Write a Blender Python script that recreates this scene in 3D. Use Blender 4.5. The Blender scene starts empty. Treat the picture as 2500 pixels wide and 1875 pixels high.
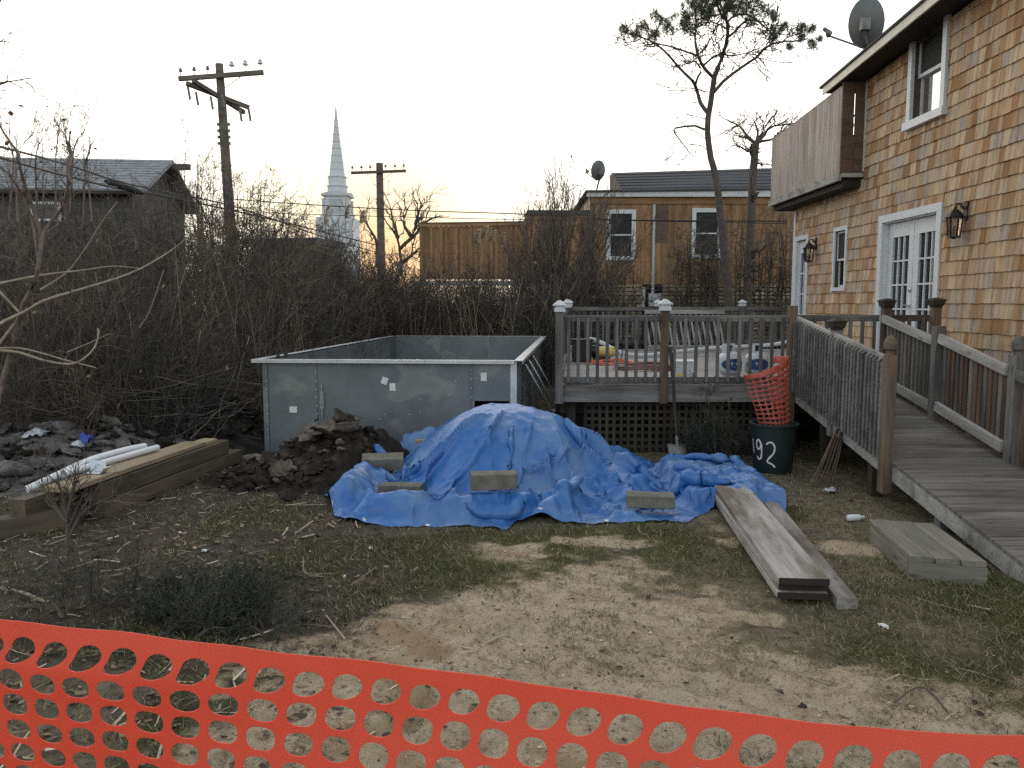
import bpy, math, random
import numpy as np
from mathutils import Vector, Matrix, Euler

# ------------------------------------------------------------------ camera, sky, sun, exposure
sc = bpy.context.scene
col = sc.collection
random.seed(7)
rng = np.random.default_rng(11)
EYE = 1.8
FPX = 1950.0                       # focal length in pixels of the 2500 px wide photograph
PITCH = math.atan((937.5 - 741) / FPX)
cam = bpy.data.objects.new('camera', bpy.data.cameras.new('camera'))
col.objects.link(cam)
cam.location = (0, 0, EYE)
cam.rotation_euler = (math.pi / 2 - PITCH, 0, 0)
cam.data.sensor_width = 36.0
cam.data.lens = 36.0 * FPX / 2500.0
cam.data.clip_start = 0.05
cam.data.clip_end = 3000
sc.camera = cam

SUN_EL, SUN_AZ = math.radians(4.0), math.radians(-9.0)      # azimuth measured from +Y towards +X
w = bpy.data.worlds.new('World')
sc.world = w
w.use_nodes = True
nt = w.node_tree
bg = nt.nodes['Background']
sky = nt.nodes.new('ShaderNodeTexSky')
sky.sky_type = 'NISHITA'
sky.sun_disc = False
sky.sun_elevation = SUN_EL
sky.sun_rotation = SUN_AZ
sky.altitude = 0
sky.air_density = 1.0
sky.dust_density = 4.0
sky.ozone_density = 1.0
hs = nt.nodes.new('ShaderNodeHueSaturation')
hs.inputs['Saturation'].default_value = 0.42
nt.links.new(sky.outputs[0], hs.inputs['Color'])
# warm sunset glow low around the sun
geo = nt.nodes.new('ShaderNodeTexCoord')
dt = nt.nodes.new('ShaderNodeVectorMath'); dt.operation = 'DOT_PRODUCT'
nt.links.new(geo.outputs['Generated'], dt.inputs[0])
gl = (math.sin(SUN_AZ), math.cos(SUN_AZ), 0.035)
dt.inputs[1].default_value = tuple(q / math.sqrt(sum(k * k for k in gl)) for q in gl)
rp = nt.nodes.new('ShaderNodeValToRGB')
for _ in range(4): rp.color_ramp.elements.new(.5)
for e, (po, c_, al) in zip(rp.color_ramp.elements, [(.35, (1.9, 1.9, 1.9), 0), (.80, (2.1, 2.08, 2.0), .85), (.965, (2.1, 2.02, 1.75), 1), (.990, (1.75, 1.55, 1.12), 1), (.9965, (1.5, 1.18, .80), 1), (.9994, (1.38, .86, .42), 1)]):
    e.position = po; e.color = (c_[0], c_[1], c_[2], al)
nt.links.new(dt.outputs['Value'], rp.inputs[0])
mg = nt.nodes.new('ShaderNodeMix'); mg.data_type = 'RGBA'
nt.links.new(rp.outputs['Alpha'], mg.inputs[0]); nt.links.new(hs.outputs[0], mg.inputs[6]); nt.links.new(rp.outputs['Color'], mg.inputs[7])
nt.links.new(mg.outputs[2], bg.inputs[0])
bg.inputs[1].default_value = 0.15
sun = bpy.data.objects.new('sun', bpy.data.lights.new('sun', 'SUN'))
col.objects.link(sun)
sun.data.energy = 0.15
sun.data.angle = math.radians(10)
sun.data.color = (1.0, 0.72, 0.45)
sd = Vector((math.sin(SUN_AZ) * math.cos(SUN_EL), math.cos(SUN_AZ) * math.cos(SUN_EL), math.sin(SUN_EL)))
sun.rotation_euler = sd.to_track_quat('Z', 'Y').to_euler()
sc.view_settings.view_transform = 'Standard'
sc.view_settings.look = 'None'
sc.view_settings.gamma = 1
sc.view_settings.use_curve_mapping = False
sc.view_settings.exposure = 2.65
sc.render.engine = 'CYCLES'
sc.cycles.max_bounces = 6
sc.cycles.transparent_max_bounces = 6
sc.cycles.use_denoising = False
sc.cycles.use_adaptive_sampling = False
sc.cycles.caustics_reflective = False
sc.cycles.caustics_refractive = False

# ------------------------------------------------------------------ measuring: where a point seen in the photograph stands in the yard
_cp, _sp = math.cos(PITCH), math.sin(PITCH)
def at(u, v, x=None, y=None, z=None):
    a, b = (u - 1250) / FPX, (937.5 - v) / FPX
    d = (a, _cp + b * _sp, -_sp + b * _cp)
    t = x / d[0] if x is not None else y / d[1] if y is not None else (z - EYE) / d[2]
    return Vector((d[0] * t, d[1] * t, EYE + d[2] * t))
def pix(p):
    dy, dz = p[1], p[2] - EYE
    fwd = dy * _cp - dz * _sp
    up = dy * _sp + dz * _cp
    return 1250 + FPX * p[0] / max(fwd, .01), 937.5 - FPX * up / max(fwd, .01)
def crop(x0, y0, wd):
    k = wd / 2212.0
    return lambda X, Y, **q: at(x0 + X * k, y0 + Y * k, **q)
OV = crop(0, 0, 2500)

# ------------------------------------------------------------------ numpy noise
_perm = np.random.default_rng(5).permutation(512)
_val = np.random.default_rng(6).uniform(-1, 1, 1024)
def vnoise(x, y):
    x = np.asarray(x, float); y = np.asarray(y, float)
    xi = np.floor(x).astype(int); yi = np.floor(y).astype(int)
    fx = x - xi; fy = y - yi
    fx = fx * fx * fx * (fx * (fx * 6 - 15) + 10); fy = fy * fy * fy * (fy * (fy * 6 - 15) + 10)
    def h(i, j): return _val[(_perm[(i & 511)] + _perm[((j + 57) & 511)] * 3) & 1023]
    a = h(xi, yi) * (1 - fx) + h(xi + 1, yi) * fx
    b = h(xi, yi + 1) * (1 - fx) + h(xi + 1, yi + 1) * fx
    return a * (1 - fy) + b * fy
def fbm(x, y, o=4, g=.5):
    s, a, t = 0, 1.0, 0
    for i in range(o):
        s = s + a * vnoise(x * 2 ** i + 13.7 * i, y * 2 ** i - 7.3 * i); t += a; a *= g
    return s / t
def ridge(x, y, o=4):
    s, a, t = 0, 1.0, 0
    for i in range(o):
        s = s + a * (1 - np.abs(vnoise(x * 2 ** i + 3.1 * i, y * 2 ** i + 9.7 * i))) ** 2; t += a; a *= .5
    return s / t
def sstep(a, b, x):
    t = np.clip((x - a) / (b - a), 0, 1); return t * t * (3 - 2 * t)

# ------------------------------------------------------------------ objects, parts, tags
def tag(o, label=None, cat=None, group=None, kind=None):
    if label: o['label'] = label
    if cat: o['category'] = cat
    if group: o['group'] = group
    if kind: o['kind'] = kind
    return o
def thing(name, label, cat, loc=(0, 0, 0), group=None):
    o = bpy.data.objects.new(name, None)
    col.objects.link(o)
    o.location = loc
    o.empty_display_size = .2
    return tag(o, label, cat, group)
def world_loc(o):
    l = Vector(o.location)
    while o.parent: o = o.parent; l = l + o.location
    return l
def put(name, me, m=None, parent=None, mw=None, label=None):
    o = bpy.data.objects.new(name, me)
    if m is not None and not me.materials: me.materials.append(m)
    if mw is None: mw = Matrix.Identity(4)
    if parent is not None:
        o.parent = parent
        pm = WM.get(parent.name) or Matrix.Translation(world_loc(parent))
        o.matrix_basis = pm.inverted() @ mw
    else:
        o.matrix_basis = mw
    col.objects.link(o)
    WM[o.name] = mw
    if label: o['label'] = label
    return o
WM = {}
def arr_mesh(name, V, F, m=None, smooth=False, attrs=None):
    V = np.ascontiguousarray(V, dtype=np.float32)
    me = bpy.data.meshes.new(name)
    F = np.asarray(F, dtype=np.int32)
    k = F.shape[1]
    me.vertices.add(len(V)); me.vertices.foreach_set('co', V.ravel())
    me.loops.add(F.size); me.loops.foreach_set('vertex_index', F.ravel())
    me.polygons.add(len(F)); me.polygons.foreach_set('loop_start', np.arange(0, F.size, k, dtype=np.int32))
    me.polygons.foreach_set('loop_total', np.full(len(F), k, dtype=np.int32))
    me.update(calc_edges=True)
    if not smooth: me.shade_flat()
    for an, arr in (attrs or {}).items():
        if arr.ndim == 2:
            a = me.attributes.new(an, 'FLOAT_COLOR', 'POINT')
            a.data.foreach_set('color', np.c_[arr, np.ones(len(arr))].astype(np.float32).ravel())
        else:
            a = me.attributes.new(an, 'FLOAT', 'POINT'); a.data.foreach_set('value', arr.astype(np.float32))
    if m: me.materials.append(m)
    return me

class MB:
    def __init__(s): s.v, s.f = [], []
    def poly(s, pts, faces):
        b = len(s.v); s.v += [tuple(p) for p in pts]; s.f += [tuple(b + i for i in q) for q in faces]; return s
    def hexa(s, p):
        return s.poly(p, [(0, 3, 2, 1), (4, 5, 6, 7), (0, 1, 5, 4), (1, 2, 6, 5), (2, 3, 7, 6), (3, 0, 4, 7)])
    def box(s, x0, x1, y0, y1, z0, z1):
        return s.hexa([(x0, y0, z0), (x1, y0, z0), (x1, y1, z0), (x0, y1, z0), (x0, y0, z1), (x1, y0, z1), (x1, y1, z1), (x0, y1, z1)])
    def bar(s, a, b, wd, th, up=(0, 0, 1)):
        M = frame(a, b, up); L = (Vector(b) - Vector(a)).length
        pts = [(x, y, z) for z in (-th / 2, th / 2) for x, y in ((0, -wd / 2), (L, -wd / 2), (L, wd / 2), (0, wd / 2))]
        return s.hexa([M @ Vector(p) for p in pts])
    def tube(s, pts, r, n=8, cap=True):
        pts = [Vector(p) for p in pts]; K = len(pts)
        rr = r if isinstance(r, (list, tuple)) else [r] * K
        prev = None; b0 = len(s.v)
        for i, p in enumerate(pts):
            t = (pts[min(i + 1, K - 1)] - pts[max(i - 1, 0)]).normalized()
            if prev is None:
                prev = t.orthogonal().normalized()
            nn = (prev - t * prev.dot(t)).normalized(); prev = nn
            bb = t.cross(nn)
            for k in range(n):
                an = 2 * math.pi * k / n
                s.v.append(tuple(p + (nn * math.cos(an) + bb * math.sin(an)) * rr[i]))
        for i in range(K - 1):
            for k in range(n):
                a = b0 + i * n + k; c = b0 + i * n + (k + 1) % n
                s.f.append((a, c, c + n, a + n))
        if cap:
            s.f.append(tuple(b0 + k for k in reversed(range(n)))); s.f.append(tuple(b0 + (K - 1) * n + k for k in range(n)))
        return s
    def lathe(s, prof, n=24, c=(0, 0, 0), M=None, cap=(True, True), ph=0):
        b0 = len(s.v); M = M or Matrix.Translation(Vector(c))
        for r, z in prof:
            for k in range(n):
                a = 2 * math.pi * k / n + ph
                s.v.append(tuple(M @ Vector((r * math.cos(a), r * math.sin(a), z))))
        for i in range(len(prof) - 1):
            for k in range(n):
                a = b0 + i * n + k; d = b0 + i * n + (k + 1) % n
                s.f.append((a, d, d + n, a + n))
        if cap[0]: s.f.append(tuple(b0 + k for k in reversed(range(n))))
        if cap[1]: s.f.append(tuple(b0 + (len(prof) - 1) * n + k for k in range(n)))
        return s
    def mesh(s, name, m=None, smooth=False):
        me = bpy.data.meshes.new(name); me.from_pydata(s.v, [], s.f); me.update()
        if smooth:
            me.polygons.foreach_set('use_smooth', np.ones(len(s.f), dtype=bool))
        if m: me.materials.append(m)
        return me
    def build(s, name, m, parent=None, smooth=False, label=None):
        """vertices are world coordinates; the object sits at their centre"""
        c = sum((Vector(q) for q in s.v), Vector()) / len(s.v)
        s.v = [tuple(Vector(q) - c) for q in s.v]
        o = put(name, s.mesh(name, m, smooth), None, parent, Matrix.Translation(c), label)
        if smooth:
            me = o.data
            if hasattr(me, 'set_sharp_from_angle'): me.set_sharp_from_angle(angle=math.radians(40))
        return o
def frame(a, b, up=(0, 0, 1)):
    a, b = Vector(a), Vector(b); X = (b - a).normalized(); up = Vector(up)
    Y = up.cross(X)
    if Y.length < 1e-4: Y = Vector((0, 1, 0)).cross(X)
    Y.normalize(); Z = X.cross(Y)
    return Matrix(((X.x, Y.x, Z.x, a.x), (X.y, Y.y, Z.y, a.y), (X.z, Y.z, Z.z, a.z), (0, 0, 0, 1)))
_bc = {}
def board_mesh(L, wd, th, m, nm, bev=.004):
    key = (round(L, 3), round(wd, 4), round(th, 4), m.name, nm)
    if key not in _bc:
        e = min(bev, wd * .2, th * .2); w2, t2 = wd / 2, th / 2
        ring = [(-w2 + e, -t2), (w2 - e, -t2), (w2, -t2 + e), (w2, t2 - e), (w2 - e, t2), (-w2 + e, t2), (-w2, t2 - e), (-w2, -t2 + e)]
        V = [(x, y, z) for x in (0, key[0]) for y, z in ring]
        F = [(i, (i + 1) % 8, 8 + (i + 1) % 8, 8 + i) for i in range(8)] + [tuple(reversed(range(8))), tuple(range(8, 16))]
        F = [tuple(reversed(q)) for q in F] if False else F
        me = bpy.data.meshes.new(nm); me.from_pydata(V, [], F); me.update(); me.materials.append(m)
        _bc[key] = me
    return _bc[key]
def board(name, a, b, wd, th, m, parent=None, up=(0, 0, 1), label=None):
    """a sawn board from a to b: wd across, th along up"""
    L = (Vector(b) - Vector(a)).length
    return put(name, board_mesh(L, wd, th, m, name), None, parent, frame(a, b, up), label)

# ------------------------------------------------------------------ branches
def tubes(P, R, n=3):
    P = np.asarray(P, float); N, K, _ = P.shape
    T = np.gradient(P, axis=1); T /= np.linalg.norm(T, axis=2, keepdims=True) + 1e-9
    ref = np.where(np.abs(T[..., 2:3]) > .9, np.array([1., 0, 0]), np.array([0, 0, 1.]))
    A = np.cross(T, ref); A /= np.linalg.norm(A, axis=2, keepdims=True) + 1e-9
    B = np.cross(T, A)
    an = np.arange(n) * 2 * np.pi / n
    V = P[:, :, None, :] + R[:, :, None, None] * (A[:, :, None, :] * np.cos(an)[None, None, :, None] + B[:, :, None, :] * np.sin(an)[None, None, :, None])
    idx = np.arange(N * K * n).reshape(N, K, n)
    a = idx[:, :-1, :]; b = np.roll(a, -1, axis=2); c = idx[:, 1:, :]; d = np.roll(c, -1, axis=2)
    F = np.stack([a, b, d, c], -1).reshape(-1, 4)
    return V.reshape(-1, 3), F
def merge(parts):
    V, F, o = [], [], 0
    for v, f in parts:
        V.append(v); F.append(f + o); o += len(v)
    return np.concatenate(V), np.concatenate(F)
def resample(pts, K):
    pts = np.asarray([tuple(p) for p in pts], float)
    # smooth Catmull-Rom through the given points
    n = len(pts)
    if n > 2:
        ex = np.vstack([2 * pts[0] - pts[1], pts, 2 * pts[-1] - pts[-2]])
        out = []
        for i in range(n - 1):
            p0, p1, p2, p3 = ex[i:i + 4]
            for t in np.linspace(0, 1, 8, endpoint=False):
                out.append(.5 * (2 * p1 + (p2 - p0) * t + (2 * p0 - 5 * p1 + 4 * p2 - p3) * t * t + (3 * p1 - p0 - 3 * p2 + p3) * t ** 3))
        pts = np.array(out + [pts[-1]])
    d = np.r_[0, np.cumsum(np.linalg.norm(np.diff(pts, axis=0), axis=1))]
    s = np.linspace(0, d[-1], K)
    return np.stack([np.interp(s, d, pts[:, i]) for i in range(3)], 1)
def sprout(P, R, per, lo, hi, ang, up, K, rg, t0=.2, t1=1.0, rs=.6, wig=.06, endr=.35):
    """children branches of the polylines P (N,K0,3)"""
    N, K0, _ = P.shape
    pi = np.repeat(np.arange(N), per); C = len(pi)
    t = rg.uniform(t0, t1, C) * (K0 - 1); i = np.minimum(t.astype(int), K0 - 2); f = (t - i)[:, None]
    base = P[pi, i] * (1 - f) + P[pi, i + 1] * f
    tan = P[pi, i + 1] - P[pi, i]; tan /= np.linalg.norm(tan, axis=1, keepdims=True) + 1e-9
    rnd = rg.normal(size=(C, 3)); rnd -= tan * np.sum(rnd * tan, 1, keepdims=True); rnd /= np.linalg.norm(rnd, axis=1, keepdims=True) + 1e-9
    a = rg.uniform(ang * .5, ang * 1.4, C)[:, None]
    d = tan * np.cos(a) + rnd * np.sin(a); d[:, 2] += up; d /= np.linalg.norm(d, axis=1, keepdims=True)
    L = rg.uniform(lo, hi, C)[:, None]
    s = np.linspace(0, 1, K)
    bend = rg.normal(size=(C, 3)) * .25; bend[:, 2] += up * .4
    Q = base[:, None, :] + d[:, None, :] * (L * s)[:, :, None] + bend[:, None, :] * (L * s ** 2 * .6)[:, :, None]
    Q[:, 1:] += rg.normal(size=(C, K - 1, 3)) * wig * L[:, :, None]
    r0 = (R[pi, i] * rs)[:, None]
    RR = r0 * (1 - (1 - endr) * s)[None]
    return Q, RR
def lines(pls, K, r0, r1):
    P = np.stack([resample(p, K) for p in pls])
    r0 = np.broadcast_to(np.asarray(r0, float), (len(pls),)); r1 = np.broadcast_to(np.asarray(r1, float), (len(pls),))
    s = np.linspace(0, 1, K)
    return P, r0[:, None] * (1 - s) + r1[:, None] * s

# ------------------------------------------------------------------ materials
def newmat(name):
    m = bpy.data.materials.new(name); m.use_nodes = True
    return m, m.node_tree, m.node_tree.nodes['Principled BSDF']
def nd(t, typ, **kw):
    n = t.nodes.new('ShaderNode' + typ)
    for k, v in kw.items():
        if k.startswith('_'): setattr(n, k[1:], v)
        else: n.inputs[k.replace('0', ' ')].default_value = v
    return n
def ramp(t, fac, stops):
    r = t.nodes.new('ShaderNodeValToRGB')
    while len(r.color_ramp.elements) < len(stops): r.color_ramp.elements.new(.5)
    for e, (p, c) in zip(r.color_ramp.elements, stops):
        e.position = p; e.color = (*c, 1) if len(c) == 3 else c
    t.links.new(fac, r.inputs[0]); return r.outputs[0]
def mixc(t, fac, a, b, mode='MIX'):
    n = t.nodes.new('ShaderNodeMix'); n.data_type = 'RGBA'; n.blend_type = mode
    for inp, val in ((n.inputs[0], fac), (n.inputs[6], a), (n.inputs[7], b)):
        if hasattr(val, 'is_linked') or hasattr(val, 'links'): t.links.new(val, inp)
        else: inp.default_value = (*val, 1) if isinstance(val, (tuple, list)) and len(val) == 3 else val
    return n.outputs[2]
def coords(t, scale=(1, 1, 1), rand=True, gen='Object'):
    tc = nd(t, 'TexCoord'); mp = nd(t, 'Mapping'); mp.inputs['Scale'].default_value = scale
    src = tc.outputs[gen]
    if rand:
        oi = nd(t, 'ObjectInfo'); vm = nd(t, 'VectorMath'); vm.operation = 'MULTIPLY_ADD'
        cb = nd(t, 'CombineXYZ')
        for i in range(3): t.links.new(oi.outputs['Random'], cb.inputs[i])
        t.links.new(cb.outputs[0], vm.inputs[0]); vm.inputs[1].default_value = (31, 17, 23); t.links.new(src, vm.inputs[2])
        src = vm.outputs[0]
    t.links.new(src, mp.inputs[0]); return mp.outputs[0]
def noise(t, vec, scale, detail=6, rough=.6):
    n = nd(t, 'TexNoise'); n.inputs['Scale'].default_value = scale; n.inputs['Detail'].default_value = detail; n.inputs['Roughness'].default_value = rough
    t.links.new(vec, n.inputs['Vector']); return n.outputs['Fac']
def bump(t, b, h, strength=.4, dist=.01):
    n = nd(t, 'Bump'); n.inputs['Strength'].default_value = strength; n.inputs['Distance'].default_value = dist
    t.links.new(h, n.inputs['Height']); t.links.new(n.outputs[0], b.inputs['Normal'])
def objvar(t, c, lo=.75, hi=1.25):
    oi = nd(t, 'ObjectInfo'); mr = nd(t, 'MapRange'); mr.inputs[3].default_value = lo; mr.inputs[4].default_value = hi
    t.links.new(oi.outputs['Random'], mr.inputs[0])
    h = nd(t, 'HueSaturation'); t.links.new(mr.outputs[0], h.inputs['Value']); t.links.new(c, h.inputs['Color'])
    return h.outputs[0]
def wood(name, dark, light, rough=.75, var=(.75, 1.2), blot=None, grain=(2.0, 38, 38), spec=.3, bs=.35, bl=(.45, .75)):
    m, t, b = newmat(name)
    n1 = noise(t, coords(t, grain), 1.0, 8, .65)
    c = ramp(t, n1, [(.3, dark), (.7, light)])
    n2 = noise(t, coords(t, (1.2, 5, 5)), 1.0, 4)
    c = mixc(t, ramp(t, n2, [(bl[0], (0, 0, 0)), (bl[1], (1, 1, 1))]), c, blot or tuple(x * .6 for x in dark))
    # knots
    vo = nd(t, 'TexVoronoi'); vo.inputs['Scale'].default_value = 1; t.links.new(coords(t, (2.2, 9, 9)), vo.inputs['Vector'])
    c = mixc(t, ramp(t, vo.outputs['Distance'], [(.05, (.8, .8, .8)), (.16, (0, 0, 0))]), c, tuple(x * .45 for x in dark))
    c = objvar(t, c, *var)
    t.links.new(c, b.inputs['Base Color']); b.inputs['Roughness'].default_value = rough; b.inputs['Specular IOR Level'].default_value = spec
    bump(t, b, n1, bs, .004)
    return m
def plain(name, c1, c2=None, rough=.6, scale=12, metal=0, bs=.15, bd=.004, spec=.4, var=None, detail=6, lo=.35, hi=.65):
    m, t, b = newmat(name)
    v = coords(t); n1 = noise(t, v, scale, detail)
    c = ramp(t, n1, [(lo, c1), (hi, c2 or tuple(x * 1.25 for x in c1))])
    if var: c = objvar(t, c, *var)
    t.links.new(c, b.inputs['Base Color']); b.inputs['Roughness'].default_value = rough; b.inputs['Metallic'].default_value = metal
    b.inputs['Specular IOR Level'].default_value = spec
    if bs: bump(t, b, noise(t, v, scale * 4, 4), bs, bd)
    return m
deck_wood = wood('weathered_deck_wood', (.095, .088, .084), (.235, .222, .212), var=(.65, 1.3))
deck_floor_wood = wood('grey_deck_floor_wood', (.20, .185, .172), (.38, .36, .345), rough=.5, var=(.85, 1.15))
ramp_wood = wood('grey_ramp_wood', (.115, .10, .09), (.26, .24, .222), var=(.82, 1.15), grain=(1.6, 30, 30))
rail_light = wood('bleached_rail_wood', (.27, .255, .235), (.46, .445, .42), var=(.85, 1.15), blot=(.14, .125, .11))
post_brown = wood('brown_post_wood', (.105, .07, .05), (.20, .145, .105))
dark_wood = wood('dark_brown_wood', (.035, .028, .022), (.085, .07, .055))  # darkest of the brown wood tones
timber_wood = wood('old_timber', (.075, .058, .04), (.155, .12, .085), blot=(.05, .045, .04))
new_wood = wood('new_lumber', (.27, .20, .125), (.44, .345, .225), var=(.9, 1.1), blot=(.21, .16, .105))
plank_wood = wood('bleached_plank', (.25, .225, .20), (.47, .44, .41), blot=(.15, .12, .095), var=(.9, 1.12), grain=(1.5, 22, 22), bl=(.42, .62))
step_wood = wood('weathered_step_wood', (.14, .13, .105), (.27, .25, .21), var=(.9, 1.1), blot=(.11, .115, .085))
balcony_wood = wood('silvered_cedar_board', (.35, .295, .26), (.52, .455, .41), var=(.85, 1.12), grain=(1.2, 26, 26))
brown_cedar = wood('aged_cedar_board', (.10, .066, .05), (.175, .12, .092))
orange_cedar = wood('orange_cedar_board', (.26, .142, .068), (.40, .245, .125), var=(.8, 1.15), grain=(.8, 10, 10))
skirt_wood = wood('pale_slat_wood', (.34, .26, .165), (.50, .40, .27), var=(.75, 1.1), grain=(.6, 20, 20))
pole_wood = wood('utility_pole_wood', (.10, .08, .065), (.20, .165, .14), grain=(.5, 14, 14))
white_paint = plain('white_trim_paint', (.62, .635, .66), (.69, .70, .72), .45, 6, bs=.05)
white_plastic = plain('white_plastic', (.66, .67, .69), (.76, .77, .78), .4, 8, bs=.05)
cap_white = plain('pale_post_cap', (.55, .56, .58), (.70, .71, .72), .4, 9)
black_metal = plain('black_lantern_metal', (.012, .012, .013), (.02, .02, .021), .4, 30)
dark_soffit = plain('dark_brown_soffit', (.02, .016, .013), (.035, .028, .023), .8, 5)
asphalt_shingle = plain('asphalt_shingle', (.045, .045, .048), (.10, .10, .105), .9, 22, bs=.5)
cream_paint = plain('cream_fascia_paint', (.58, .55, .47), (.68, .65, .56), .5, 5)
concrete = plain('grey_concrete_block', (.12, .11, .088), (.21, .195, .16), .9, 9, bs=.5, var=(.85, 1.1))
rust_iron = plain('worn_steel', (.11, .10, .095), (.23, .22, .21), .5, 10, metal=.5)
conduit_grey = plain('grey_conduit', (.42, .43, .44), (.55, .56, .57), .45, 10)
dish_grey = plain('grey_dish_paint', (.13, .135, .13), (.17, .175, .17), .5, 4, bs=.03)
church_white = plain('church_white_paint', (.60, .62, .65), (.66, .68, .71), .6, .8, bs=0)
church_line = plain('church_moulding_shade', (.53, .55, .58), (.58, .60, .63), .7, 1, bs=0)
cable_black = plain('black_cable', (.025, .024, .024), (.04, .038, .036), .6, 3, bs=0)
can_green = plain('dark_green_bin_plastic', (.012, .022, .021), (.022, .034, .032), .5, 7, bs=.1)
spray_white = plain('white_spray_paint', (.62, .64, .64), (.74, .75, .75), .8, 40)
twig_dark = plain('bare_twig_bark', (.07, .058, .05), (.15, .125, .105), .9, 2.2, bs=0)
twig_pale = plain('pale_reed_stalk', (.20, .165, .12), (.34, .28, .205), .9, 4, bs=0)
bark_pine = plain('pine_bark', (.075, .06, .052), (.15, .125, .11), .95, 14, bs=.8, bd=.02)
bark_red = plain('reddish_smooth_bark', (.10, .07, .06), (.20, .15, .125), .7, 18, bs=.3)
bark_tan = plain('tan_twig_bark', (.24, .19, .145), (.40, .33, .26), .75, 14, bs=.2)
needle_green = plain('pine_needle', (.045, .06, .035), (.09, .11, .065), .7, 3, bs=0)
juniper_green = plain('juniper_foliage', (.016, .028, .018), (.035, .052, .03), .75, 5, bs=0)
plume_mat = plain('reed_plume', (.45, .36, .26), (.60, .50, .38), .9, 20)
leaf_brown = plain('dead_leaf', (.20, .10, .045), (.30, .17, .08), .8, 20, bs=0)
hose_white = plain('white_hose', (.60, .62, .64), (.70, .72, .73), .45, 10)
cord_orange = plain('orange_cord', (.62, .13, .05), (.75, .19, .08), .5, 10)
hose_brown = plain('brown_hose', (.20, .095, .07), (.28, .14, .10), .5, 10)
tank_grey = plain('tank_grey_paint', (.50, .52, .54), (.60, .62, .63), .35, 8)
tank_blue = plain('tank_label_blue', (.02, .05, .16), (.03, .07, .22), .4, 8)
yellow_paint = plain('yellow_enamel', (.62, .48, .14), (.72, .58, .2), .45, 8)
label_paper = plain('white_label_paper', (.66, .67, .67), (.76, .76, .75), .7, 30)
glass_dark, _t, _b = newmat('dark_window_glass')
_b.inputs['Base Color'].default_value = (.012, .013, .015, 1); _b.inputs['Roughness'].default_value = .06; _b.inputs['Specular IOR Level'].default_value = .6
bump(_t, _b, noise(_t, coords(_t), 1.2, 1), .05, .01)
screen_mesh = plain('window_insect_screen', (.02, .021, .02), (.032, .033, .03), .8, 60)
glass_bright, _t, _b = newmat('reflective_window_glass')
_b.inputs['Base Color'].default_value = (.75, .74, .68, 1); _b.inputs['Roughness'].default_value = .05; _b.inputs['Metallic'].default_value = .9
lantern_glass, _t, _b = newmat('seeded_lantern_glass')
_b.inputs['Base Color'].default_value = (.70, .62, .46, 1); _b.inputs['Roughness'].default_value = .12; _b.inputs['Transmission Weight'].default_value = .85
bump(_t, _b, noise(_t, coords(_t), 60, 2), .3, .01)
def galv():
    m, t, b = newmat('galvanised_steel')
    v = coords(t); vo = nd(t, 'TexVoronoi'); vo.inputs['Scale'].default_value = 38; t.links.new(v, vo.inputs['Vector'])
    n1 = noise(t, v, 1.7, 8, .7)
    c = mixc(t, .03, ramp(t, n1, [(.3, (.12, .137, .15)), (.7, (.205, .228, .245))]), vo.outputs['Color'], 'SOFT_LIGHT')
    # old dry wash marks
    n3 = noise(t, coords(t, (1, 1, 1.6)), 1.1, 5, .5)
    c = mixc(t, ramp(t, n3, [(.56, (0, 0, 0)), (.60, (.55, .55, .55)), (.70, (.25, .25, .25))]), c, (.29, .305, .28))
    t.links.new(c, b.inputs['Base Color'])
    t.links.new(ramp(t, noise(t, v, 3, 6), [(.3, (.36, .36, .36)), (.7, (.58, .58, .58))]), b.inputs['Roughness'])
    b.inputs['Metallic'].default_value = .45
    bump(t, b, noise(t, v, 2.0, 2), .12, .03)
    return m
steel = galv()
steel_bright = plain('bright_steel_flange', (.52, .54, .56), (.66, .68, .70), .35, 9, metal=.5, bs=.05)
zinc = plain('zinc_hardware', (.5, .52, .54), (.62, .64, .66), .3, 20, metal=.7)
def shingle_mat(name, palette_attr='tint'):
    m, t, b = newmat(name)
    at_ = nd(t, 'Attribute'); at_.attribute_name = palette_attr
    g = nd(t, 'NewGeometry')
    mp = nd(t, 'Mapping'); mp.inputs['Scale'].default_value = (17, 17, .9); t.links.new(g.outputs['Position'], mp.inputs[0])
    n1 = noise(t, mp.outputs[0], 1, 5, .55)
    mp2 = nd(t, 'Mapping'); mp2.inputs['Scale'].default_value = (110, 110, 3.0); t.links.new(g.outputs['Position'], mp2.inputs[0])
    n2 = noise(t, mp2.outputs[0], 1, 4, .6)
    c = mixc(t, ramp(t, n1, [(.44, (0, 0, 0)), (.64, (.6, .6, .6))]), at_.outputs['Color'], (.25, .12, .048))
    n3 = noise(t, g.outputs['Position'], .9, 4)
    c = mixc(t, ramp(t, n3, [(.5, (0, 0, 0)), (.8, (.6, .6, .6))]), c, (.36, .31, .26))
    c = mixc(t, .35, c, ramp(t, n2, [(.3, (.28, .28, .28)), (.7, (.72, .72, .72))]), 'OVERLAY')
    t.links.new(c, b.inputs['Base Color']); b.inputs['Roughness'].default_value = .8; b.inputs['Specular IOR Level'].default_value = .2
    bump(t, b, n2, .35, .003)
    return m
cedar_shingle = shingle_mat('cedar_shingle')
grey_shingle = plain('grey_weathered_shingle', (.06, .056, .05), (.13, .12, .108), .9, 3, bs=.3)
roof_grey = plain('grey_roof_shingle', (.17, .18, .19), (.30, .31, .32), .85, 4, bs=.4)
def attr_mat(name, rough=.85, trans=0, mul=1.0, nscale=0):
    m, t, b = newmat(name)
    a = nd(t, 'Attribute'); a.attribute_name = 'tint'
    c = a.outputs['Color']
    t.links.new(c, b.inputs['Base Color']); b.inputs['Roughness'].default_value = rough; b.inputs['Specular IOR Level'].default_value = .15
    return m
grass_mat = attr_mat('grass_blade')
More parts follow.
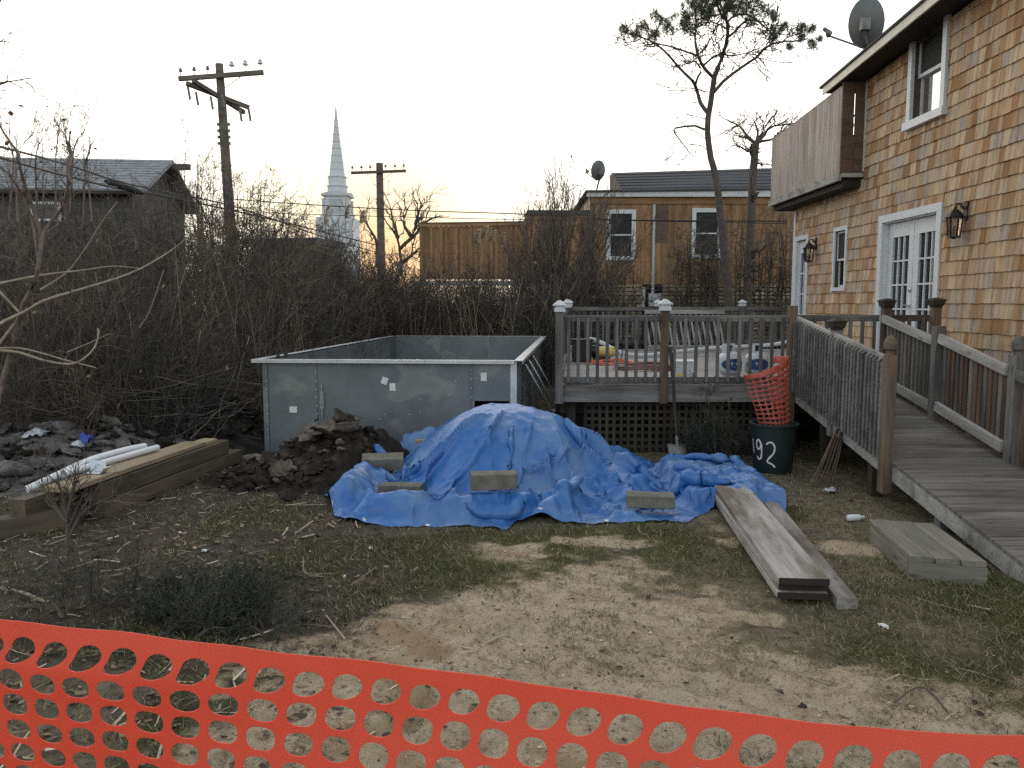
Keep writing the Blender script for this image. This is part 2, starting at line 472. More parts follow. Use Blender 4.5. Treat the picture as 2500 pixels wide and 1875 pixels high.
litter_mat = attr_mat('straw_and_leaf_litter')
# ================================================================== GROUND
SAND = np.array([tuple(OV(*q, z=0))[:2] for q in [(560, 1430), (760, 1385), (880, 1345), (1000, 1300), (1090, 1250), (1220, 1200), (1330, 1195), (1440, 1215), (1530, 1290), (1640, 1350), (1760, 1395), (1900, 1420), (2060, 1470), (2200, 1530)]] + [(2.2, 1.2), (2.2, .2), (-1.5, .2), (-1.3, 1.4), (-.9, 2.2)])
def poly_dist(px, py, poly):
    """signed distance, negative inside"""
    d = np.full(px.shape, 1e9); ins = np.zeros(px.shape, bool)
    n = len(poly)
    for i in range(n):
        (ax, ay), (bx, by) = poly[i], poly[(i + 1) % n]
        ex, ey = bx - ax, by - ay
        t = np.clip(((px - ax) * ex + (py - ay) * ey) / (ex * ex + ey * ey), 0, 1)
        d = np.minimum(d, np.hypot(px - ax - t * ex, py - ay - t * ey))
        c = ((ay > py) != (by > py)) & (px < (bx - ax) * (py - ay) / (by - ay + 1e-12) + ax)
        ins ^= c
    return np.where(ins, -d, d)
def sand_mask(x, y):
    d = poly_dist(x, y, SAND) + .55 * fbm(x * 1.5, y * 1.5, 4) + .30 * fbm(x * 7, y * 9, 3) + .25 * sstep(3.2, 5.2, y)
    s = sstep(.42, -.4, d)
    # thin sandy scrapes in front of the sheet
    p = sstep(.12, .42, fbm(x * 1.6 + 5, y * 3.2, 3)) * sstep(5.2, 5.7, y) * sstep(6.6, 6.2, y) * sstep(-.6, .1, x) * sstep(2.3, 1.4, x)
    q = sstep(.3, .1, np.hypot((x - 2.5) / 1.2, (y - 5.75)))
    return np.clip(np.maximum(np.maximum(s, p * .8), q * .7), 0, 1)
def green_mask(x, y):
    g = sstep(-.15, .35, fbm(x * .9 + 3, y * .9 + 1, 3) + .35 * sstep(-3.2, -1.6, x) * sstep(7.2, 5.5, y) - .25)
    return g * (1 - sand_mask(x, y))
def mud_mask(x, y):
    return sstep(-.2, -1.2, x + .25 * (y - 5) + .6 * fbm(x, y, 3)) * sstep(3.0, 4.2, y + .3 * fbm(x * 2, y * 2, 2))
_fr = np.random.default_rng(17)
FEET = [(_fr.uniform(-1.2, 2.2), _fr.uniform(1.9, 5.4), _fr.uniform(0, 3.14), _fr.uniform(.015, .032)) for _ in range(46)]
def ground_z(x, y):
    z = .03 * fbm(x * .7, y * .7, 3) + .016 * fbm(x * 4, y * 4, 3) * sstep(25, 12, np.hypot(x, y))
    s = sand_mask(x, y)
    z = z - .03 * s + .030 * ridge(x * 4.5, y * 5.5, 4) * s + .014 * fbm(x * 13, y * 13, 3) * s
    z = z - .03 * sstep(.45, .75, fbm(x * 3.3 + 8, y * 3.3, 2)) * s + .012 * fbm(x * 14, y * 14, 3) * (1 - s) * sstep(14, 9, np.hypot(x, y))
    # wheel ruts running out of the sand towards the right
    u = (x - .3) * .62 + (y - 2.9) * .78
    z = z + .020 * np.sin(u * 26 + fbm(x * 2, y * 2, 2) * 2.5) * s * sstep(0, .6, x)
    if np.min(np.hypot(x, y)) < 9:
        for fx_, fy_, fa, fd_ in FEET:
            m = (np.abs(x - fx_) < .35) & (np.abs(y - fy_) < .35)
            if m.any():
                u2 = ((x - fx_) * math.cos(fa) + (y - fy_) * math.sin(fa)) / .14; v2 = (-(x - fx_) * math.sin(fa) + (y - fy_) * math.cos(fa)) / .055
                r2 = np.sqrt(u2 * u2 + v2 * v2)
                z = z + np.where(m, (-fd_ * np.exp(-r2 ** 3) + .4 * fd_ * np.exp(-((r2 - 1.35) / .3) ** 2)) * (.3 + .7 * s), 0)
    # dug hole under the pool wall side and rough ground by the dirt heaps
    z = z + .05 * fbm(x * 3, y * 3, 4) * sstep(-1.4, -2.6, x) * sstep(6.5, 7.6, y)
    return z
def axis(*segs):
    out = []
    for a, b, n in segs: out += list(np.linspace(a, b, n, endpoint=False))
    return np.array(out + [segs[-1][1]])
gx = axis((-900, -60, 14), (-60, -10, 40), (-10, -5, 60), (-5, 4, 300), (4, 8, 60), (8, 60, 40), (60, 900, 14))
gy = axis((-40, .3, 24), (.3, 7.5, 260), (7.5, 13, 130), (13, 30, 70), (30, 150, 40), (150, 1200, 14))
X, Y = np.meshgrid(gx, gy)
Z = ground_z(X, Y)
Sm, Gm, Mm = sand_mask(X, Y), green_mask(X, Y), mud_mask(X, Y)
ii = np.arange(X.size).reshape(X.shape)
F = np.stack([ii[:-1, :-1], ii[:-1, 1:], ii[1:, 1:], ii[1:, :-1]], -1).reshape(-1, 4)
def ground_mat():
    m, t, b = newmat('yard_soil')
    a = nd(t, 'Attribute'); a.attribute_name = 'tint'
    sep = nd(t, 'SeparateColor'); t.links.new(a.outputs['Color'], sep.inputs[0])
    g = nd(t, 'NewGeometry'); P = g.outputs['Position']
    n1, n2, n3 = noise(t, P, 9, 8, .7), noise(t, P, 45, 6, .7), noise(t, P, 2.1, 5)
    dry = ramp(t, n1, [(.3, (.11, .09, .058)), (.5, (.24, .20, .135)), (.7, (.38, .325, .235))])
    green = ramp(t, n2, [(.3, (.045, .05, .02)), (.7, (.15, .15, .065))])
    mud = ramp(t, n1, [(.32, (.035, .028, .023)), (.7, (.14, .115, .095))])
    sand = ramp(t, n1, [(.28, (.47, .35, .225)), (.5, (.65, .52, .36)), (.72, (.76, .635, .47))])
    n6 = noise(t, P, 20, 5, .75); n7 = noise(t, P, 150, 3, .7)
    sand = mixc(t, ramp(t, n2, [(.55, (0, 0, 0)), (.66, (.7, .7, .7))]), sand, (.20, .15, .10))
    sand = mixc(t, ramp(t, n6, [(.55, (0, 0, 0)), (.66, (.8, .8, .8))]), sand, (.15, .115, .08))
    n8 = noise(t, P, 6.5, 6, .72)
    sand = mixc(t, ramp(t, n8, [(.54, (0, 0, 0)), (.70, (.6, .6, .6))]), sand, (.19, .16, .11))
    sand = mixc(t, ramp(t, n7, [(.58, (0, 0, 0)), (.66, (.6, .6, .6))]), sand, (.12, .095, .07))
    sand = mixc(t, ramp(t, n3, [(.5, (0, 0, 0)), (.75, (.5, .5, .5))]), sand, (.46, .33, .19))
    ar = nd(t, 'Attribute'); ar.attribute_name = 'rut'
    sand = mixc(t, ar.outputs['Fac'], sand, (.42, .29, .165))
    c = mixc(t, sep.outputs[1], dry, green)
    c = mixc(t, sep.outputs[2], c, mud)
    c = mixc(t, ramp(t, n7, [(.56, (0, 0, 0)), (.64, (.55, .55, .55))]), c, (.05, .04, .03))
    ms = nd(t, 'Math'); ms.operation = 'MULTIPLY_ADD'; t.links.new(n6, ms.inputs[0]); ms.inputs[1].default_value = .9; t.links.new(sep.outputs[0], ms.inputs[2])
    c = mixc(t, ramp(t, ms.outputs[0], [(.66, (0, 0, 0)), (1.08, (1, 1, 1))]), c, sand)
    t.links.new(c, b.inputs['Base Color']); b.inputs['Roughness'].default_value = .95; b.inputs['Specular IOR Level'].default_value = .1
    n5 = noise(t, P, 130, 4, .7); sm = nd(t, 'Math'); sm.operation = 'MULTIPLY_ADD'; t.links.new(n5, sm.inputs[0]); sm.inputs[1].default_value = .5; t.links.new(n2, sm.inputs[2])
    bump(t, b, sm.outputs[0], 1.0, .03)
    return m
tint = np.stack([Sm.ravel(), Gm.ravel() * .8, Mm.ravel() * .85], 1)
rv = (X - .55) * .72 + (Y - 2.55) * .70; ra = (X - .55) * .70 - (Y - 2.55) * .72
RUT = (sstep(.15, .75, np.sin(rv * 27 + 1.6 * fbm(X * 2, Y * 2, 2))) * .75 + .3 * fbm(X * 6, Y * 6, 2)) * sstep(.42, .15, np.abs(rv)) * sstep(-1.1, -.6, ra) * sstep(1.5, .8, ra)
RUT = np.clip(np.maximum(RUT, .8 * sstep(.35, .6, fbm(X * 1.9 + 31, Y * 1.9, 3))), 0, 1) * Sm
ground = put('ground', arr_mesh('ground', np.stack([X.ravel(), Y.ravel(), Z.ravel()], 1), F, ground_mat(), True, {'tint': tint, 'rut': RUT.ravel()}))
tag(ground, 'uneven yard ground of sand, mud and thin grass', kind='structure')
def gz(x, y): return float(ground_z(np.array([x]), np.array([y]))[0])

# ================================================================== SHINGLED HOUSE (right)
HX = 5.30
house = thing('shingled_house', 'two storey house clad in new cedar shingles beside the wooden ramp', 'house', (HX + 2, 9, 0))
BK = MB()   # sheathing with real openings
holes = {'door': (14.50, 15.00, .86, 2.95), 'small': (12.80, 13.235, 2.06, 2.97), 'french': (10.06, 11.55, .86, 2.94), 'upper': (10.11, 10.87, 4.20, 5.30)}
def wall_cells(y0, y1, z0, z1, hs):
    ys = sorted({y0, y1} | {q for h in hs for q in h[:2] if y0 < q < y1}); zs = sorted({z0, z1} | {q for h in hs for q in h[2:] if z0 < q < z1})
    for a, b in zip(ys, ys[1:]):
        for c, d in zip(zs, zs[1:]):
            if not any(h[0] <= a and b <= h[1] and h[2] <= c and d <= h[3] for h in hs):
                yield a, b, c, d
def roofz(y): return 5.07 + (13.06 - y) * .058
for a, b, c, d in wall_cells(3.0, 15.18, -.1, 3.6, [holes[k] for k in ('door', 'small', 'french')]): BK.box(HX, HX + .16, a, b, c, d)
for a, b, c, d in wall_cells(3.0, 12.3, 3.6, 5.09, [holes['upper']]): BK.box(HX, HX + .16, a, b, c, d)
for a, b in ((3.0, 10.11), (10.87, 12.3)): BK.hexa([(HX, a, 5.09), (HX + .16, a, 5.09), (HX + .16, b, 5.09), (HX, b, 5.09), (HX, a, roofz(a) - .01), (HX + .16, a, roofz(a) - .01), (HX + .16, b, roofz(b) - .01), (HX, b, roofz(b) - .01)])
BK.box(HX, HX + .16, 10.11, 10.87, 5.30, 5.19)
# far end walls and the body behind
BK.box(HX + .16, 10, 15.02, 15.18, -.1, 3.6); BK.box(HX + .16, 10, 12.14, 12.3, 3.6, 5.09)
BK.box(HX + .16, 10, 3.0, 3.16, -.1, 5.6); BK.box(9.84, 10, 3.16, 15.02, -.1, 3.6); BK.box(9.84, 10, 3.16, 12.14, 3.6, 5.09)
BK.box(HX + .16, 9.84, 3.16, 15.02, 3.5, 3.6); BK.box(HX + .16, 9.84, 3.16, 15.02, .7, .8)
BK.build('wall', brown_cedar, house)
def pane_frame(nm, y0, y1, z0, z1, wd, x0, x1, m, par, sill=False):
    f = MB(); f.box(x0, x1, y0, y0 + wd, z0, z1).box(x0, x1, y1 - wd, y1, z0, z1).box(x0, x1, y0 + wd, y1 - wd, z1 - wd, z1)
    f.box(x0, x1, y0 + wd, y1 - wd, z0, z0 + wd)
    return f.build(nm, m, par)
# --- shingles
EXP = .1685
PAL = [((.44, .30, .175), 5), ((.36, .22, .115), 3), ((.30, .165, .075), 2), ((.42, .325, .225), 3), ((.36, .30, .24), 2), ((.25, .14, .07), 1), ((.48, .36, .23), 4)]
PC = [c for c, n in PAL for _ in range(n)]
trims = [(14.40, 15.10, .8, 3.03), (12.75, 13.29, 2.0, 3.03), (9.96, 11.66, .8, 3.04), (10.02, 10.97, 4.09, 5.40)]
rs = random.Random(3)
shl = []
z = -.05; row = 0
while z < 5.55:
    yend = 15.10 if z < 3.52 else 12.26
    y = 6.9 + rs.random() * .1 if z > 0 else 6.9
    y = 4.2 + rs.random() * .1
    while y < yend - .03:
        wd = rs.choice([.085, .10, .12, .14, .16, .19, .115])
        y2 = min(y + wd, yend)
        if yend - y2 < .05: y2 = yend
        zt = min(z + EXP + .012, roofz((y + y2) / 2) - .02); zb = z + rs.uniform(-.005, .003)
        segs = [(y, y2, zb, zt)]
        for (a, b, c, d) in trims:
            out = []
            for (p, q, e, g) in segs:
                if q <= a or p >= b or g <= c or e >= d: out.append((p, q, e, g)); continue
                if p < a - .02: out.append((p, a, e, g))
                if q > b + .02: out.append((b, q, e, g))
                p2, q2 = max(p, a), min(q, b)
                if e < c - .01: out.append((p2, q2, e, c))
                if g > d + .01: out.append((p2, q2, d, g))
            segs = out
        for (p, q, e, g) in segs:
            if q - p > .012 and g - e > .02: shl.append((p, q, e, g, z))
        y = y2
    z += EXP; row += 1
def shingle_pts(p, q, e, g, z):
    tb = .018 + rs.uniform(-.002, .006); tt = .002
    k = (g - e) / (EXP + .012); gp = .0016; cur = rs.uniform(-.004, .004)
    xb, xt = HX - tb, HX - max(tt, tb - (tb - tt) * k)
    xk = HX - .0006
    return [(xb, p + gp, e), (xk, p + gp, e), (xk, q - gp, e + cur), (xb, q - gp, e + cur), (xt, p + gp, g), (xk, p + gp, g), (xk, q - gp, g), (xt, q - gp, g)]
HEXF = [(0, 3, 2, 1), (4, 5, 6, 7), (0, 1, 5, 4), (1, 2, 6, 5), (2, 3, 7, 6), (3, 0, 4, 7)]
def area_seen(s):
    p, q, e, g, z = s
    c = [pix((HX, yy, zz)) for yy, zz in ((p, e), (q, e), (q, g), (p, g))]
    if not all(-10 < u < 2510 and -10 < v < 1885 for u, v in c): return 0
    if e < .84 + .165 * 0 and p < 9: return 0
    return abs(sum(c[i][0] * c[(i + 1) % 4][1] - c[(i + 1) % 4][0] * c[i][1] for i in range(4))) / 2
shl.sort(key=area_seen, reverse=True)
SV, SF, ST = [], [], []
for i, s in enumerate(shl):
    pts = shingle_pts(*s)
    tc = np.array(rs.choice(PC)) * np.array([1.0, .99, 1.03]) * rs.uniform(1.1, 1.36)
    if i < 296:
        c = (HX, (s[0] + s[1]) / 2, s[2])
        me = arr_mesh('shingle', np.array(pts) - np.array(c), HEXF, cedar_shingle, False, {'tint': np.tile(tc, (8, 1))})
        put('shingle', me, None, house, Matrix.Translation(c))
    else:
        b0 = len(SV); SV += pts; SF += [tuple(b0 + k for k in f) for f in HEXF]; ST += [tc] * 8
o = put('shingles_beyond', arr_mesh('shingles_beyond', np.array(SV), SF, cedar_shingle, False, {'tint': np.array(ST)}), None, house)
o['kind'] = 'stuff'
# --- corner boards
MB().box(HX - .022, HX - .001, 15.10, 15.19, .8, 3.52).build('corner_board', white_paint, house)
MB().box(HX - .020, HX - .001, 12.262, 12.305, 3.78, 5.10).build('corner_board', cream_paint, house)
# --- roof: deck, rake fascia, soffit
def slope_slab(x0, x1, y0, y1, dz0, dz1):
    return MB().hexa([(x0, y0, roofz(y0) + dz0), (x1, y0, roofz(y0) + dz0), (x1, y1, roofz(y1) + dz0), (x0, y1, roofz(y1) + dz0), (x0, y0, roofz(y0) + dz1), (x1, y0, roofz(y0) + dz1), (x1, y1, roofz(y1) + dz1), (x0, y1, roofz(y1) + dz1)])
rf = slope_slab(4.875, 10.3, 2.5, 13.09, .118, .15).build('roof', asphalt_shingle, house)
slope_slab(4.90, 4.925, 2.6, 13.0, 0, .114).build('fascia', cream_paint, rf)
slope_slab(4.93, 10.2, 2.6, 13.0, .02, .112).build('soffit', dark_soffit, rf)
# --- upper window
win = MB()
win.box(HX - .05, HX - .002, 10.02, 10.115, 4.19, 5.30).box(HX - .05, HX - .002, 10.865, 10.96, 4.19, 5.30).box(HX - .055, HX - .002, 10.00, 10.98, 5.30, 5.40).box(HX - .085, HX - .002, 9.985, 10.985, 4.09, 4.19)
win = win.build('window', white_paint, house)
def sash(par, y0, y1, z0, z1, x, wd, gl, nm='sash'):
    s = pane_frame(nm, y0, y1, z0, z1, wd, x, x + .035, white_paint, par)
    MB().box(x + .012, x + .022, y0 + wd, y1 - wd, z0 + wd, z1 - wd).build('pane', gl, par)
    return s
sash(win, 10.115, 10.865, 4.74, 5.295, HX + .045, .045, screen_mesh); sash(win, 10.115, 10.865, 4.20, 4.78, HX + .085, .05, glass_bright)
# --- small window
win = MB()
win.box(HX - .03, HX - .002, 12.752, 12.81, 2.06, 2.965).box(HX - .03, HX - .002, 13.225, 13.285, 2.06, 2.965).box(HX - .032, HX - .002, 12.75, 13.288, 2.965, 3.03).box(HX - .04, HX - .002, 12.745, 13.29, 2.002, 2.06)
win = win.build('window', white_paint, house)
sash(win, 12.81, 13.225, 2.49, 2.96, HX + .02, .03, screen_mesh); sash(win, 12.81, 13.225, 2.065, 2.52, HX + .058, .035, glass_dark)
# --- doors
def lite_door(y0, y1, z0, z1, x, ncol, nrow, gy0, gy1, gz0, gz1, par, nm='door'):
    d = MB()
    d.box(x, x + .045, y0, gy0, z0, z1).box(x, x + .045, gy1, y1, z0, z1).box(x, x + .045, gy0, gy1, z0, gz0).box(x, x + .045, gy0, gy1, gz1, z1)
    d = d.build(nm, white_paint, par)
    cw, ch = (gy1 - gy0) / ncol, (gz1 - gz0) / nrow
    b = MB()
    for i in range(1, ncol): b.box(x + .004, x + .03, gy0 + i * cw - .011, gy0 + i * cw + .011, gz0, gz1)
    for j in range(1, nrow):
        for i in range(ncol): b.box(x + .006, x + .028, gy0 + i * cw + (.011 if i else 0), gy0 + (i + 1) * cw - (.011 if i < ncol - 1 else 0), gz0 + j * ch - .011, gz0 + j * ch + .011)
    b.build('muntin', white_paint, d)
    for i in range(ncol):
        for j in range(nrow):
            MB().box(x + .031, x + .038, gy0 + i * cw + .001, gy0 + (i + 1) * cw - .001, gz0 + j * ch + .001, gz0 + (j + 1) * ch - .001).build('pane', glass_dark, d)
    return d
fr = MB(); fr.box(HX - .034, HX - .002, 9.965, 10.075, .85, 2.94).box(HX - .034, HX - .002, 11.54, 11.65, .85, 2.94).box(HX - .036, HX - .002, 9.96, 11.655, 2.94, 3.04)
fr.box(HX, HX + .15, 10.06, 10.075, .86, 2.925).box(HX, HX + .15, 11.535, 11.549, .86, 2.925).box(HX, HX + .15, 10.06, 11.549, 2.925, 2.939)
fr.build('door_frame', white_paint, house)
d1 = lite_door(10.08, 10.80, .88, 2.92, HX + .07, 3, 5, 10.20, 10.67, 1.06, 2.72, house)
d2 = lite_door(10.815, 11.53, .88, 2.92, HX + .07, 3, 5, 10.94, 11.40, 1.06, 2.72, house)
hd = MB(); hd.lathe([(.028, 0), (.028, .012), (.014, .016), (.014, .03)], 12, M=Matrix.Translation((HX + .068, 10.845, 1.98)) @ Matrix.Rotation(-math.pi / 2, 4, 'Y'))
hd.lathe([(.026, 0), (.026, .01), (.012, .015), (.012, .045)], 12, M=Matrix.Translation((HX + .068, 10.845, 1.78)) @ Matrix.Rotation(-math.pi / 2, 4, 'Y')).box(HX + .015, HX + .03, 10.84, 10.95, 1.77, 1.79)
hd.build('door_handle', zinc, d2)
fr = MB(); fr.box(HX - .03, HX - .002, 14.41, 14.51, .85, 2.95).box(HX - .03, HX - .002, 14.99, 15.095, .85, 2.95).box(HX - .032, HX - .002, 14.405, 15.097, 2.95, 3.03).box(HX, HX + .1, 14.985, 14.999, .86, 2.935)
fr.build('door_frame', white_paint, house)
lite_door(14.515, 14.985, .88, 2.94, HX + .03, 2, 3, 14.60, 14.90, 1.60, 2.72, house)
# --- balcony on the far upper corner
BX = 4.97
ny = 29; yy = np.linspace(12.368, 15.62, ny + 1)
for i in range(ny):
    t_ = 5.03 - (yy[i] - 12.4) * .045
    board('balcony_board', (BX, (yy[i] + yy[i + 1]) / 2, 3.765 + rs.uniform(-.01, .01)), (BX, (yy[i] + yy[i + 1]) / 2, t_), yy[1] - yy[0] - .006, .022, balcony_wood, house, up=(1, 0, 0))
MB().hexa([(BX - .014, 12.4, 5.03), (BX + .05, 12.4, 5.03), (BX + .05, 15.64, 4.885), (BX - .014, 15.64, 4.885), (BX - .014, 12.4, 5.055), (BX + .05, 12.4, 5.055), (BX + .05, 15.64, 4.91), (BX - .014, 15.64, 4.91)]).build('balcony_cap', balcony_wood, house)
MB().box(BX + .012, 8.5, 12.42, 15.7, 3.66, 3.75).build('balcony_floor', dark_wood, house)
MB().box(BX - .03, BX + .02, 12.36, 15.66, 3.655, 3.755).build('balcony_ledge', rail_light, house)
MB().box(BX + .05, HX + .5, 12.36, 15.6, 3.56, 3.652).build('balcony_joist', dark_soffit, house)
for a, b_ in ((BX - .013, BX + .165), (BX + .185, HX - .004)):
    MB().box(a, b_, 12.335, 12.365, 3.76, 5.10).build('end_board', brown_cedar, house)
MB().box(BX + .015, 8.5, 15.58, 15.61, 3.76, 4.99).build('far_end_panel', brown_cedar, house)
MB().box(BX + .165, BX + .185, 12.37, 12.39, 4.45, 4.50).box(BX + .163, BX + .187, 12.37, 12.39, 4.60, 4.63).build('end_batten', brown_cedar, house)
MB().box(BX + .012, HX - .004, 12.3, 12.37, 3.70, 3.757).build('end_ledge', rail_light, house)
# --- wall lanterns
def lantern(yc, zc, label):
    k_ = .84
    def sc_(mb):
        mb.v = [(HX + (v[0] - HX) * k_, yc + (v[1] - yc) * k_, zc + (v[2] - zc) * k_) for v in mb.v]; return mb
    t = thing('wall_lantern', label, 'wall lamp', (HX - .17, yc, zc), 'black lanterns on the shingled wall')
    x = HX - .17
    sc_(MB().box(HX - .035, HX - .012, yc - .05, yc + .05, zc + .06, zc + .30)).build('wall_plate', black_metal, t)
    sc_(MB().tube([(HX - .04, yc, zc + .20), (HX - .09, yc, zc + .27), (HX - .14, yc, zc + .275), (x, yc, zc + .24)], .011, 8).tube([(HX - .04, yc, zc + .25), (HX - .07, yc, zc + .215), (HX - .10, yc, zc + .235), (HX - .09, yc, zc + .265)], .009, 8)).build('arm', black_metal, t, True)
    sc_(MB().lathe([(.125, .085), (.128, .095), (.085, .15), (.05, .185), (.035, .20), (.02, .205), (.02, .235), (.008, .25)], 6, (x, yc, zc), ph=.52)).build('roof_cap', black_metal, t)
    fm = MB()
    for k in range(6):
        a = k * math.pi / 3 + .52
        fm.bar((x + .098 * math.cos(a), yc + .098 * math.sin(a), zc + .085), (x + .075 * math.cos(a), yc + .075 * math.sin(a), zc - .17), .019, .019)
    fm.lathe([(.083, -.19), (.088, -.182), (.083, -.168)], 6, (x, yc, zc), ph=.52).lathe([(.02, -.205), (.03, -.19)], 6, (x, yc, zc))
    sc_(fm).build('cage', black_metal, t)
    sc_(MB().lathe([(.066, -.166), (.088, .084)], 6, (x, yc, zc), ph=.52, cap=(False, False))).build('glass', lantern_glass, t)
    sc_(MB().lathe([(.016, -.168), (.016, -.09), (.022, -.06), (.012, -.02)], 10, (x, yc, zc))).build('bulb', white_plastic, t, True)
lantern(9.45, 2.72, 'large black wall lantern just right of the white French doors')
lantern(14.05, 2.68, 'smaller looking black wall lantern beside the narrow white side door')
# --- dish on the roof edge
def dish(loc, az, el, rx, rz, m, label, mast, armv):
    t = thing('satellite_dish', label, 'satellite dish', loc, 'satellite dishes on the roofs')
    M = Matrix.Translation(loc) @ Matrix.Rotation(az, 4, 'Z') @ Matrix.Rotation(el, 4, 'X')     # dish looks along -Y local
    d = MB(); n, K = 28, 6; b0 = []
    for side in (0, 1):
        for i in range(K + 1):
            r = i / K
            for k in range(n):
                a = 2 * math.pi * k / n
                d.v.append(tuple(M @ Vector((rx * r * math.cos(a), .10 * (1 - r * r) + side * .008, rz * r * math.sin(a)))))
    for side in (0, 1):
        o0 = side * (K + 1) * n
        for i in range(K):
            for k in range(n):
                q = (o0 + i * n + k, o0 + i * n + (k + 1) % n, o0 + (i + 1) * n + (k + 1) % n, o0 + (i + 1) * n + k)
                d.f.append(q if side else tuple(reversed(q)))
    o0 = (K + 1) * n
    for k in range(n): d.f.append((K * n + k, K * n + (k + 1) % n, o0 + K * n + (k + 1) % n, o0 + K * n + k))
    d.build('reflector', m, t, True)
    f0 = M @ Vector((0, .0, -rz)); f1 = Vector(loc) + Vector(armv)
    a = MB().tube([M @ Vector((0, .12, -rz * .6)), f0, f1], .014, 8); a.build('arm', rust_iron, t, True)
    MB().bar(f1, f1 + (M.to_3x3() @ Vector((0, .12, .05))), .06, .05).bar(f1 + Vector((.03, 0, .03)), f1 + (M.to_3x3() @ Vector((.06, .08, .1))), .04, .04).build('receiver', m, t)
    MB().box(-.07, .07, -.03, .06, -.09, .09).build('bracket', rust_iron, None) if False else None
    c = M @ Vector((0, .13, -.02)); bk = MB(); bk.bar(c + Vector((-.06, 0, 0)), c + Vector((.06, 0, 0)), .08, .16).tube([c, c + Vector((0, .02, -.12)), mast], .024, 8)
    bk.build('mast', rust_iron, t, True)
dd = at(2115, 56, y=11.5)
dish(dd, math.radians(150), math.radians(-14), .235, .335, dish_grey, 'large grey satellite dish on the roof edge of the shingled house', Vector((4.98, 11.55, roofz(11.55) + .15)), (-.47, .10, -.14))
# ================================================================== DECK
DZ = .85
deck = thing('wooden_deck', 'raised weathered wooden deck with railings behind the blue tarpaulin', 'deck', (3, 12.5, 0))
def dxl(y): return .55 + (y - 9.3) * .082        # the left edge runs slightly askew
yb = 9.34
while yb < 16.6:
    xe = HX - .03 if yb < 15.3 else 6.2
    board('floor_board', (dxl(yb) - .02, yb + .068, DZ - .014), (xe, yb + .068, DZ - .014), .133, .028, deck_floor_wood, deck)
    yb += .139
MB().box(.56, 3.27, 9.305, 9.335, .65, .832).build('rim_board', deck_wood, deck)
MB().hexa([(dxl(9.3) - .02, 9.335, .65), (dxl(9.3) + .02, 9.335, .65), (dxl(16.5) + .02, 16.6, .65), (dxl(16.5) - .02, 16.6, .65), (dxl(9.3) - .02, 9.335, .832), (dxl(9.3) + .02, 9.335, .832), (dxl(16.5) + .02, 16.6, .832), (dxl(16.5) - .02, 16.6, .832)]).build('rim_board', deck_wood, deck)
jb = MB()
for x in np.arange(1.0, 5.2, .42): jb.box(x, x + .04, 9.34, 15.2, .66, .82)
o = jb.build('floor_joists', dark_wood, deck); o.name = 'floor_joist'
MB().box(.6, 5.2, 9.75, 9.79, .46, .655).build('girder', dark_wood, deck)
def post(par, x, y, z0, z1, m, wd=.09, cap=None, capm=None, nm='post'):
    p = board(nm, (x, y, z0), (x, y, z1), wd, wd, m, par, up=(0, 1, 0))
    if cap == 'vinyl':
        MB().box(x - .062, x + .062, y - .062, y + .062, z1 - .055, z1 - .012).box(x - .052, x + .052, y - .052, y + .052, z1 - .012, z1 + .012).lathe([(.105, z1 + .012), (.108, z1 + .026), (.092, z1 + .034), (.03, z1 + .072), (.02, z1 + .078)], 4, (x, y, 0), ph=math.pi / 4).build('post_cap', capm or cap_white, p)
    if cap == 'wood':
        MB().lathe([(.066, z1 - .075), (.066, z1 - .055), (.085, z1 - .045), (.098, z1 - .01), (.098, z1 + .004), (.112, z1 + .008), (.112, z1 + .02), (.085, z1 + .03), (.02, z1 + .044)], 4, (x, y, 0), ph=math.pi / 4).build('post_cap', capm or dark_wood, p)
    if cap == 'ball':
        MB().lathe([(.042, z1), (.034, z1 + .02), (.036, z1 + .035), (.056, z1 + .05), (.060, z1 + .075), (.056, z1 + .11), (.042, z1 + .145), (.018, z1 + .165), (.003, z1 + .17)], 20, (x, y, 0)).build('post_cap', capm or m, p, True)
    return p
def rail_run(par, a, b, zt, zb, n, m, side=(0, -1, 0), bal=None, balm=None, hgt=.075, outset=.036, first=.5):
    """horizontal 2x4 rails on edge with square balusters nailed to one side"""
    a, b = Vector((a[0], a[1], 0)), Vector((b[0], b[1], 0)); s = Vector(side)
    board('top_rail', (a.x, a.y, zt - hgt / 2), (b.x, b.y, zt - hgt / 2), .038, hgt, m, par)
    board('bottom_rail', (a.x, a.y, zb + hgt / 2), (b.x, b.y, zb + hgt / 2), .038, hgt, m, par)
    for i in range(n):
        t = (i + first) / n; p = a.lerp(b, t) + s * outset
        board('baluster', (p.x, p.y, zb + .02 + random.uniform(-.006, .006)), (p.x, p.y, zt - .028 + random.uniform(-.004, .004)), .036, .034, balm or m, par, up=s)
for x, zt in ((.55, 1.76), (1.77, 1.775)): post(deck, x, 9.27, .64, zt, post_brown if x > 1 else deck_wood, .088, 'vinyl')
post(deck, 3.245, 9.27, .1, 1.775, post_brown, .092)
rail_run(deck, (.60, 9.29), (1.72, 9.29), 1.665, .872, 10, deck_wood)
rail_run(deck, (1.82, 9.29), (3.20, 9.29), 1.665, .872, 11, deck_wood)
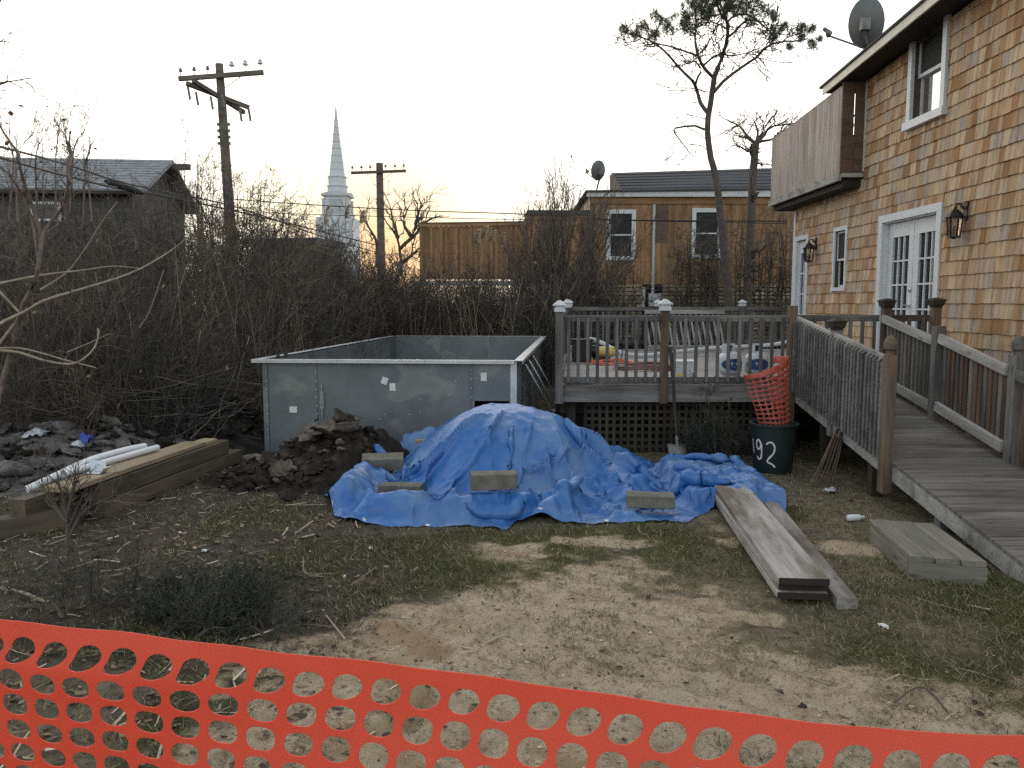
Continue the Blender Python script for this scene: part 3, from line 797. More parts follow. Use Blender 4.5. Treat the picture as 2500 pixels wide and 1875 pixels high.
# left side and rear railing
for y, zt in ((12.9, 1.79), (16.45, 1.80)): post(deck, dxl(y) + .04, y, .0, zt, deck_wood, .088, 'vinyl')
rail_run(deck, (dxl(9.4) + .03, 9.4), (dxl(12.85) + .03, 12.85), 1.69, .93, 18, deck_wood, (-1, 0, 0))
rail_run(deck, (dxl(12.95) + .03, 12.95), (dxl(16.4) + .03, 16.4), 1.70, .95, 18, deck_wood, (-1, 0, 0))
for x in (2.98, 4.72): post(deck, x, 16.45, .3, 1.80, deck_wood, .088, 'vinyl')
rail_run(deck, (1.20, 16.45), (2.92, 16.45), 1.73, .98, 14, deck_wood, (0, 1, 0))
rail_run(deck, (3.03, 16.45), (4.66, 16.45), 1.73, .98, 14, deck_wood, (0, 1, 0))
rail_run(deck, (4.78, 16.45), (6.2, 16.45), 1.73, .98, 12, deck_wood, (0, 1, 0))
# lattice skirt
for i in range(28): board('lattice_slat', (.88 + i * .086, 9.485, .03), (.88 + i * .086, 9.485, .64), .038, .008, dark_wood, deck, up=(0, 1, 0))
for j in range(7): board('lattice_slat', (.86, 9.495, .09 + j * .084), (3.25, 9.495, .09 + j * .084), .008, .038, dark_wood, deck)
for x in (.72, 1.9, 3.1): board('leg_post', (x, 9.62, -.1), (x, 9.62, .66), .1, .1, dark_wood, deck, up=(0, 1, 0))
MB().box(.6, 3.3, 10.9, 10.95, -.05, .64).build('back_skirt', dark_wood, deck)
# ================================================================== RAMP
def rz(y): return .845 - .165 * (9.3 - y)
RL, RR_ = 3.30, 4.26
rampo = thing('wooden_ramp', 'long weathered wooden access ramp with railings sloping down beside the house', 'ramp', (3.8, 7, 0))
yb = 9.26
while yb > 4.15:
    yc = yb - .069
    if rz(yc) > .03:
        board('ramp_board', (RL - .01, yc, rz(yc) - .014), (RR_ + .12 if yc < 8.2 else RR_ + .04, yc, rz(yc) - .014), .132, .028, ramp_wood, rampo, up=(0, -.163, 1))
    yb -= .1385
for x, nm in ((RL - .004, 'stringer'), (RR_ + .15, 'stringer')):
    MB().hexa([(x, 4.3, rz(4.3) - .16), (x + .04, 4.3, rz(4.3) - .16), (x + .04, 9.25, rz(9.25) - .18), (x, 9.25, rz(9.25) - .18), (x, 4.3, rz(4.3) - .03), (x + .04, 4.3, rz(4.3) - .03), (x + .04, 9.25, rz(9.25) - .03), (x, 9.25, rz(9.25) - .03)]).build(nm, rail_light, rampo)
for x, y in ((RL + .09, 8.55), (RL + .09, 7.35), (RL + .09, 6.15), (RR_, 7.3), (RR_, 8.6), (RL + .1, 5.5)): board('leg_post', (x, y, -.1), (x, y, rz(y) - .04), .09, .09, dark_wood if y > 6.5 else deck_wood, rampo, up=(0, 1, 0))
# posts
post(rampo, RL + .015, 8.17, rz(8.17) - .22, 1.60, deck_wood, .09, 'wood')
post(rampo, RL - .045, 6.86, .16, 1.36, post_brown, .092, 'ball')
MB().lathe([(.066, 1.30), (.060, 1.315), (.060, 1.335), (.050, 1.345)], 4, (RL - .045, 6.86, 0), ph=math.pi / 4).build('post_collar', post_brown, rampo)
post(rampo, RR_ + .06, 9.25, .5, 1.815, brown_cedar, .092, 'wood')
post(rampo, 4.90, 9.27, .3, 1.825, brown_cedar, .092, 'wood')
post(rampo, RR_ + .02, 8.02, rz(8.02) - .1, 1.575, deck_wood, .10)
post(rampo, RR_ + .055, 6.80, rz(6.8) - .12, 1.36, deck_wood, .10, 'ball')
# left sloping rail with close pickets
def lt(y): return 1.655 - .137 * (9.4 - y)
for a, b in ((9.25, 8.20), (8.15, 6.90)): board('top_rail', (RL - .008, a, lt(a) - .02), (RL - .008, b, lt(b) - .028), .04, .085, rail_light, rampo)
board('bottom_rail', (RL - .008, 9.2, rz(9.2) + .08), (RL - .008, 6.92, rz(6.92) + .08), .04, .085, deck_wood, rampo)
def picket_mesh():
    me = MB().hexa([(-.018, -.019, 0), (.018, -.019, 0), (.018, .019, 0), (-.018, .019, 0), (-.018, -.019, .86), (.018, -.019, .885), (.018, .019, .885), (-.018, .019, .86)]).mesh('picket', deck_wood)
    return me
pk = picket_mesh(); npk = 29
for i in range(npk):
    y = 9.18 - (9.18 - 6.98) * i / (npk - 1)
    zb_ = rz(y) - .045; zt_ = lt(y) - .012
    put('picket', pk, None, rampo, Matrix.Translation((RL - .048, y, zb_)) @ Matrix.Rotation(random.uniform(-.012, .012), 4, 'X') @ Matrix.Diagonal((1, 1, (zt_ - zb_) / .885, 1)))
# right rails
x = RR_
board('top_rail', (x, 9.2, 1.628), (x, 8.08, 1.425), .04, .09, rail_light, rampo)
board('top_rail', (x, 7.96, 1.455), (x, 6.85, 1.228), .04, .095, rail_light, rampo)
board('bottom_rail', (x, 9.2, rz(9.2) + .11), (x, 8.08, rz(8.08) + .12), .04, .09, rail_light, rampo)
board('bottom_rail', (x, 7.96, rz(7.96) + .15), (x, 6.85, rz(6.85) + .12), .04, .10, rail_light, rampo)
for i in range(12):
    y = 9.12 - i * .085; board('picket', (x + .036, y, rz(y) + .06), (x + .036, y, 1.61 - (9.2 - y) * .181), .036, .034, deck_wood, rampo, up=(1, 0, 0))
for i in range(14):
    y = 7.90 - i * .077; board('picket', (x + .038, y, rz(y) + .03), (x + .038, y, 1.44 - (7.96 - y) * .204), .05, .03, brown_cedar if i % 3 else deck_wood, rampo, up=(1, 0, 0))
# rail across the top
rail_run(rampo, (3.30, 9.33), (4.27, 9.33), 1.668, .90, 7, deck_wood, (0, -1, 0), first=.55)
rail_run(rampo, (4.37, 9.33), (4.85, 9.33), 1.668, .90, 3, brown_cedar, (0, -1, 0))
# wider rail continuing past the right end post
board('top_rail', (x + .02, 6.74, 1.20), (x + .02, 5.6, .98), .04, .09, deck_wood, rampo)
for i in range(9):
    y = 6.66 - i * .1; board('picket', (x + .056, y, rz(y) + .02), (x + .056, y, 1.17 - (6.74 - y) * .19), .04, .03, brown_cedar, rampo, up=(1, 0, 0))

# ================================================================== THINGS ON AND BY THE DECK
t = thing('loose_railing', 'loose pale railing panel leaning on the rear deck rail', 'railing', (3.5, 16, .86))
lo_, hi_ = Vector((2.70, 16.05, .93)), Vector((2.70, 16.30, 1.60)); dxv = Vector((1.62, 0, 0))
board('bottom_rail', lo_, lo_ + dxv, .04, .08, rail_light, t); board('top_rail', hi_ + Vector((0, 0, .03)), hi_ + dxv + Vector((0, 0, .03)), .04, .08, rail_light, t)
for i in range(14):
    a = lo_ + dxv * ((i + .6) / 14.2) + Vector((0, -.04, 0)); board('baluster', a, a + Vector((-.06, .26, .64)), .036, .03, rail_light, t, up=(0, -1, 0))
MB().tube([(.62, 9.395, .872), (1.60, 9.395, .872)], .021, 10).tube([(1.60, 9.395, .872), (1.69, 9.395, .872)], .024, 10).tube([(1.80, 9.395, .874), (3.15, 9.395, .876)], .021, 10)
t = MB().tube([(.62, 9.40, .873), (.95, 9.40, .873)], .026, 10).tube([(.95, 9.40, .873), (3.18, 9.40, .873)], .019, 10).build('conduit_pipe', conduit_grey, None, True)
tag(t, 'long pale pipe lying along the front edge of the deck', 'pipe')
d = crop(1340, 800, 600)
hp = [d(200, 180, y=13.6), d(300, 150, y=13.8), d(370, 103, y=14.0), d(450, 125, y=14.0), d(540, 170, y=13.9), d(620, 215, y=13.8), d(720, 243, y=13.9), d(850, 250, y=14.0), d(1000, 238, y=14.1), d(1200, 212, y=14.3), d(1500, 184, y=14.6), d(1800, 168, y=14.9), d(2000, 155, y=15.0), d(2140, 130, y=15.05)]
t = MB().tube([tuple(p) for p in resample(hp, 60)], .036, 8).build('flexible_hose', hose_white, None, True)
tag(t, 'long white flexible hose snaking across the deck floor', 'hose')
# pool pump
pp = thing('pool_pump', 'black pool pump with yellow motor on the deck behind the left railing', 'pump', (1.25, 13.2, DZ))
MB().box(1.0, 1.30, 13.0, 13.35, DZ + .02, DZ + .34).box(.97, 1.33, 12.98, 13.37, DZ + .34, DZ + .37).build('pump_body', black_metal, pp)
MB().lathe([(.07, 0), (.085, .02), (.085, .26), (.06, .30)], 18, M=Matrix.Translation((1.42, 13.2, DZ + .16)) @ Matrix.Rotation(math.pi / 2, 4, 'Y')).build('motor', yellow_paint, pp, True)
MB().lathe([(.1, 0), (.1, .1)], 16, M=Matrix.Translation((1.31, 13.2, DZ + .17)) @ Matrix.Rotation(math.pi / 2, 4, 'Y')).box(1.34, 1.62, 13.1, 13.3, DZ, DZ + .07).build('coupling', black_metal, pp, True)
MB().tube([(1.66, 13.15, DZ + .2), (1.75, 13.1, DZ + .28), (1.82, 13.1, DZ + .18), (1.78, 13.05, DZ + .04)], .009, 6).build('power_lead', cable_black, pp, True)
def coil(name, cx, cy, rx, ry, turns, r, m, label, cat, jit, tail):
    g = random.Random(name + label); pts = []
    for k in range(turns * 22):
        a = k * 2 * math.pi / 22; j = 1 + jit * math.sin(k * .37 + 2 * math.sin(k * .11)) + g.uniform(-jit, jit) * .25
        pts.append((cx + rx * j * math.cos(a), cy + ry * j * math.sin(a), DZ + r + .006 + r * .9 * (k // 22) * .55 + .01 * math.sin(k * .9)))
    pts += tail
    return tag(MB().tube(pts, r, 6).build(name, m, None, True), label, cat)
coil('extension_cord', 1.60, 12.6, .30, .42, 6, .009, cord_orange, 'tangled orange extension cord coiled on the deck floor', 'cord', .16, [(1.2, 12.4, DZ + .02), (1.15, 12.7, DZ + .012)])
coil('rubber_hose', 1.92, 11.6, .40, .38, 6, .017, hose_brown, 'brown rubber hose coiled on the deck behind the centre post', 'hose', .06, [(2.45, 11.4, DZ + .03)])
t = thing('plastic_tub', 'white square plastic tub with yellow warning tag on the deck', 'tub', (2.17, 10.1, DZ))
MB().hexa([(2.06, 9.98, DZ), (2.29, 9.98, DZ), (2.29, 10.22, DZ), (2.06, 10.22, DZ), (2.04, 9.96, DZ + .215), (2.31, 9.96, DZ + .215), (2.31, 10.24, DZ + .215), (2.04, 10.24, DZ + .215)]).box(2.03, 2.32, 9.95, 10.25, DZ + .217, DZ + .235).build('tub_body', white_plastic, t)
MB().poly([(2.07, 9.955, DZ + .06), (2.10, 9.955, DZ + .03), (2.13, 9.956, DZ + .06), (2.10, 9.957, DZ + .09)], [(0, 1, 2, 3)]).build('warning_tag', plain('tag_yellow', (.7, .55, .05), rough=.6), t)
def tank(x, y, label, turn):
    t = thing('propane_tank', label, 'gas tank', (x, y, DZ), 'propane tanks on the deck')
    MB().lathe([(.10, 0), (.10, .025), (.09, .03), (.12, .045), (.148, .075), (.152, .10), (.152, .235), (.14, .28), (.10, .315), (.05, .333), (.03, .337)], 28, (x, y, DZ)).build('tank_body', tank_grey, t, True)
    lb = MB(); n = 16
    for k in range(n + 1):
        a = turn + (k / n - .5) * 2.2
        zl = .10 + .03 * math.cos((k / n - .5) * math.pi); h = .15 * abs(math.sin(math.pi * k / n)) ** .5
        for q in (0, 1): lb.v.append((x + .1545 * math.cos(a), y + .1545 * math.sin(a), DZ + .17 + (q - .5) * h))
    lb.f = [(2 * k, 2 * k + 2, 2 * k + 3, 2 * k + 1) for k in range(n)]
    lb.build('blue_label', tank_blue, t, True)
    s = MB()
    for (da, w_, z_, h_) in ((-.25, .18, .19, .018), (-.2, .1, .165, .012), (.16, .12, .185, .02), (.05, .05, .14, .012)):
        for k in range(4):
            a0, a1 = turn + da + w_ * k / 4, turn + da + w_ * (k + .8) / 4
            s.poly([(x + .156 * math.cos(a0), y + .156 * math.sin(a0), DZ + z_ - h_ / 2), (x + .156 * math.cos(a1), y + .156 * math.sin(a1), DZ + z_ - h_ / 2), (x + .156 * math.cos(a1), y + .156 * math.sin(a1), DZ + z_ + h_ / 2), (x + .156 * math.cos(a0), y + .156 * math.sin(a0), DZ + z_ + h_ / 2)], [(0, 1, 2, 3)])
    s.build('label_marks', label_paper, t)
    cl = MB()
    for k in range(10):
        a0, a1 = turn + 2.2 + k * .37, turn + 2.2 + (k + 1) * .37
        z0 = .30 if k % 4 else .345
        P = [(x + r * math.cos(a), y + r * math.sin(a), DZ + zz) for zz in (.285, .43) for r in (.10, .106) for a in (a0, a1)]
        cl.hexa([P[0], P[1], P[3], P[2], P[4], P[5], P[7], P[6]])
    cl.build('collar', tank_grey, t)
    MB().lathe([(.02, .335), (.02, .38), (.03, .385), (.03, .41), (.012, .415)], 10, (x, y, DZ)).box(x - .05, x - .01, y - .012, y + .012, DZ + .355, DZ + .38).build('valve', black_metal, t)
tank(2.83, 10.35, 'left grey propane tank with blue label behind the deck railing', -1.5)
tank(3.18, 10.36, 'right grey propane tank with black valve half behind the orange mesh', -1.7)
# shovel
t = thing('shovel', 'long handled shovel with square blade leaning on the deck front', 'shovel', (1.85, 8.8, 0))
MB().tube([(1.823, 9.20, 1.30), (1.835, 9.08, .95), (1.85, 8.86, .30)], [.02, .019, .021], 10).build('handle', dark_wood, t, True)
sb = MB(); nx, nz_ = 8, 6
for j in range(nz_ + 1):
    for i in range(nx + 1):
        a = i / nx * 2 - 1; h = j / nz_
        hw = .112 * (1 - .12 * h - .25 * max(0, h - .75))
        sb.v.append((1.853 + a * hw, 8.85 - h * .10 + .035 * (a * a) * (1 - .5 * h) - .03, .235 - h * .2 + .03 * (1 - a * a) * (1 - h) * 0 - .02 * h * (1 - a * a)))
for j in range(nz_):
    for i in range(nx): q = j * (nx + 1) + i; sb.f.append((q, q + 1, q + nx + 2, q + nx + 1))
o = sb.build('blade', rust_iron, t, True); md = o.modifiers.new('thickness', 'SOLIDIFY'); md.thickness = .004
MB().tube([(1.85, 8.86, .32), (1.852, 8.83, .23), (1.853, 8.80, .13)], [.023, .024, .012], 10).build('socket', rust_iron, t, True)
# stakes leaning on the ramp
for i in range(6):
    b = Vector((2.93 + i * .045, 7.72 + .02 * (i % 2), .01)); tp = Vector((3.24 + i * .018, 7.88 + .015 * (i % 3), .56 + .02 * (i % 2)))
    tag(MB().tube([b, b.lerp(tp, .5) + Vector((0, -.01, 0)), tp], .009, 6).build('metal_stake', post_brown, None, True), 'thin rusty stake in the bundle leaning against the ramp side', 'stake', 'stakes leaning under the ramp')
# rubbish bin
bx_, by_ = 2.79, 8.42
t = thing('trash_can', 'dark green round trash can with white sprayed number by the ramp', 'trash can', (bx_, by_, 0))
BH = .54
MB().lathe([(.19, 0), (.195, .01), (.235, BH - .03), (.252, BH - .03), (.256, BH - .012), (.256, BH), (.238, BH), (.232, BH - .02), (.186, .02)], 36, (bx_, by_, 0), cap=(True, True)).build('bin_body', can_green, t, True)
def on_can(az, z):
    r = .195 + (.235 - .195) * (z - .01) / (BH - .04) + .0015
    return Vector((bx_ + r * math.sin(az), by_ - r * math.cos(az), z))
def stroke(pl, wd):
    P = resample([(a, z, 0) for a, z in pl], 22); s = MB(); g = random.Random(len(pl))
    for i in range(22):
        a, z = P[i][:2]; q0, q1 = P[max(i - 1, 0)], P[min(i + 1, 21)]
        da, dz = (q1[0] - q0[0]) * .22, q1[1] - q0[1]; L = math.hypot(da, dz) or 1
        ww = wd * (.85 + .35 * g.random())
        for sg in (-1, 1): s.v.append(tuple(on_can(a - sg * dz / L * ww / .22, z + sg * da / L * ww)))
    s.f = [(2 * i, 2 * i + 1, 2 * i + 3, 2 * i + 2) for i in range(21)]
    return s
base_az = math.atan2(bx_, by_) * -1
def num(pl, wd=.0085):
    s = stroke([(base_az + a, z) for a, z in pl], wd); return s
g1 = num([(-1.18, .37), (-1.16, .30), (-1.13, .22)])
g2 = num([(-.58, .335), (-.72, .375), (-.86, .345), (-.84, .29), (-.70, .275), (-.60, .32), (-.575, .35), (-.56, .25), (-.60, .185), (-.74, .165), (-.84, .195)])
g3 = num([(-.32, .335), (-.18, .36), (-.02, .35), (.08, .30), (.02, .245), (-.14, .20), (-.28, .155), (-.18, .14), (-.02, .125), (.12, .095)])
for g_ in (g1, g2, g3): g_.build('painted_digit', spray_white, t)
# orange mesh cell builder: square cells with a rounded hole
def holed_sheet(nu, nv, pos, hole=lambda i, j: (.36, .36, 2.2), solid=lambda i, j: False, n=16):
    V, F, idx = [], [], {}
    def vert(u, v):
        k = (round(u, 5), round(v, 5))
        if k not in idx: idx[k] = len(V); V.append(pos(u, v))
        return idx[k]
    sq = []
    for k in range(n):
        a = 2 * math.pi * (k + .5) / n; c_, s_ = math.cos(a), math.sin(a); m_ = max(abs(c_), abs(s_)); sq.append((c_ / m_ * .5, s_ / m_ * .5))
    # use corners and even edge points so neighbouring cells share vertices
    e = n // 4; sq = []
    for k in range(e): sq.append((.5, -.5 + k / e))
    for k in range(e): sq.append((.5 - k / e, .5))
    for k in range(e): sq.append((-.5, .5 - k / e))
    for k in range(e): sq.append((-.5 + k / e, -.5))
    for j in range(nv):
        for i in range(nu):
            out = [vert(i + .5 + a, j + .5 + b) for a, b in sq]
            if solid(i, j): F.append(tuple(out)); continue
            hx, hy, p = hole(i, j); inn = []; mid = []
            for a, b in sq:
                an = math.atan2(b, a); c_, s_ = abs(math.cos(an)), abs(math.sin(an))
                r = 1 / (c_ ** p + s_ ** p) ** (1 / p)
                X_, Y_ = hx * r * math.cos(an), hy * r * math.sin(an)
                inn.append(vert(i + .5 + X_, j + .5 + Y_))
            for k in range(n): F.append((out[k], out[(k + 1) % n], inn[(k + 1) % n], inn[k]))
    return V, F
def orange_mat(k=1.0, tl=.45):
    m, t, b = newmat('orange_safety_plastic')
    v = coords(t); c = ramp(t, noise(t, v, 5, 4), [(.3, (.82 * k, .18 * k, .12 * k)), (.7, (.87 * k, .21 * k, .14 * k))])
    t.links.new(c, b.inputs['Base Color']); b.inputs['Roughness'].default_value = .42; b.inputs['Specular IOR Level'].default_value = .5
    tr = nd(t, 'BsdfTranslucent'); tr.inputs[0].default_value = (1.0, .20, .07, 1)
    mx = nd(t, 'MixShader'); mx.inputs[0].default_value = tl
    out = t.nodes['Material Output']; t.links.new(b.outputs[0], mx.inputs[1]); t.links.new(tr.outputs[0], mx.inputs[2]); t.links.new(mx.outputs[0], out.inputs[0])
    bump(t, b, noise(t, v, 9, 3), .15, .01)
    return m
orange = orange_mat()
def roll_pos(u, v):
    s, h = u / 11.0, v / 13.0                 # s along the strip, h from bottom to top
    top = 1.03 + .19 * sstep(.0, .75, s); z = .42 + (top - .42) * h
    ang = s * 4.4
    k = .62 + .38 * h
    if s < .62:
        x = 2.50 + (2.97 - 2.50) * (s / .62) + .05 * (1 - h); y = 8.60 - .10 * math.sin(s / .62 * math.pi)
        x = 2.985 - (2.985 - x) * (.66 + .34 * h)
    else:
        q = (s - .62) / .38 * math.pi * .9
        x = 2.93 + .055 * math.sin(q) + .03; y = 8.66 - .06 * math.cos(q) + .04 * q
        x = x - .25 * max(0, q - 1.6) * .3
    return (x, y + .012 * math.sin(u * 1.3 + v * .7) + (1 - h) * -.06, z + .008 * math.sin(u * .9))
V, F = holed_sheet(11, 13, roll_pos, hole=lambda i, j: (.40, .36, 2.4), solid=lambda i, j: j == 12)
me = bpy.data.meshes.new('mesh_roll'); me.from_pydata(V, [], F); me.update(); me.materials.append(orange_mat(.62, .2))
me.polygons.foreach_set('use_smooth', np.ones(len(F), dtype=bool))
o = put('safety_netting', me); tag(o, 'piece of orange plastic safety netting standing rolled in the trash can', 'safety netting')
md = o.modifiers.new('thickness', 'SOLIDIFY'); md.thickness = .003
# ================================================================== STEEL POOL SHELL
PT = 1.14
FL, FR_, BR, BL = Vector((-3.03, 9.68, 0)), Vector((.03, 9.47, 0)), Vector((.60, 16.45, 0)), Vector((-2.42, 16.65, 0))
pool = thing('steel_pool_shell', 'open topped galvanised steel panel pool shell standing behind the dirt pile', 'pool', (-1.2, 13, 0))
def wall_panel(a, b, z0, z1, out, nm='wall_panel'):
    a, b = Vector(a), Vector(b); o_ = Vector(out) * .004; up = Vector((0, 0, 1))
    return MB().hexa([a + up * z0, b + up * z0, b + up * z0 - o_, a + up * z0 - o_, a + up * z1, b + up * z1, b + up * z1 - o_, a + up * z1 - o_]).build(nm, steel, pool)
def side(a, b, cuts, out, flange=True):
    out = Vector(out); pts = [a.lerp(b, c) for c in cuts]
    dv = (b - a).normalized()
    for p, q in zip(pts, pts[1:]): wall_panel(p + dv * .002, q - dv * .002, -.05, PT - .03, out)
    for p in pts[1:-1]:
        MB().bar(p + out * .006 + Vector((0, 0, .0)), p + out * .006 + Vector((0, 0, PT - .04)), .022, .010, up=tuple(out)).build('seam_strip', steel_bright, pool)
fd = (FR_ - FL).normalized(); fo = Vector((fd.y, -fd.x, 0))
def along(d): return FL + fd * d
LW = (FR_ - FL).length
c1_, c2_ = .655 / LW, 2.545 / LW
p1, p2 = along(.655), along(2.545)
wall_panel(FL, p1 - fd * .002, -.05, PT - .03, fo); wall_panel(p1 + fd * .002, p2 - fd * .002, -.05, PT - .03, fo)
wall_panel(p2 + fd * .002, FR_ - fd * .02, .64, PT - .03, fo)
wall_panel(p2 + fd * .002, p2 + fd * .04, -.05, .64, fo); wall_panel(FR_ - fd * .06, FR_ - fd * .02, -.05, .64, fo)
bi = -fo * .45
rb = MB(); A_, B_ = p2 + fd * .03, FR_ - fd * .05
for q0, q1, z0, z1 in ((A_ - fo * .01, B_ - fo * .01, .645, .655),):
    rb.hexa([q0 + Vector((0, 0, z0)), q1 + Vector((0, 0, z0)), q1 + bi + Vector((0, 0, z0)), q0 + bi + Vector((0, 0, z0)), q0 + Vector((0, 0, z1)), q1 + Vector((0, 0, z1)), q1 + bi + Vector((0, 0, z1)), q0 + bi + Vector((0, 0, z1))])
for q0, q1 in ((A_, A_ + bi), (B_ + bi, B_), (A_ + bi, B_ + bi)): rb.bar(q0 - fo * .01 + Vector((0, 0, .29)), q1 - fo * .01 + Vector((0, 0, .29)), .006, .70)
rb.build('shade_box', dark_soffit, pool)  # box added behind the opening to shut out light and darken it
for p in (p1, p2): MB().bar(p + fo * .006, p + fo * .006 + Vector((0, 0, PT - .035)), .024, .010, up=tuple(fo)).build('seam_strip', steel, pool)
MB().bar(FR_ + fo * .01 - fd * .01, FR_ + fo * .01 - fd * .01 + Vector((0, 0, PT - .03)), .075, .02, up=tuple(fo)).build('corner_post', steel_bright, pool)
MB().bar(FL + fo * .008 + fd * .03, FL + fo * .008 + fd * .03 + Vector((0, 0, PT - .03)), .06, .014, up=tuple(fo)).build('corner_post', steel, pool)
rd = (BR - FR_).normalized(); ro = Vector((rd.y, -rd.x, 0))
side(FR_, BR, [0, .14, .33, .55, .78, 1], ro)
side(BR, BL, [0, .36, .70, 1], (rd.x, rd.y, 0)); side(BL, FL, [0, .2, .45, .7, 1], -ro)
# ribs on the right wall
for c in (.05, .09, .2, .27, .44):
    p = FR_.lerp(BR, c); MB().bar(p + ro * .02, p + ro * .02 + Vector((0, 0, PT - .04)), .03, .036, up=tuple(ro)).build('rib', steel, pool)
def flange(a, b, wd, out, ext0=0, ext1=0, n=1):
    a, b, out = Vector(a), Vector(b), Vector(out); dv = (b - a).normalized(); a = a - dv * ext0; b = b + dv * ext1
    for i in range(n):
        p, q = a.lerp(b, i / n) + dv * .002, a.lerp(b, (i + 1) / n) - dv * .002
        cz = Vector((0, 0, PT - .012))
        m_ = MB().bar(p + out * wd / 2 + cz, q + out * wd / 2 + cz, wd, .006)
        m_.bar(p + out * wd + Vector((0, 0, PT - .032)), q + out * wd + Vector((0, 0, PT - .032)), .004, .036)
        m_.build('top_flange', steel_bright, pool)
flange(FL, FR_, .085, fo, .11, .0, 3); flange(FR_, BR, .10, ro, .085, .08, 3); flange(BR, BL, .085, (rd.x, rd.y, 0), 0, 0, 3); flange(BL, FL, .10, -ro, .0, .0, 3)
# bolts
bolt = MB().lathe([(.009, 0), (.009, .010), (.004, .013)], 6).mesh('bolt', zinc)
def put_bolt(p, out): put('bolt', bolt, None, pool, Matrix.Translation(Vector(p) + Vector(out) * .010) @ Vector(out).to_track_quat('Z', 'Y').to_matrix().to_4x4())
for k in range(9):
    for dd_ in (.045, .665): put_bolt(along(dd_) + Vector((0, 0, .16 + k * .1)), fo)
for k in range(4):
    for dd_ in (2.555, LW - .03): put_bolt(along(dd_) + Vector((0, 0, .68 + k * .11)), fo)
for dd_, zz in ((2.40, .91), (2.36, .87), (2.28, .70), (2.0, .70), (1.93, .645), (1.93, .5), (1.8, .465), (1.5, .465), (1.44, .40), (2.62, .91), (2.82, .91)): put_bolt(along(dd_) + Vector((0, 0, zz)) - fo * .008, fo)
for c in (.045, .085, .195):
    for k in range(6): put_bolt(FR_.lerp(BR, c) + ro * .032 + Vector((0, 0, .25 + k * .13)), ro)
# turnbuckle, paper labels, clamps, braces
tb = along(.73) + fo * .022
m_ = MB(); m_.tube([tb + Vector((0, 0, .83)), tb + Vector((0, 0, .42))], .008, 8).bar(tb + Vector((-.016, 0, .54)), tb + Vector((-.016, 0, .73)), .008, .008).bar(tb + Vector((.016, 0, .54)), tb + Vector((.016, 0, .73)), .008, .008).bar(tb + Vector((-.02, 0, .54)), tb + Vector((.02, 0, .54)), .014, .014).bar(tb + Vector((-.02, 0, .73)), tb + Vector((.02, 0, .73)), .014, .014)
m_.build('turnbuckle', zinc, pool, True)
def paper(d_, z0, w_, h_, rot, label=None):
    c = along(d_) + fo * .004 + Vector((0, 0, z0)); R = Matrix.Rotation(rot, 3, fo)
    P = [c + R @ (fd * sx * w_ / 2 + Vector((0, 0, sz * h_ / 2))) + fo * e for e in (0, .0015) for sx, sz in ((-1, -1), (1, -1), (1, 1), (-1, 1))]
    MB().hexa(P).build('paper_label', label_paper, pool)
paper(.365, .515, .092, .075, .0); paper(1.50, .875, .075, .085, -.35); paper(1.595, .80, .072, .092, .02); paper(2.70, .93, .072, .10, 0)
for d_, h_ in ((.16, .03), (.30, .07)):
    p = FL + rd * .25 + fd * d_ * .7 + Vector((0, 0, PT - .008)); board('edge_clip', p, p + Vector((-.02, .01, h_)), .045, .03, can_green, pool, up=(0, 1, 0))
for c, top in ((.17, .99), (.28, .99), (.42, 1.0)):
    p = FR_.lerp(BR, c) + ro * .05; q = p + ro * .42 + Vector((0, -.05, .28))
    MB().tube([p + Vector((0, 0, top)), q], .011, 8).tube([p + Vector((0, 0, top)), (p + Vector((0, 0, top))).lerp(q, .35)], .017, 8).tube([q, q - Vector((0, 0, .3))], .013, 8).build('brace', zinc, pool, True)
    MB().box(q.x - .08, q.x + .08, q.y - .06, q.y + .06, q.z - .02, q.z).build('brace_foot', zinc, pool)
# faint printed marks inside the far left wall
mk = MB(); g = random.Random(4); ld = (FL - BL).normalized()
for (c0, c1, zz, hh) in ((.30, .44, .93, .06), (.47, .60, .90, .06), (.12, .26, .97, .05), (.63, .78, .87, .07)):
    x_ = c0
    while x_ < c1:
        a = BL.lerp(FL, x_) + ro * .0065; b_ = BL.lerp(FL, x_ + .009) + ro * .0065; z0, z1 = zz - hh / 2 + g.uniform(0, .02), zz + hh / 2 - g.uniform(0, .02)
        mk.poly([a + Vector((0, 0, z0)), b_ + Vector((0, 0, z0)), b_ + Vector((0, 0, z1)), a + Vector((0, 0, z1))], [(0, 1, 2, 3)]); x_ += .014 + g.random() * .006
mk.build('faint_stamp', plain('stamp_grey', (.16, .18, .18), rough=.6, bs=0), pool)

# ================================================================== BLUE TARPAULIN over a heap: cloth settled in code
NU, NV = 210, 165
def curve(pts, n):
    P = resample([(p[0], p[1], 0) for p in pts], n); return P[:, :2]
front = [(-1.64, 7.0), (-1.47, 6.62), (-1.16, 6.40), (-.77, 6.32), (-.40, 6.35), (-.06, 6.22), (.06, 6.42), (.54, 6.35), (1.04, 6.43), (1.42, 6.44), (1.60, 6.62), (1.80, 6.86), (2.05, 6.84), (2.36, 6.74)]
right = [(2.36, 6.74), (2.46, 7.3), (2.58, 8.0), (2.60, 8.45)]
back = [(-1.70, 9.0), (-1.25, 9.25), (-.6, 9.2), (.2, 9.15), (.9, 9.05), (1.25, 9.1), (1.7, 8.9), (2.1, 8.78), (2.60, 8.45)]
left = [(-1.64, 7.0), (-1.80, 7.6), (-1.78, 8.3), (-1.70, 9.0)]
s = np.linspace(0, 1, NU); tt_ = np.linspace(0, 1, NV)
Fc, Bc, Lc, Rc = curve(front, NU), curve(back, NU), curve(left, NV), curve(right, NV)
S_, T_ = np.meshgrid(s, tt_, indexing='ij')
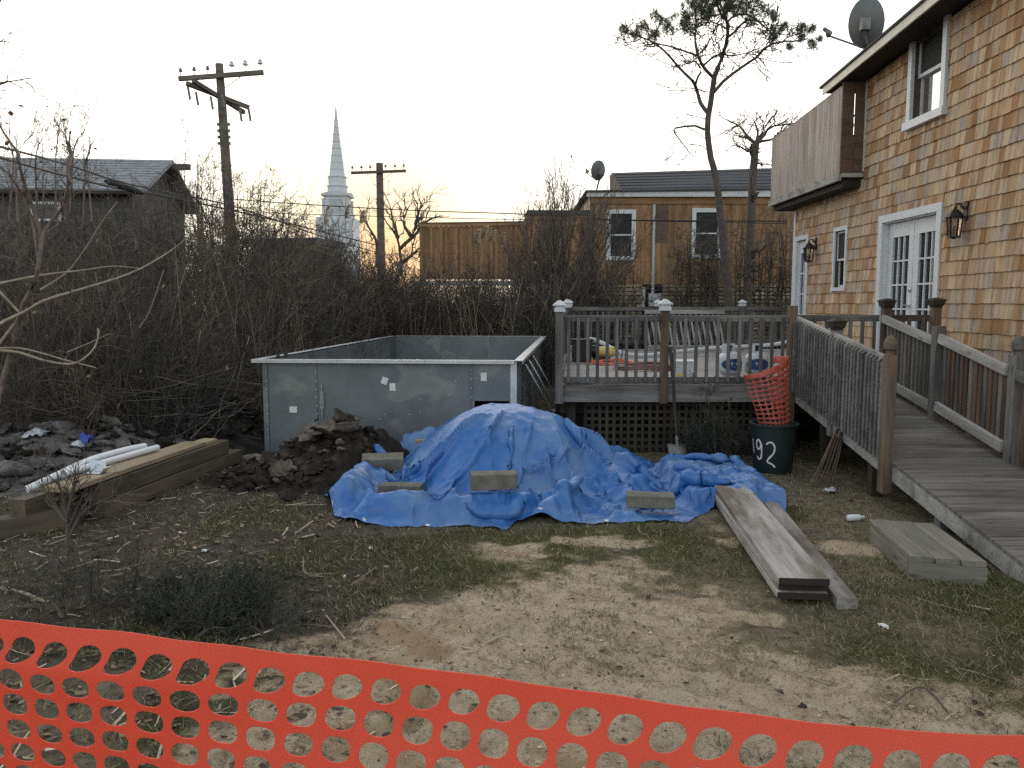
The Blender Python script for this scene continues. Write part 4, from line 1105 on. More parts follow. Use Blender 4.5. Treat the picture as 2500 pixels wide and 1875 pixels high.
XY = (1 - T_)[..., None] * Fc[:, None] + T_[..., None] * Bc[:, None] + (1 - S_)[..., None] * Lc[None] + S_[..., None] * Rc[None] - ((1 - S_) * (1 - T_))[..., None] * Fc[0] - (S_ * (1 - T_))[..., None] * Fc[-1] - ((1 - S_) * T_)[..., None] * Bc[0] - (S_ * T_)[..., None] * Bc[-1]
def heap(x, y):
    dx, dy = x + .08, y - 8.0
    a = np.where(dx < 0, 1.08, 1.25); b = np.where(dy < 0, 1.02, .85)
    r = np.sqrt((np.abs(dx) / a) ** 2.1 + (np.abs(dy) / b) ** 2.1)
    h = .77 * np.exp(-(r / .83) ** 2.8)
    h = np.maximum(h, .25 * np.exp(-((x - 1.02) / .30) ** 2 - ((y - 7.55) / .42) ** 2))
    slab = .165 * sstep(1.45, 1.62, x) * sstep(2.52, 2.38, x) * sstep(6.78, 6.9, y) * sstep(8.6, 8.3, y)
    h = np.maximum(h, slab)
    ed = .17 * np.exp(-((x + 1.45 - .06 * (y - 7.5)) / .17) ** 2) * sstep(6.7, 7.0, y) * sstep(8.9, 8.3, y)
    h = np.maximum(h, ed * 1.5)
    h = np.maximum(h, .21 * np.exp(-((y - 6.62 - .05 * np.sin(x * 3)) / .13) ** 2) * sstep(-1.5, -1.2, x) * sstep(.35, .0, x))
    h = np.maximum(h, .21 * np.exp(-((x - .33 - (y - 6.5) * .8) / .15) ** 2 - ((y - 6.66) / .24) ** 2))
    h = np.maximum(h, .36 * np.exp(-((x + 1.0) / .4) ** 2 - ((y - 9.1) / .16) ** 2))
    h = np.maximum(h, .20 * np.exp(-((x - 1.15) / .3) ** 2 - ((y - 8.75) / .2) ** 2))
    return np.maximum(h, 0) + .012 + ground_z(x, y)
BLOCKS = [  # centre x, y, base z, length, depth, height, heading, tilt about its length
    (-1.285, 7.84, .13, .40, .16, .13, .12, .25), (-1.0, 7.10, .10, .38, .2, .075, -.10, -.05), (-.16, 6.64, .075, .385, .12, .135, .14, .12), (1.18, 6.70, .05, .40, .19, .105, -.10, .0)]
BLOCKS = [(bx, by, float(heap(np.array([bx]), np.array([by]))[0]) + .055 - .01 * (k == 2), *r) for k, (bx, by, _z, *r) in enumerate(BLOCKS)]
TARP = np.concatenate([Fc, Rc, Bc[::-1], Lc[::-1]])[::6]
hx0, hy0, hd_ = -2.4, 5.6, .02
hgx = np.arange(hx0, 3.2, hd_); hgy = np.arange(hy0, 10, hd_)
HG = heap(*np.meshgrid(hgx, hgy, indexing='ij'))
def hq(x, y):
    u = np.clip((x - hx0) / hd_, 0, len(hgx) - 2.001); v = np.clip((y - hy0) / hd_, 0, len(hgy) - 2.001)
    i = u.astype(int); j = v.astype(int); fu, fv = u - i, v - j
    return (HG[i, j] * (1 - fu) + HG[i + 1, j] * fu) * (1 - fv) + (HG[i, j + 1] * (1 - fu) + HG[i + 1, j + 1] * fu) * fv
x0, y0 = XY[..., 0], XY[..., 1]
cx, cy = x0 + .08, y0 - 8.0
rad = np.hypot(cx, cy); th = np.arctan2(cy, cx)
edge = np.minimum(np.minimum(S_, 1 - S_) * 4.2, np.minimum(T_, 1 - T_) * 2.6)
radial = ridge(th * 2.6 + 4, rad * .55, 2) ** 4 * sstep(.12, .8, rad) * sstep(2.0, 1.0, rad)
crump = ridge(x0 * 2.2 + 1.3, y0 * 2.2, 2) ** 2
fine = ridge(x0 * 7, y0 * 7, 2) ** 2
flat = sstep(.75, 1.35, rad)
def crease(ax_, ay_, bx_, by_, wd, amp, c_=0.0):
    ex_, ey_ = bx_ - ax_, by_ - ay_; L2 = ex_ * ex_ + ey_ * ey_
    t = ((x0 - ax_) * ex_ + (y0 - ay_) * ey_) / L2; L_ = math.sqrt(L2)
    dd_ = ((x0 - ax_) * ey_ - (y0 - ay_) * ex_) / L_ + c_ * np.sin(np.clip(t, 0, 1) * math.pi) + .05 * fbm(x0 * 3, y0 * 3, 2)
    w_ = wd * (.5 + .8 * np.clip(t, 0, 1))
    prof = np.exp(-np.abs(dd_ / w_) ** 1.3) - .35 * np.exp(-((dd_ - 2.1 * w_) / (w_ * 1.2)) ** 2)
    return amp * prof * sstep(-.05, .3, t) * sstep(1.12, .85, t)
folds = 0
for q in ((-.25, 7.75, -1.25, 7.35, .045, .085, .05), (-.15, 7.7, -1.15, 6.95, .05, .10, -.06), (.0, 7.8, -.75, 6.75, .045, .085, .05), (.05, 7.6, -.35, 6.55, .04, .07, .04), (.25, 7.75, .05, 6.65, .04, .06, -.04), (.4, 7.7, .55, 6.6, .05, .08, .06), (.35, 7.9, 1.15, 6.75, .06, .12, .08), (.55, 8.05, 1.55, 7.3, .05, .09, -.06), (.9, 7.75, -.3, 6.85, .035, .07, .08), (-.5, 8.2, -1.5, 8.3, .05, .09, .04), (.5, 8.3, 1.5, 8.5, .05, .08, 0), (-.35, 7.55, -.2, 7.1, .03, .045, .05), (.3, 7.45, .35, 6.9, .03, .05, .03), (1.0, 7.3, 2.0, 7.05, .05, .08, .05), (1.3, 7.9, 2.3, 7.5, .045, .07, -.06), (1.5, 8.4, 2.4, 8.0, .04, .07, .05), (-1.6, 7.9, -.9, 7.25, .05, .09, 0), (-1.5, 7.2, -.5, 6.75, .05, .10, -.05), (-.4, 6.55, .5, 6.6, .05, .08, .03)):
    folds = folds + crease(*q)
fold = 1.45 * folds + .06 * radial + flat * (.10 * crump + .02 * fine) + (1 - flat) * (.03 * crump * (.3 + rad) + .004 * fine)
fold *= .35 + .65 * sstep(0, .12, edge)
Pp = np.stack([x0, y0, hq(x0, y0) + fold], -1).astype(np.float64)
jig = np.random.default_rng(2)
def rest(P, d):
    q = P[d[0]:, d[1]:] - P[:P.shape[0] - d[0], :P.shape[1] - d[1]] if d[1] >= 0 else P[d[0]:, :d[1]] - P[:P.shape[0] - d[0], -d[1]:]
    return np.linalg.norm(q, axis=-1)
DIRS = [((1, 0), 1.0), ((0, 1), 1.0), ((1, 1), .7), ((1, -1), .7), ((3, 0), .12), ((0, 3), .12)]
ex = 1 + .02 + .05 * flat
RL_ = []
for d_, k_ in DIRS:
    r_ = rest(Pp, d_)
    e_ = ex[:r_.shape[0], :r_.shape[1]]
    RL_.append(r_ * (e_ if max(map(abs, d_)) == 1 else 1 + (e_ - 1) * .55))
Pp[..., 2] += jig.normal(size=x0.shape) * .004
vel = np.zeros_like(Pp)
bm = np.zeros(x0.shape, bool)
def block_top(x, y):
    cap_ = np.full(x.shape, 9.0)
    for (bx, by, bz, L, D, Hh, hd, tl) in BLOCKS:
        u = (x - bx) * math.cos(hd) + (y - by) * math.sin(hd); v = -(x - bx) * math.sin(hd) + (y - by) * math.cos(hd)
        cap_ = np.where((np.abs(u) < L / 2 + .01) & (np.abs(v) < D / 2 + .02), np.minimum(cap_, bz - .035), cap_)
    return cap_
for it in range(90):
    old = Pp.copy()
    vel[..., 2] -= .0011; Pp += vel
    for sub in range(3):
        for (d_, k_), r0 in zip(DIRS, RL_):
            a0, b0_ = d_
            if b0_ >= 0: A, B = Pp[:Pp.shape[0] - a0, :Pp.shape[1] - b0_], Pp[a0:, b0_:]
            else: A, B = Pp[:Pp.shape[0] - a0, -b0_:], Pp[a0:, :b0_]
            dv = B - A; L = np.linalg.norm(dv, axis=-1); c = (dv * ((L - r0) / (L + 1e-9) * k_ * .22)[..., None])
            A += c; B -= c
    hh = hq(Pp[..., 0], Pp[..., 1]); hit = Pp[..., 2] < hh
    Pp[..., 2] = np.where(hit, hh, Pp[..., 2])
    fr_ = np.where(hit, .12, .9)[..., None]
    Pp[..., :2] = old[..., :2] + (Pp[..., :2] - old[..., :2]) * fr_
    Pp[..., 2] = np.minimum(Pp[..., 2], np.maximum(block_top(Pp[..., 0], Pp[..., 1]), hh))
    vel = (Pp - old) * .90
def facet(x, y, sc_):
    x, y = x * sc_, y * sc_
    k = (x + y) * .366; i, j = np.floor(x + k).astype(int), np.floor(y + k).astype(int)
    fx_, fy_ = x + k - i, y + k - j
    h = lambda a, b: _val[(_perm[a & 511] + _perm[(b + 91) & 511] * 3) & 1023]
    up = fx_ > fy_
    v0, v2 = h(i, j), h(i + 1, j + 1); v1 = np.where(up, h(i + 1, j), h(i, j + 1))
    a, b = np.maximum(fx_, fy_), np.minimum(fx_, fy_)
    return v0 * (1 - a) + v1 * (a - b) + v2 * b
# stiff plastic creases: flat facets meeting along sharp edges
wx = x0 + .10 * fbm(x0 * 2, y0 * 2, 2); wy = y0 + .10 * fbm(x0 * 2 + 7, y0 * 2 + 3, 2)
rx_, ry_ = wx * .8 + wy * .6, (wy * .8 - wx * .6) * .55
add = (.030 + .020 * flat) * facet(rx_, ry_, 2.6) + (.012 + .022 * flat) * facet(wx + 3, wy, 6.5) + (.005 + .012 * flat) * facet(wx, wy + 5, 13)
gu, gv = np.gradient(Pp, axis=0), np.gradient(Pp, axis=1); nn = np.cross(gu, gv); nn /= np.linalg.norm(nn, axis=-1, keepdims=True) + 1e-9
for _ in range(3): nn = (nn + np.roll(nn, 1, 0) + np.roll(nn, -1, 0) + np.roll(nn, 1, 1) + np.roll(nn, -1, 1)); nn /= np.linalg.norm(nn, axis=-1, keepdims=True) + 1e-9
lv = np.clip(.3 + 6 * np.abs(fbm(x0 * 1.1 + 2, y0 * 1.1, 2)), .3, 1.5)
Pp += nn * (.62 * add * lv * (.45 + .55 * sstep(0, .1, edge)))[..., None]
Pp[..., 2] = np.minimum(Pp[..., 2], np.maximum(block_top(Pp[..., 0], Pp[..., 1]), ground_z(x0, y0) + .004))
Pp[..., 2] = np.maximum(Pp[..., 2], ground_z(Pp[..., 0], Pp[..., 1]) + .006)
ii = np.arange(NU * NV).reshape(NU, NV)
Fq = np.stack([ii[:-1, :-1], ii[1:, :-1], ii[1:, 1:], ii[:-1, 1:]], -1).reshape(-1, 4)
def tarp_mat():
    m, t, b = newmat('blue_woven_tarpaulin')
    v = coords(t, rand=False)
    n1, n2, n3 = noise(t, v, 2.2, 6, .6), noise(t, v, 14, 6, .65), noise(t, v, 1.1, 3)
    c = ramp(t, n1, [(.3, (.026, .12, .37)), (.7, (.05, .185, .49))])
    c = mixc(t, ramp(t, n2, [(.46, (0, 0, 0)), (.78, (.5, .5, .5))]), c, (.13, .27, .50))
    c = mixc(t, ramp(t, n3, [(.46, (0, 0, 0)), (.70, (.5, .5, .5))]), c, (.25, .32, .38))
    t.links.new(c, b.inputs['Base Color']); b.inputs['Specular IOR Level'].default_value = .5
    t.links.new(ramp(t, n2, [(.3, (.26, .26, .26)), (.7, (.48, .48, .48))]), b.inputs['Roughness'])
    vo = nd(t, 'TexVoronoi'); vo.feature = 'DISTANCE_TO_EDGE'; vo.inputs['Scale'].default_value = 6.5
    ds = nd(t, 'VectorMath'); ds.operation = 'MULTIPLY_ADD'; nz = nd(t, 'TexNoise'); nz.inputs['Scale'].default_value = 5; t.links.new(v, nz.inputs['Vector'])
    t.links.new(nz.outputs['Color'], ds.inputs[0]); ds.inputs[1].default_value = (.25, .25, .25); t.links.new(v, ds.inputs[2]); t.links.new(ds.outputs[0], vo.inputs['Vector'])
    ad = nd(t, 'Math'); ad.operation = 'MULTIPLY_ADD'; t.links.new(vo.outputs['Distance'], ad.inputs[0]); ad.inputs[1].default_value = 1.3; t.links.new(n2, ad.inputs[2])
    bump(t, b, ad.outputs[0], .4, .012)
    return m
tm = arr_mesh('tarpaulin', Pp.reshape(-1, 3), Fq, tarp_mat(), True)
o = put('tarpaulin', tm); tag(o, 'crumpled blue tarpaulin draped over a heap and held by blocks', 'tarpaulin')
for k in range(9, NU - 8, 24):
    c_ = Vector(Pp[k, 2]); e_ = (Vector(Pp[k + 2, 2]) - Vector(Pp[k - 2, 2])).normalized(); i_ = (Vector(Pp[k, 5]) - c_).normalized(); n_ = e_.cross(i_).normalized()
    Mg = Matrix(((e_.x, i_.x, n_.x, c_.x), (e_.y, i_.y, n_.y, c_.y), (e_.z, i_.z, n_.z, c_.z), (0, 0, 0, 1)))
    MB().lathe([(.007, -.003), (.017, -.002), (.018, .004), (.008, .005)], 14, M=Mg, cap=(True, True)).build('grommet', zinc, o, True)
# blocks holding it down
def solid_block(bx, by, bz, L, D, Hh, hd, tl, label):
    n = 5; mb = MB(); g = random.Random(int(bx * 100))
    e = .006; ring = [(-D / 2 + e, 0), (D / 2 - e, 0), (D / 2, e), (D / 2, Hh - e), (D / 2 - e, Hh), (-D / 2 + e, Hh), (-D / 2, Hh - e), (-D / 2, e)]
    for i in range(n):
        xx = -L / 2 + L * i / (n - 1)
        for (q, r) in ring: mb.v.append((xx + g.uniform(-.003, .003), q + g.uniform(-.003, .003), r + g.uniform(-.003, .003)))
    for i in range(n - 1):
        for k in range(8): mb.f.append((i * 8 + k, i * 8 + (k + 1) % 8, i * 8 + 8 + (k + 1) % 8, i * 8 + 8 + k))
    mb.f += [tuple(reversed(range(8))), tuple(range((n - 1) * 8, n * 8))]
    me = mb.mesh('concrete_block', concrete)
    o = put('concrete_block', me, None, None, Matrix.Translation((bx, by, bz)) @ Matrix.Rotation(hd, 4, 'Z') @ Matrix.Rotation(tl, 4, 'X'))
    return tag(o, label, 'block', 'blocks weighing down the tarpaulin')
for bq, lb in zip(BLOCKS, ('tilted block on the left flank of the tarpaulin heap', 'low block lying in the left front folds of the tarpaulin', 'stained block tipped on edge in front of the tarpaulin heap', 'squared block on the flat right front part of the tarpaulin')):
    solid_block(*bq, lb)
o = board('wood_batten', (-1.05, 8.62, .30), (-.55, 8.72, .34), .07, .035, new_wood); tag(o, 'short wooden batten lying on the back left of the tarpaulin', 'batten')

# ================================================================== PLANK PILE
GP = 'loose planks in the pile under the tarpaulin edge'
A0, B0 = Vector((1.735, 4.62, 0)), Vector((1.945, 6.98, 0))
for k, (da, db, lb) in enumerate([((0, 0), (0, 0), 'bottom plank of the pile of three wide planks'), ((.012, .02), (-.01, .05), 'middle plank of the pile of three wide planks'), ((-.004, -.03), (.006, 0), 'top bleached wide plank of the pile sticking out from the tarpaulin')]):
    z_ = .062 + k * .049
    o = board('wide_plank', A0 + Vector((da[0], da[1], z_)), B0 + Vector((db[0], db[1], z_ + .006)), .295, .042, plank_wood); tag(o, lb, 'plank', GP)
    ed_ = Vector((da[0], da[1], z_)) + A0; board('sawn_end', ed_ + Vector((-.0002, -.0025, 0)), ed_ + Vector((.0001, .001, 0)), .293, .040, dark_soffit, o)
o = board('narrow_plank', Vector((1.975, 4.55, .038)), Vector((2.27, 6.92, .045)), .12, .07, plank_wood); tag(o, 'narrow thick plank lying right beside the pile of wide planks', 'plank', GP)
# ================================================================== STEP PLATFORM
t = thing('wooden_step', 'low weathered step of three planks lying on the grass beside the ramp', 'step', (2.75, 5.2, 0))
q0, q1, q2, q3 = Vector((2.60, 5.09, 0)), Vector((3.03, 4.95, 0)), Vector((3.16, 5.84, 0)), Vector((2.728, 5.97, 0))
ex_ = (q1 - q0); ey_ = (q3 - q0)
for k in range(3):
    c = q0 + ex_ * ((k + .5) / 3) + Vector((0, 0, .143)); board('step_plank', c - ey_ * .012, c + ey_ * 1.01, ex_.length / 3 - .006, .038, step_wood, t)
for a, b_ in ((q0, q1), (q3, q2)): board('step_side', a + Vector((0, 0, .060)), b_ + Vector((0, 0, .060)), .04, .124, step_wood, t)
for a, b_ in ((q0, q3), (q1, q2)):
    i_ = (ex_.normalized()) * (.02 if a is q0 else -.02); j_ = ey_.normalized() * .022
    board('step_side', a + i_ + j_ + Vector((0, 0, .059)), b_ + i_ - j_ + Vector((0, 0, .059)), .04, .122, step_wood, t)
# ================================================================== TIMBER STACK
GT = 'old square timbers stacked on the left'
def beam(a, b, w_, h_, m, lb, cat='timber', nm='timber', grp=GT):
    return tag(board(nm, a, b, w_, h_, m, None), lb, cat, grp)
beam((-3.50, 6.62, .07), (-3.16, 9.0, .075), .15, .14, timber_wood, 'lower front timber of the stack left of the dirt pile')
beam((-3.515, 6.56, .225), (-3.21, 8.74, .225), .15, .15, timber_wood, 'top front timber with square dark end above the lower timber')
beam((-3.70, 6.55, .07), (-3.38, 8.9, .075), .15, .14, timber_wood, 'lower rear timber hidden behind the front pair')
beam((-3.69, 6.75, .225), (-3.40, 8.8, .225), .15, .14, timber_wood, 'upper rear timber carrying the pale new board')
beam((-3.60, 6.20, .335), (-3.355, 8.36, .325), .235, .042, new_wood, 'pale new board with white pipes on it atop the timbers', 'board', 'new_board', 'new boards on the timber stack')
beam((-3.44, 7.6, .312), (-3.30, 8.62, .318), .16, .036, new_wood, 'pale new board end showing beyond the upper board', 'board', 'new_board', 'new boards on the timber stack')
beam((-3.86, 6.10, .21), (-3.62, 7.6, .215), .145, .14, timber_wood, 'short dark timber end left of the pale board')
beam((-4.55, 5.60, .075), (-3.62, 6.30, .075), .15, .15, timber_wood, 'long ground timber running out of the left edge of the picture')
beam((-3.56, 6.28, .07), (-3.74, 6.9, .07), .15, .13, dark_wood, 'short dark offcut on the ground below the pale board end')
for pts, lb in (([(-3.93, 6.35, .30), (-3.80, 6.55, .37), (-3.76, 7.0, .41), (-3.66, 7.45, .42), (-3.60, 7.72, .41)], 'left white plastic pipe lying on the pale board'), ([(-3.74, 6.55, .385), (-3.68, 6.85, .385), (-3.58, 7.4, .385), (-3.50, 7.78, .385)], 'right white plastic pipe lying on the pale board')):
    P_ = resample(pts, 24); mb = MB().tube([tuple(p) for p in P_], .031, 14, cap=False)
    tag(mb.build('plastic_pipe', white_plastic, None, True), lb, 'pipe', 'white pipes on the timber stack')
bq = MB(); c0 = Vector((-3.57, 6.73, .358)); ax_, ay_ = Vector((.98, -.1, 0)) * .075, Vector((.1, .98, 0)) * .05
P0 = [c0 - ax_ - ay_, c0 + ax_ - ay_, c0 + ax_ + ay_, c0 - ax_ + ay_]
bq.hexa(P0 + [p + Vector((0, 0, .004)) for p in P0])
Q = [P0[3], P0[2], P0[2] + Vector((-.03, .05, .085)), P0[3] + Vector((-.03, .05, .085))]; nq = Vector((0, -.004, .0035))
bq.hexa(Q + [q + nq for q in Q]); Q = [P0[1], P0[2], P0[2] + Vector((.04, 0, .05)), P0[1] + Vector((.04, 0, .05))]; nq = Vector((-.003, 0, .003)); bq.hexa(Q + [q + nq for q in Q])
tag(bq.build('metal_bracket', steel_bright), 'bent sheet metal bracket on the pale board by the white pipes', 'bracket')

# ================================================================== DIRT AND DEBRIS HEAPS
def soil_mat(name, c1, c2, c3):
    m, t, b = newmat(name); g = nd(t, 'NewGeometry'); P = g.outputs['Position']
    n1, n2 = noise(t, P, 5, 8, .7), noise(t, P, 26, 6, .7)
    c = ramp(t, n1, [(.3, c1), (.52, c2), (.66, c3)]); c = mixc(t, ramp(t, n2, [(.5, (0, 0, 0)), (.7, (.7, .7, .7))]), c, tuple(x * .45 for x in c1))
    t.links.new(c, b.inputs['Base Color']); b.inputs['Roughness'].default_value = .95; b.inputs['Specular IOR Level'].default_value = .1
    bump(t, b, n2, .9, .03); return m
soil_dark = soil_mat('dark_dug_soil', (.020, .016, .013), (.045, .036, .029), (.12, .10, .082))
soil_grey = soil_mat('grey_ashy_soil', (.07, .062, .058), (.16, .145, .138), (.30, .28, .275))
soil_black = soil_mat('black_rough_soil', (.014, .012, .011), (.035, .03, .026), (.09, .08, .072))
clod_sand = soil_mat('sandy_clod', (.07, .055, .045), (.16, .13, .105), (.27, .235, .20))
def heap_obj(name, x0, x1, y0, y1, fn, st, m, label, cat, clods, cm):
    gx_, gy_ = np.arange(x0, x1, st), np.arange(y0, y1, st); X_, Y_ = np.meshgrid(gx_, gy_); Z_ = fn(X_, Y_)
    base = ground_z(X_, Y_)
    Zt = base + Z_ - .03
    i_ = np.arange(X_.size).reshape(X_.shape); F_ = np.stack([i_[:-1, :-1], i_[:-1, 1:], i_[1:, 1:], i_[1:, :-1]], -1).reshape(-1, 4)
    keep = Z_.ravel()[F_].max(1) > .012
    c = Vector(((x0 + x1) / 2, (y0 + y1) / 2, 0))
    V_ = np.stack([X_.ravel() - c.x + .02 * fbm(X_.ravel() * 9, Y_.ravel() * 9, 2), Y_.ravel() - c.y, Zt.ravel()], 1)
    o = put(name, arr_mesh(name, V_, F_[keep], m, True), None, None, Matrix.Translation(c)); tag(o, label, cat)
    g = random.Random(len(label))
    for (cx_, cy_, s_) in clods:
        zc = float(fn(np.array([cx_]), np.array([cy_]))[0]) + gz(cx_, cy_)
        put('clod', clod_mesh(g, g.choice(cm) if s_ < .38 else cm[-1]), None, o, Matrix.Translation((cx_, cy_, zc + s_ * .05)) @ Euler((g.uniform(-.5, .5), g.uniform(-.5, .5), g.uniform(0, 6))).to_matrix().to_4x4() @ Matrix.Diagonal((s_, s_ * g.uniform(.6, 1), s_ * g.uniform(.22, .5), 1)))
    return o
_cm = {}
def clod_mesh(g, m):
    k = (g.randrange(7), m.name)
    if k not in _cm: _cm[k] = _clod(g); _cm[k].materials.append(m)
    return _cm[k]
def _clod(g):
    import bmesh
    bmx = bmesh.new(); bmesh.ops.create_icosphere(bmx, subdivisions=3, radius=.5)
    ph = g.random() * 50
    for v in bmx.verts:
        k = 1 + .8 * float(fbm(np.array([v.co.x * 3.0 + ph]), np.array([v.co.y * 3.0 + v.co.z * 2.7]), 5, .62)[0])
        v.co *= k
    for fc in bmx.faces: fc.smooth = True
    me = bpy.data.meshes.new('clod'); bmx.to_mesh(me); bmx.free(); return me
def dirt_fn(x, y):
    d1 = np.hypot((x + 1.86) / .62, (y - 8.5) / .6); d2 = np.hypot((x + 2.1) / 1.05, (y - 8.15) / .75); d3 = np.hypot((x + 1.5) / .5, (y - 8.75) / .4)
    h = .30 * np.exp(-d1 ** 2.2) + .17 * np.exp(-d2 ** 2.4) + .14 * np.exp(-d3 ** 2)
    return np.maximum(h * (1 + .5 * fbm(x * 3, y * 3, 3)) + (.16 * ridge(x * 4.2, y * 4.2, 5) - .10 + .05 * fbm(x * 12, y * 12, 3)) * sstep(.02, .12, h) - .02, 0)
g = random.Random(12)
cl = [(-1.82, 8.45, .40), (-2.02, 8.25, .44), (-1.9, 8.15, .30), (-1.7, 8.2, .3), (-2.45, 8.1, .26), (-2.65, 8.0, .26), (-1.75, 8.35, .34), (-2.3, 7.85, .34), (-1.95, 7.8, .3), (-2.5, 7.75, .26), (-2.1, 7.6, .22), (-1.55, 8.5, .22), (-2.75, 8.4, .22), (-2.05, 7.28, .2)] + [(g.uniform(-2.9, -1.4), g.uniform(7.5, 8.6), g.uniform(.02, .10)) for _ in range(220)]
heap_obj('dirt_pile', -3.2, -1.0, 7.2, 9.3, dirt_fn, .022, soil_dark, 'dark pile of dug earth and sandy clods in front of the pool wall', 'dirt pile', cl, [soil_dark, soil_dark, clod_sand])
def debris_fn(x, y):
    d1 = np.hypot((x + 5.6) / 1.5, (y - 9.4) / 1.5); d2 = np.hypot((x + 4.4) / .7, (y - 8.4) / .9)
    h = .36 * np.exp(-d1 ** 2.4) + .20 * np.exp(-d2 ** 2.2)
    return np.maximum(h * (1 + .4 * fbm(x * 2, y * 2, 3)) + (.13 * ridge(x * 3.4 + 7, y * 3.4, 4) - .07) * sstep(.02, .12, h) - .015, 0)
cl = [(g.uniform(-6.6, -3.9), g.uniform(7.4, 9.6), g.uniform(.04, .22) if k % 4 else g.uniform(.15, .34)) for k in range(230)]
heap_obj('debris_pile', -7.6, -3.6, 7.2, 11.3, debris_fn, .035, soil_grey, 'grey ashy heap of rubble and litter behind the timber stack', 'debris pile', cl, [soil_grey, soil_grey, soil_dark])
def black_fn(x, y):
    d1 = np.hypot((x + 3.75) / .55, (y - 10.6) / 1.0)
    h = .50 * np.exp(-d1 ** 2.2)
    return np.maximum(h * (1 + .5 * fbm(x * 2.6, y * 2.6, 3)) + (.14 * ridge(x * 4 + 3, y * 4, 4) - .07) * sstep(.02, .1, h) - .015, 0)
cl = [(g.uniform(-4.3, -3.3), g.uniform(9.7, 10.9), g.uniform(.06, .25)) for _ in range(50)]
heap_obj('brush_pile', -4.9, -3.0, 9.3, 12.0, black_fn, .03, soil_black, 'black heap of earth and broken brush left of the pool', 'brush pile', cl, [soil_black, soil_black, soil_dark])
def rag(name, c, sx, sy, m, label, cat, hz=.08, group=None):
    n = 14; g_ = random.Random(label); ph = g_.random() * 40
    u, v = np.meshgrid(np.linspace(-1, 1, n), np.linspace(-1, 1, n)); r = 1 - .25 * (u * u + v * v) + .3 * fbm(u * 1.5 + ph, v * 1.5, 2)
    V_ = np.stack([u * sx * r, v * sy * r, hz * ridge(u * 1.6 + ph, v * 1.6, 3) - hz * .35 * (u * u + v * v)], -1).reshape(-1, 3)
    i_ = np.arange(n * n).reshape(n, n); F_ = np.stack([i_[:-1, :-1], i_[:-1, 1:], i_[1:, 1:], i_[1:, :-1]], -1).reshape(-1, 4)
    o = put(name, arr_mesh(name, V_, F_, m, True), None, None, Matrix.Translation(c) @ Matrix.Rotation(g_.uniform(0, 3), 4, 'Z')); return tag(o, label, cat, group)
plastic_film = plain('crumpled_plastic', (.42, .43, .46), (.58, .59, .62), .4, 9)
blue_rag = plain('blue_rag', (.05, .09, .35), (.08, .14, .48), .7, 9)
pc = lambda q, zz: OV(*q, z=zz)
rag('plastic_sheet', pc((85, 935), .38), .30, .16, plastic_film, 'crumpled white plastic on top of the grey rubble heap', 'plastic scrap')
rag('blue_cloth', pc((188, 952), .32), .10, .08, blue_rag, 'bright blue scrap of cloth on the grey rubble heap', 'cloth', .14)
rag('plastic_sheet', pc((165, 965), .27), .10, .14, plastic_film, 'small white plastic scrap hanging beside the blue cloth', 'plastic scrap', .1)
rag('plastic_sheet', pc((380, 945), .12), .22, .14, plain('grey_film', (.2, .22, .23), rough=.5), 'grey plastic lump behind the far end of the timbers', 'plastic scrap', .12)
rag('clear_wrapper', OV(1792, 1058, z=.03), .11, .06, plastic_film, 'thin clear wrapper on the grass under the ramp', 'wrapper', .03)
cc = OV(1848, 1118, z=.03)
tag(MB().lathe([(.02, -.07), (.028, -.06), (.028, .03), (.012, .05), (.012, .07)], 12, M=Matrix.Translation(cc) @ Matrix.Rotation(1.5, 4, 'Y')).build('white_bottle', white_plastic, None, True), 'small white bottle lying in the grass by the step', 'bottle')
# ================================================================== BACKGROUND BUILDINGS
# orange cedar house on piles, far behind the deck
ob = thing('orange_house', 'orange wooden house with white framed windows and dark roof behind the deck', 'house', (5, 26, 0))
y0 = 24.0
board_w = .30
xs = np.arange(2.32, 8.9, board_w)
for i, x_ in enumerate(xs):
    z1_ = 4.72
    segs = [(2.38, z1_)]
    for a, b_ in segs: board('wall_board', (x_ + board_w / 2, y0 + random.uniform(-.006, .006), a), (x_ + board_w / 2, y0, b_), board_w - .004, .03, orange_cedar, ob, up=(0, -1, 0))
MB().box(2.32, 8.9, y0 + .03, 30, 2.4, 5.0).build('wall_core', brown_cedar, ob)
MB().box(2.30, 2.42, y0 - .04, y0 + .02, 2.4, 4.98).build('corner_board', brown_cedar, ob)
MB().box(2.32, 8.9, y0 - .05, y0 + .01, 4.72, 4.93).build('frieze', orange_cedar, ob)
MB().hexa([(2.2, y0 - .14, 4.92), (8.95, y0 - .14, 4.92), (8.95, y0 - .10, 4.92), (2.2, y0 - .10, 4.92), (2.2, y0 - .14, 5.04), (8.95, y0 - .14, 5.12), (8.95, y0 - .10, 5.12), (2.2, y0 - .10, 5.04)]).build('fascia', white_paint, ob)
MB().hexa([(2.15, y0 - .2, 5.045), (9, y0 - .2, 5.125), (9, 30, 5.125), (2.15, 30, 5.045), (2.15, y0 - .2, 5.10), (9, y0 - .2, 5.17), (9, 30, 5.17), (2.15, 30, 5.10)]).build('flat_roof', asphalt_shingle, ob)
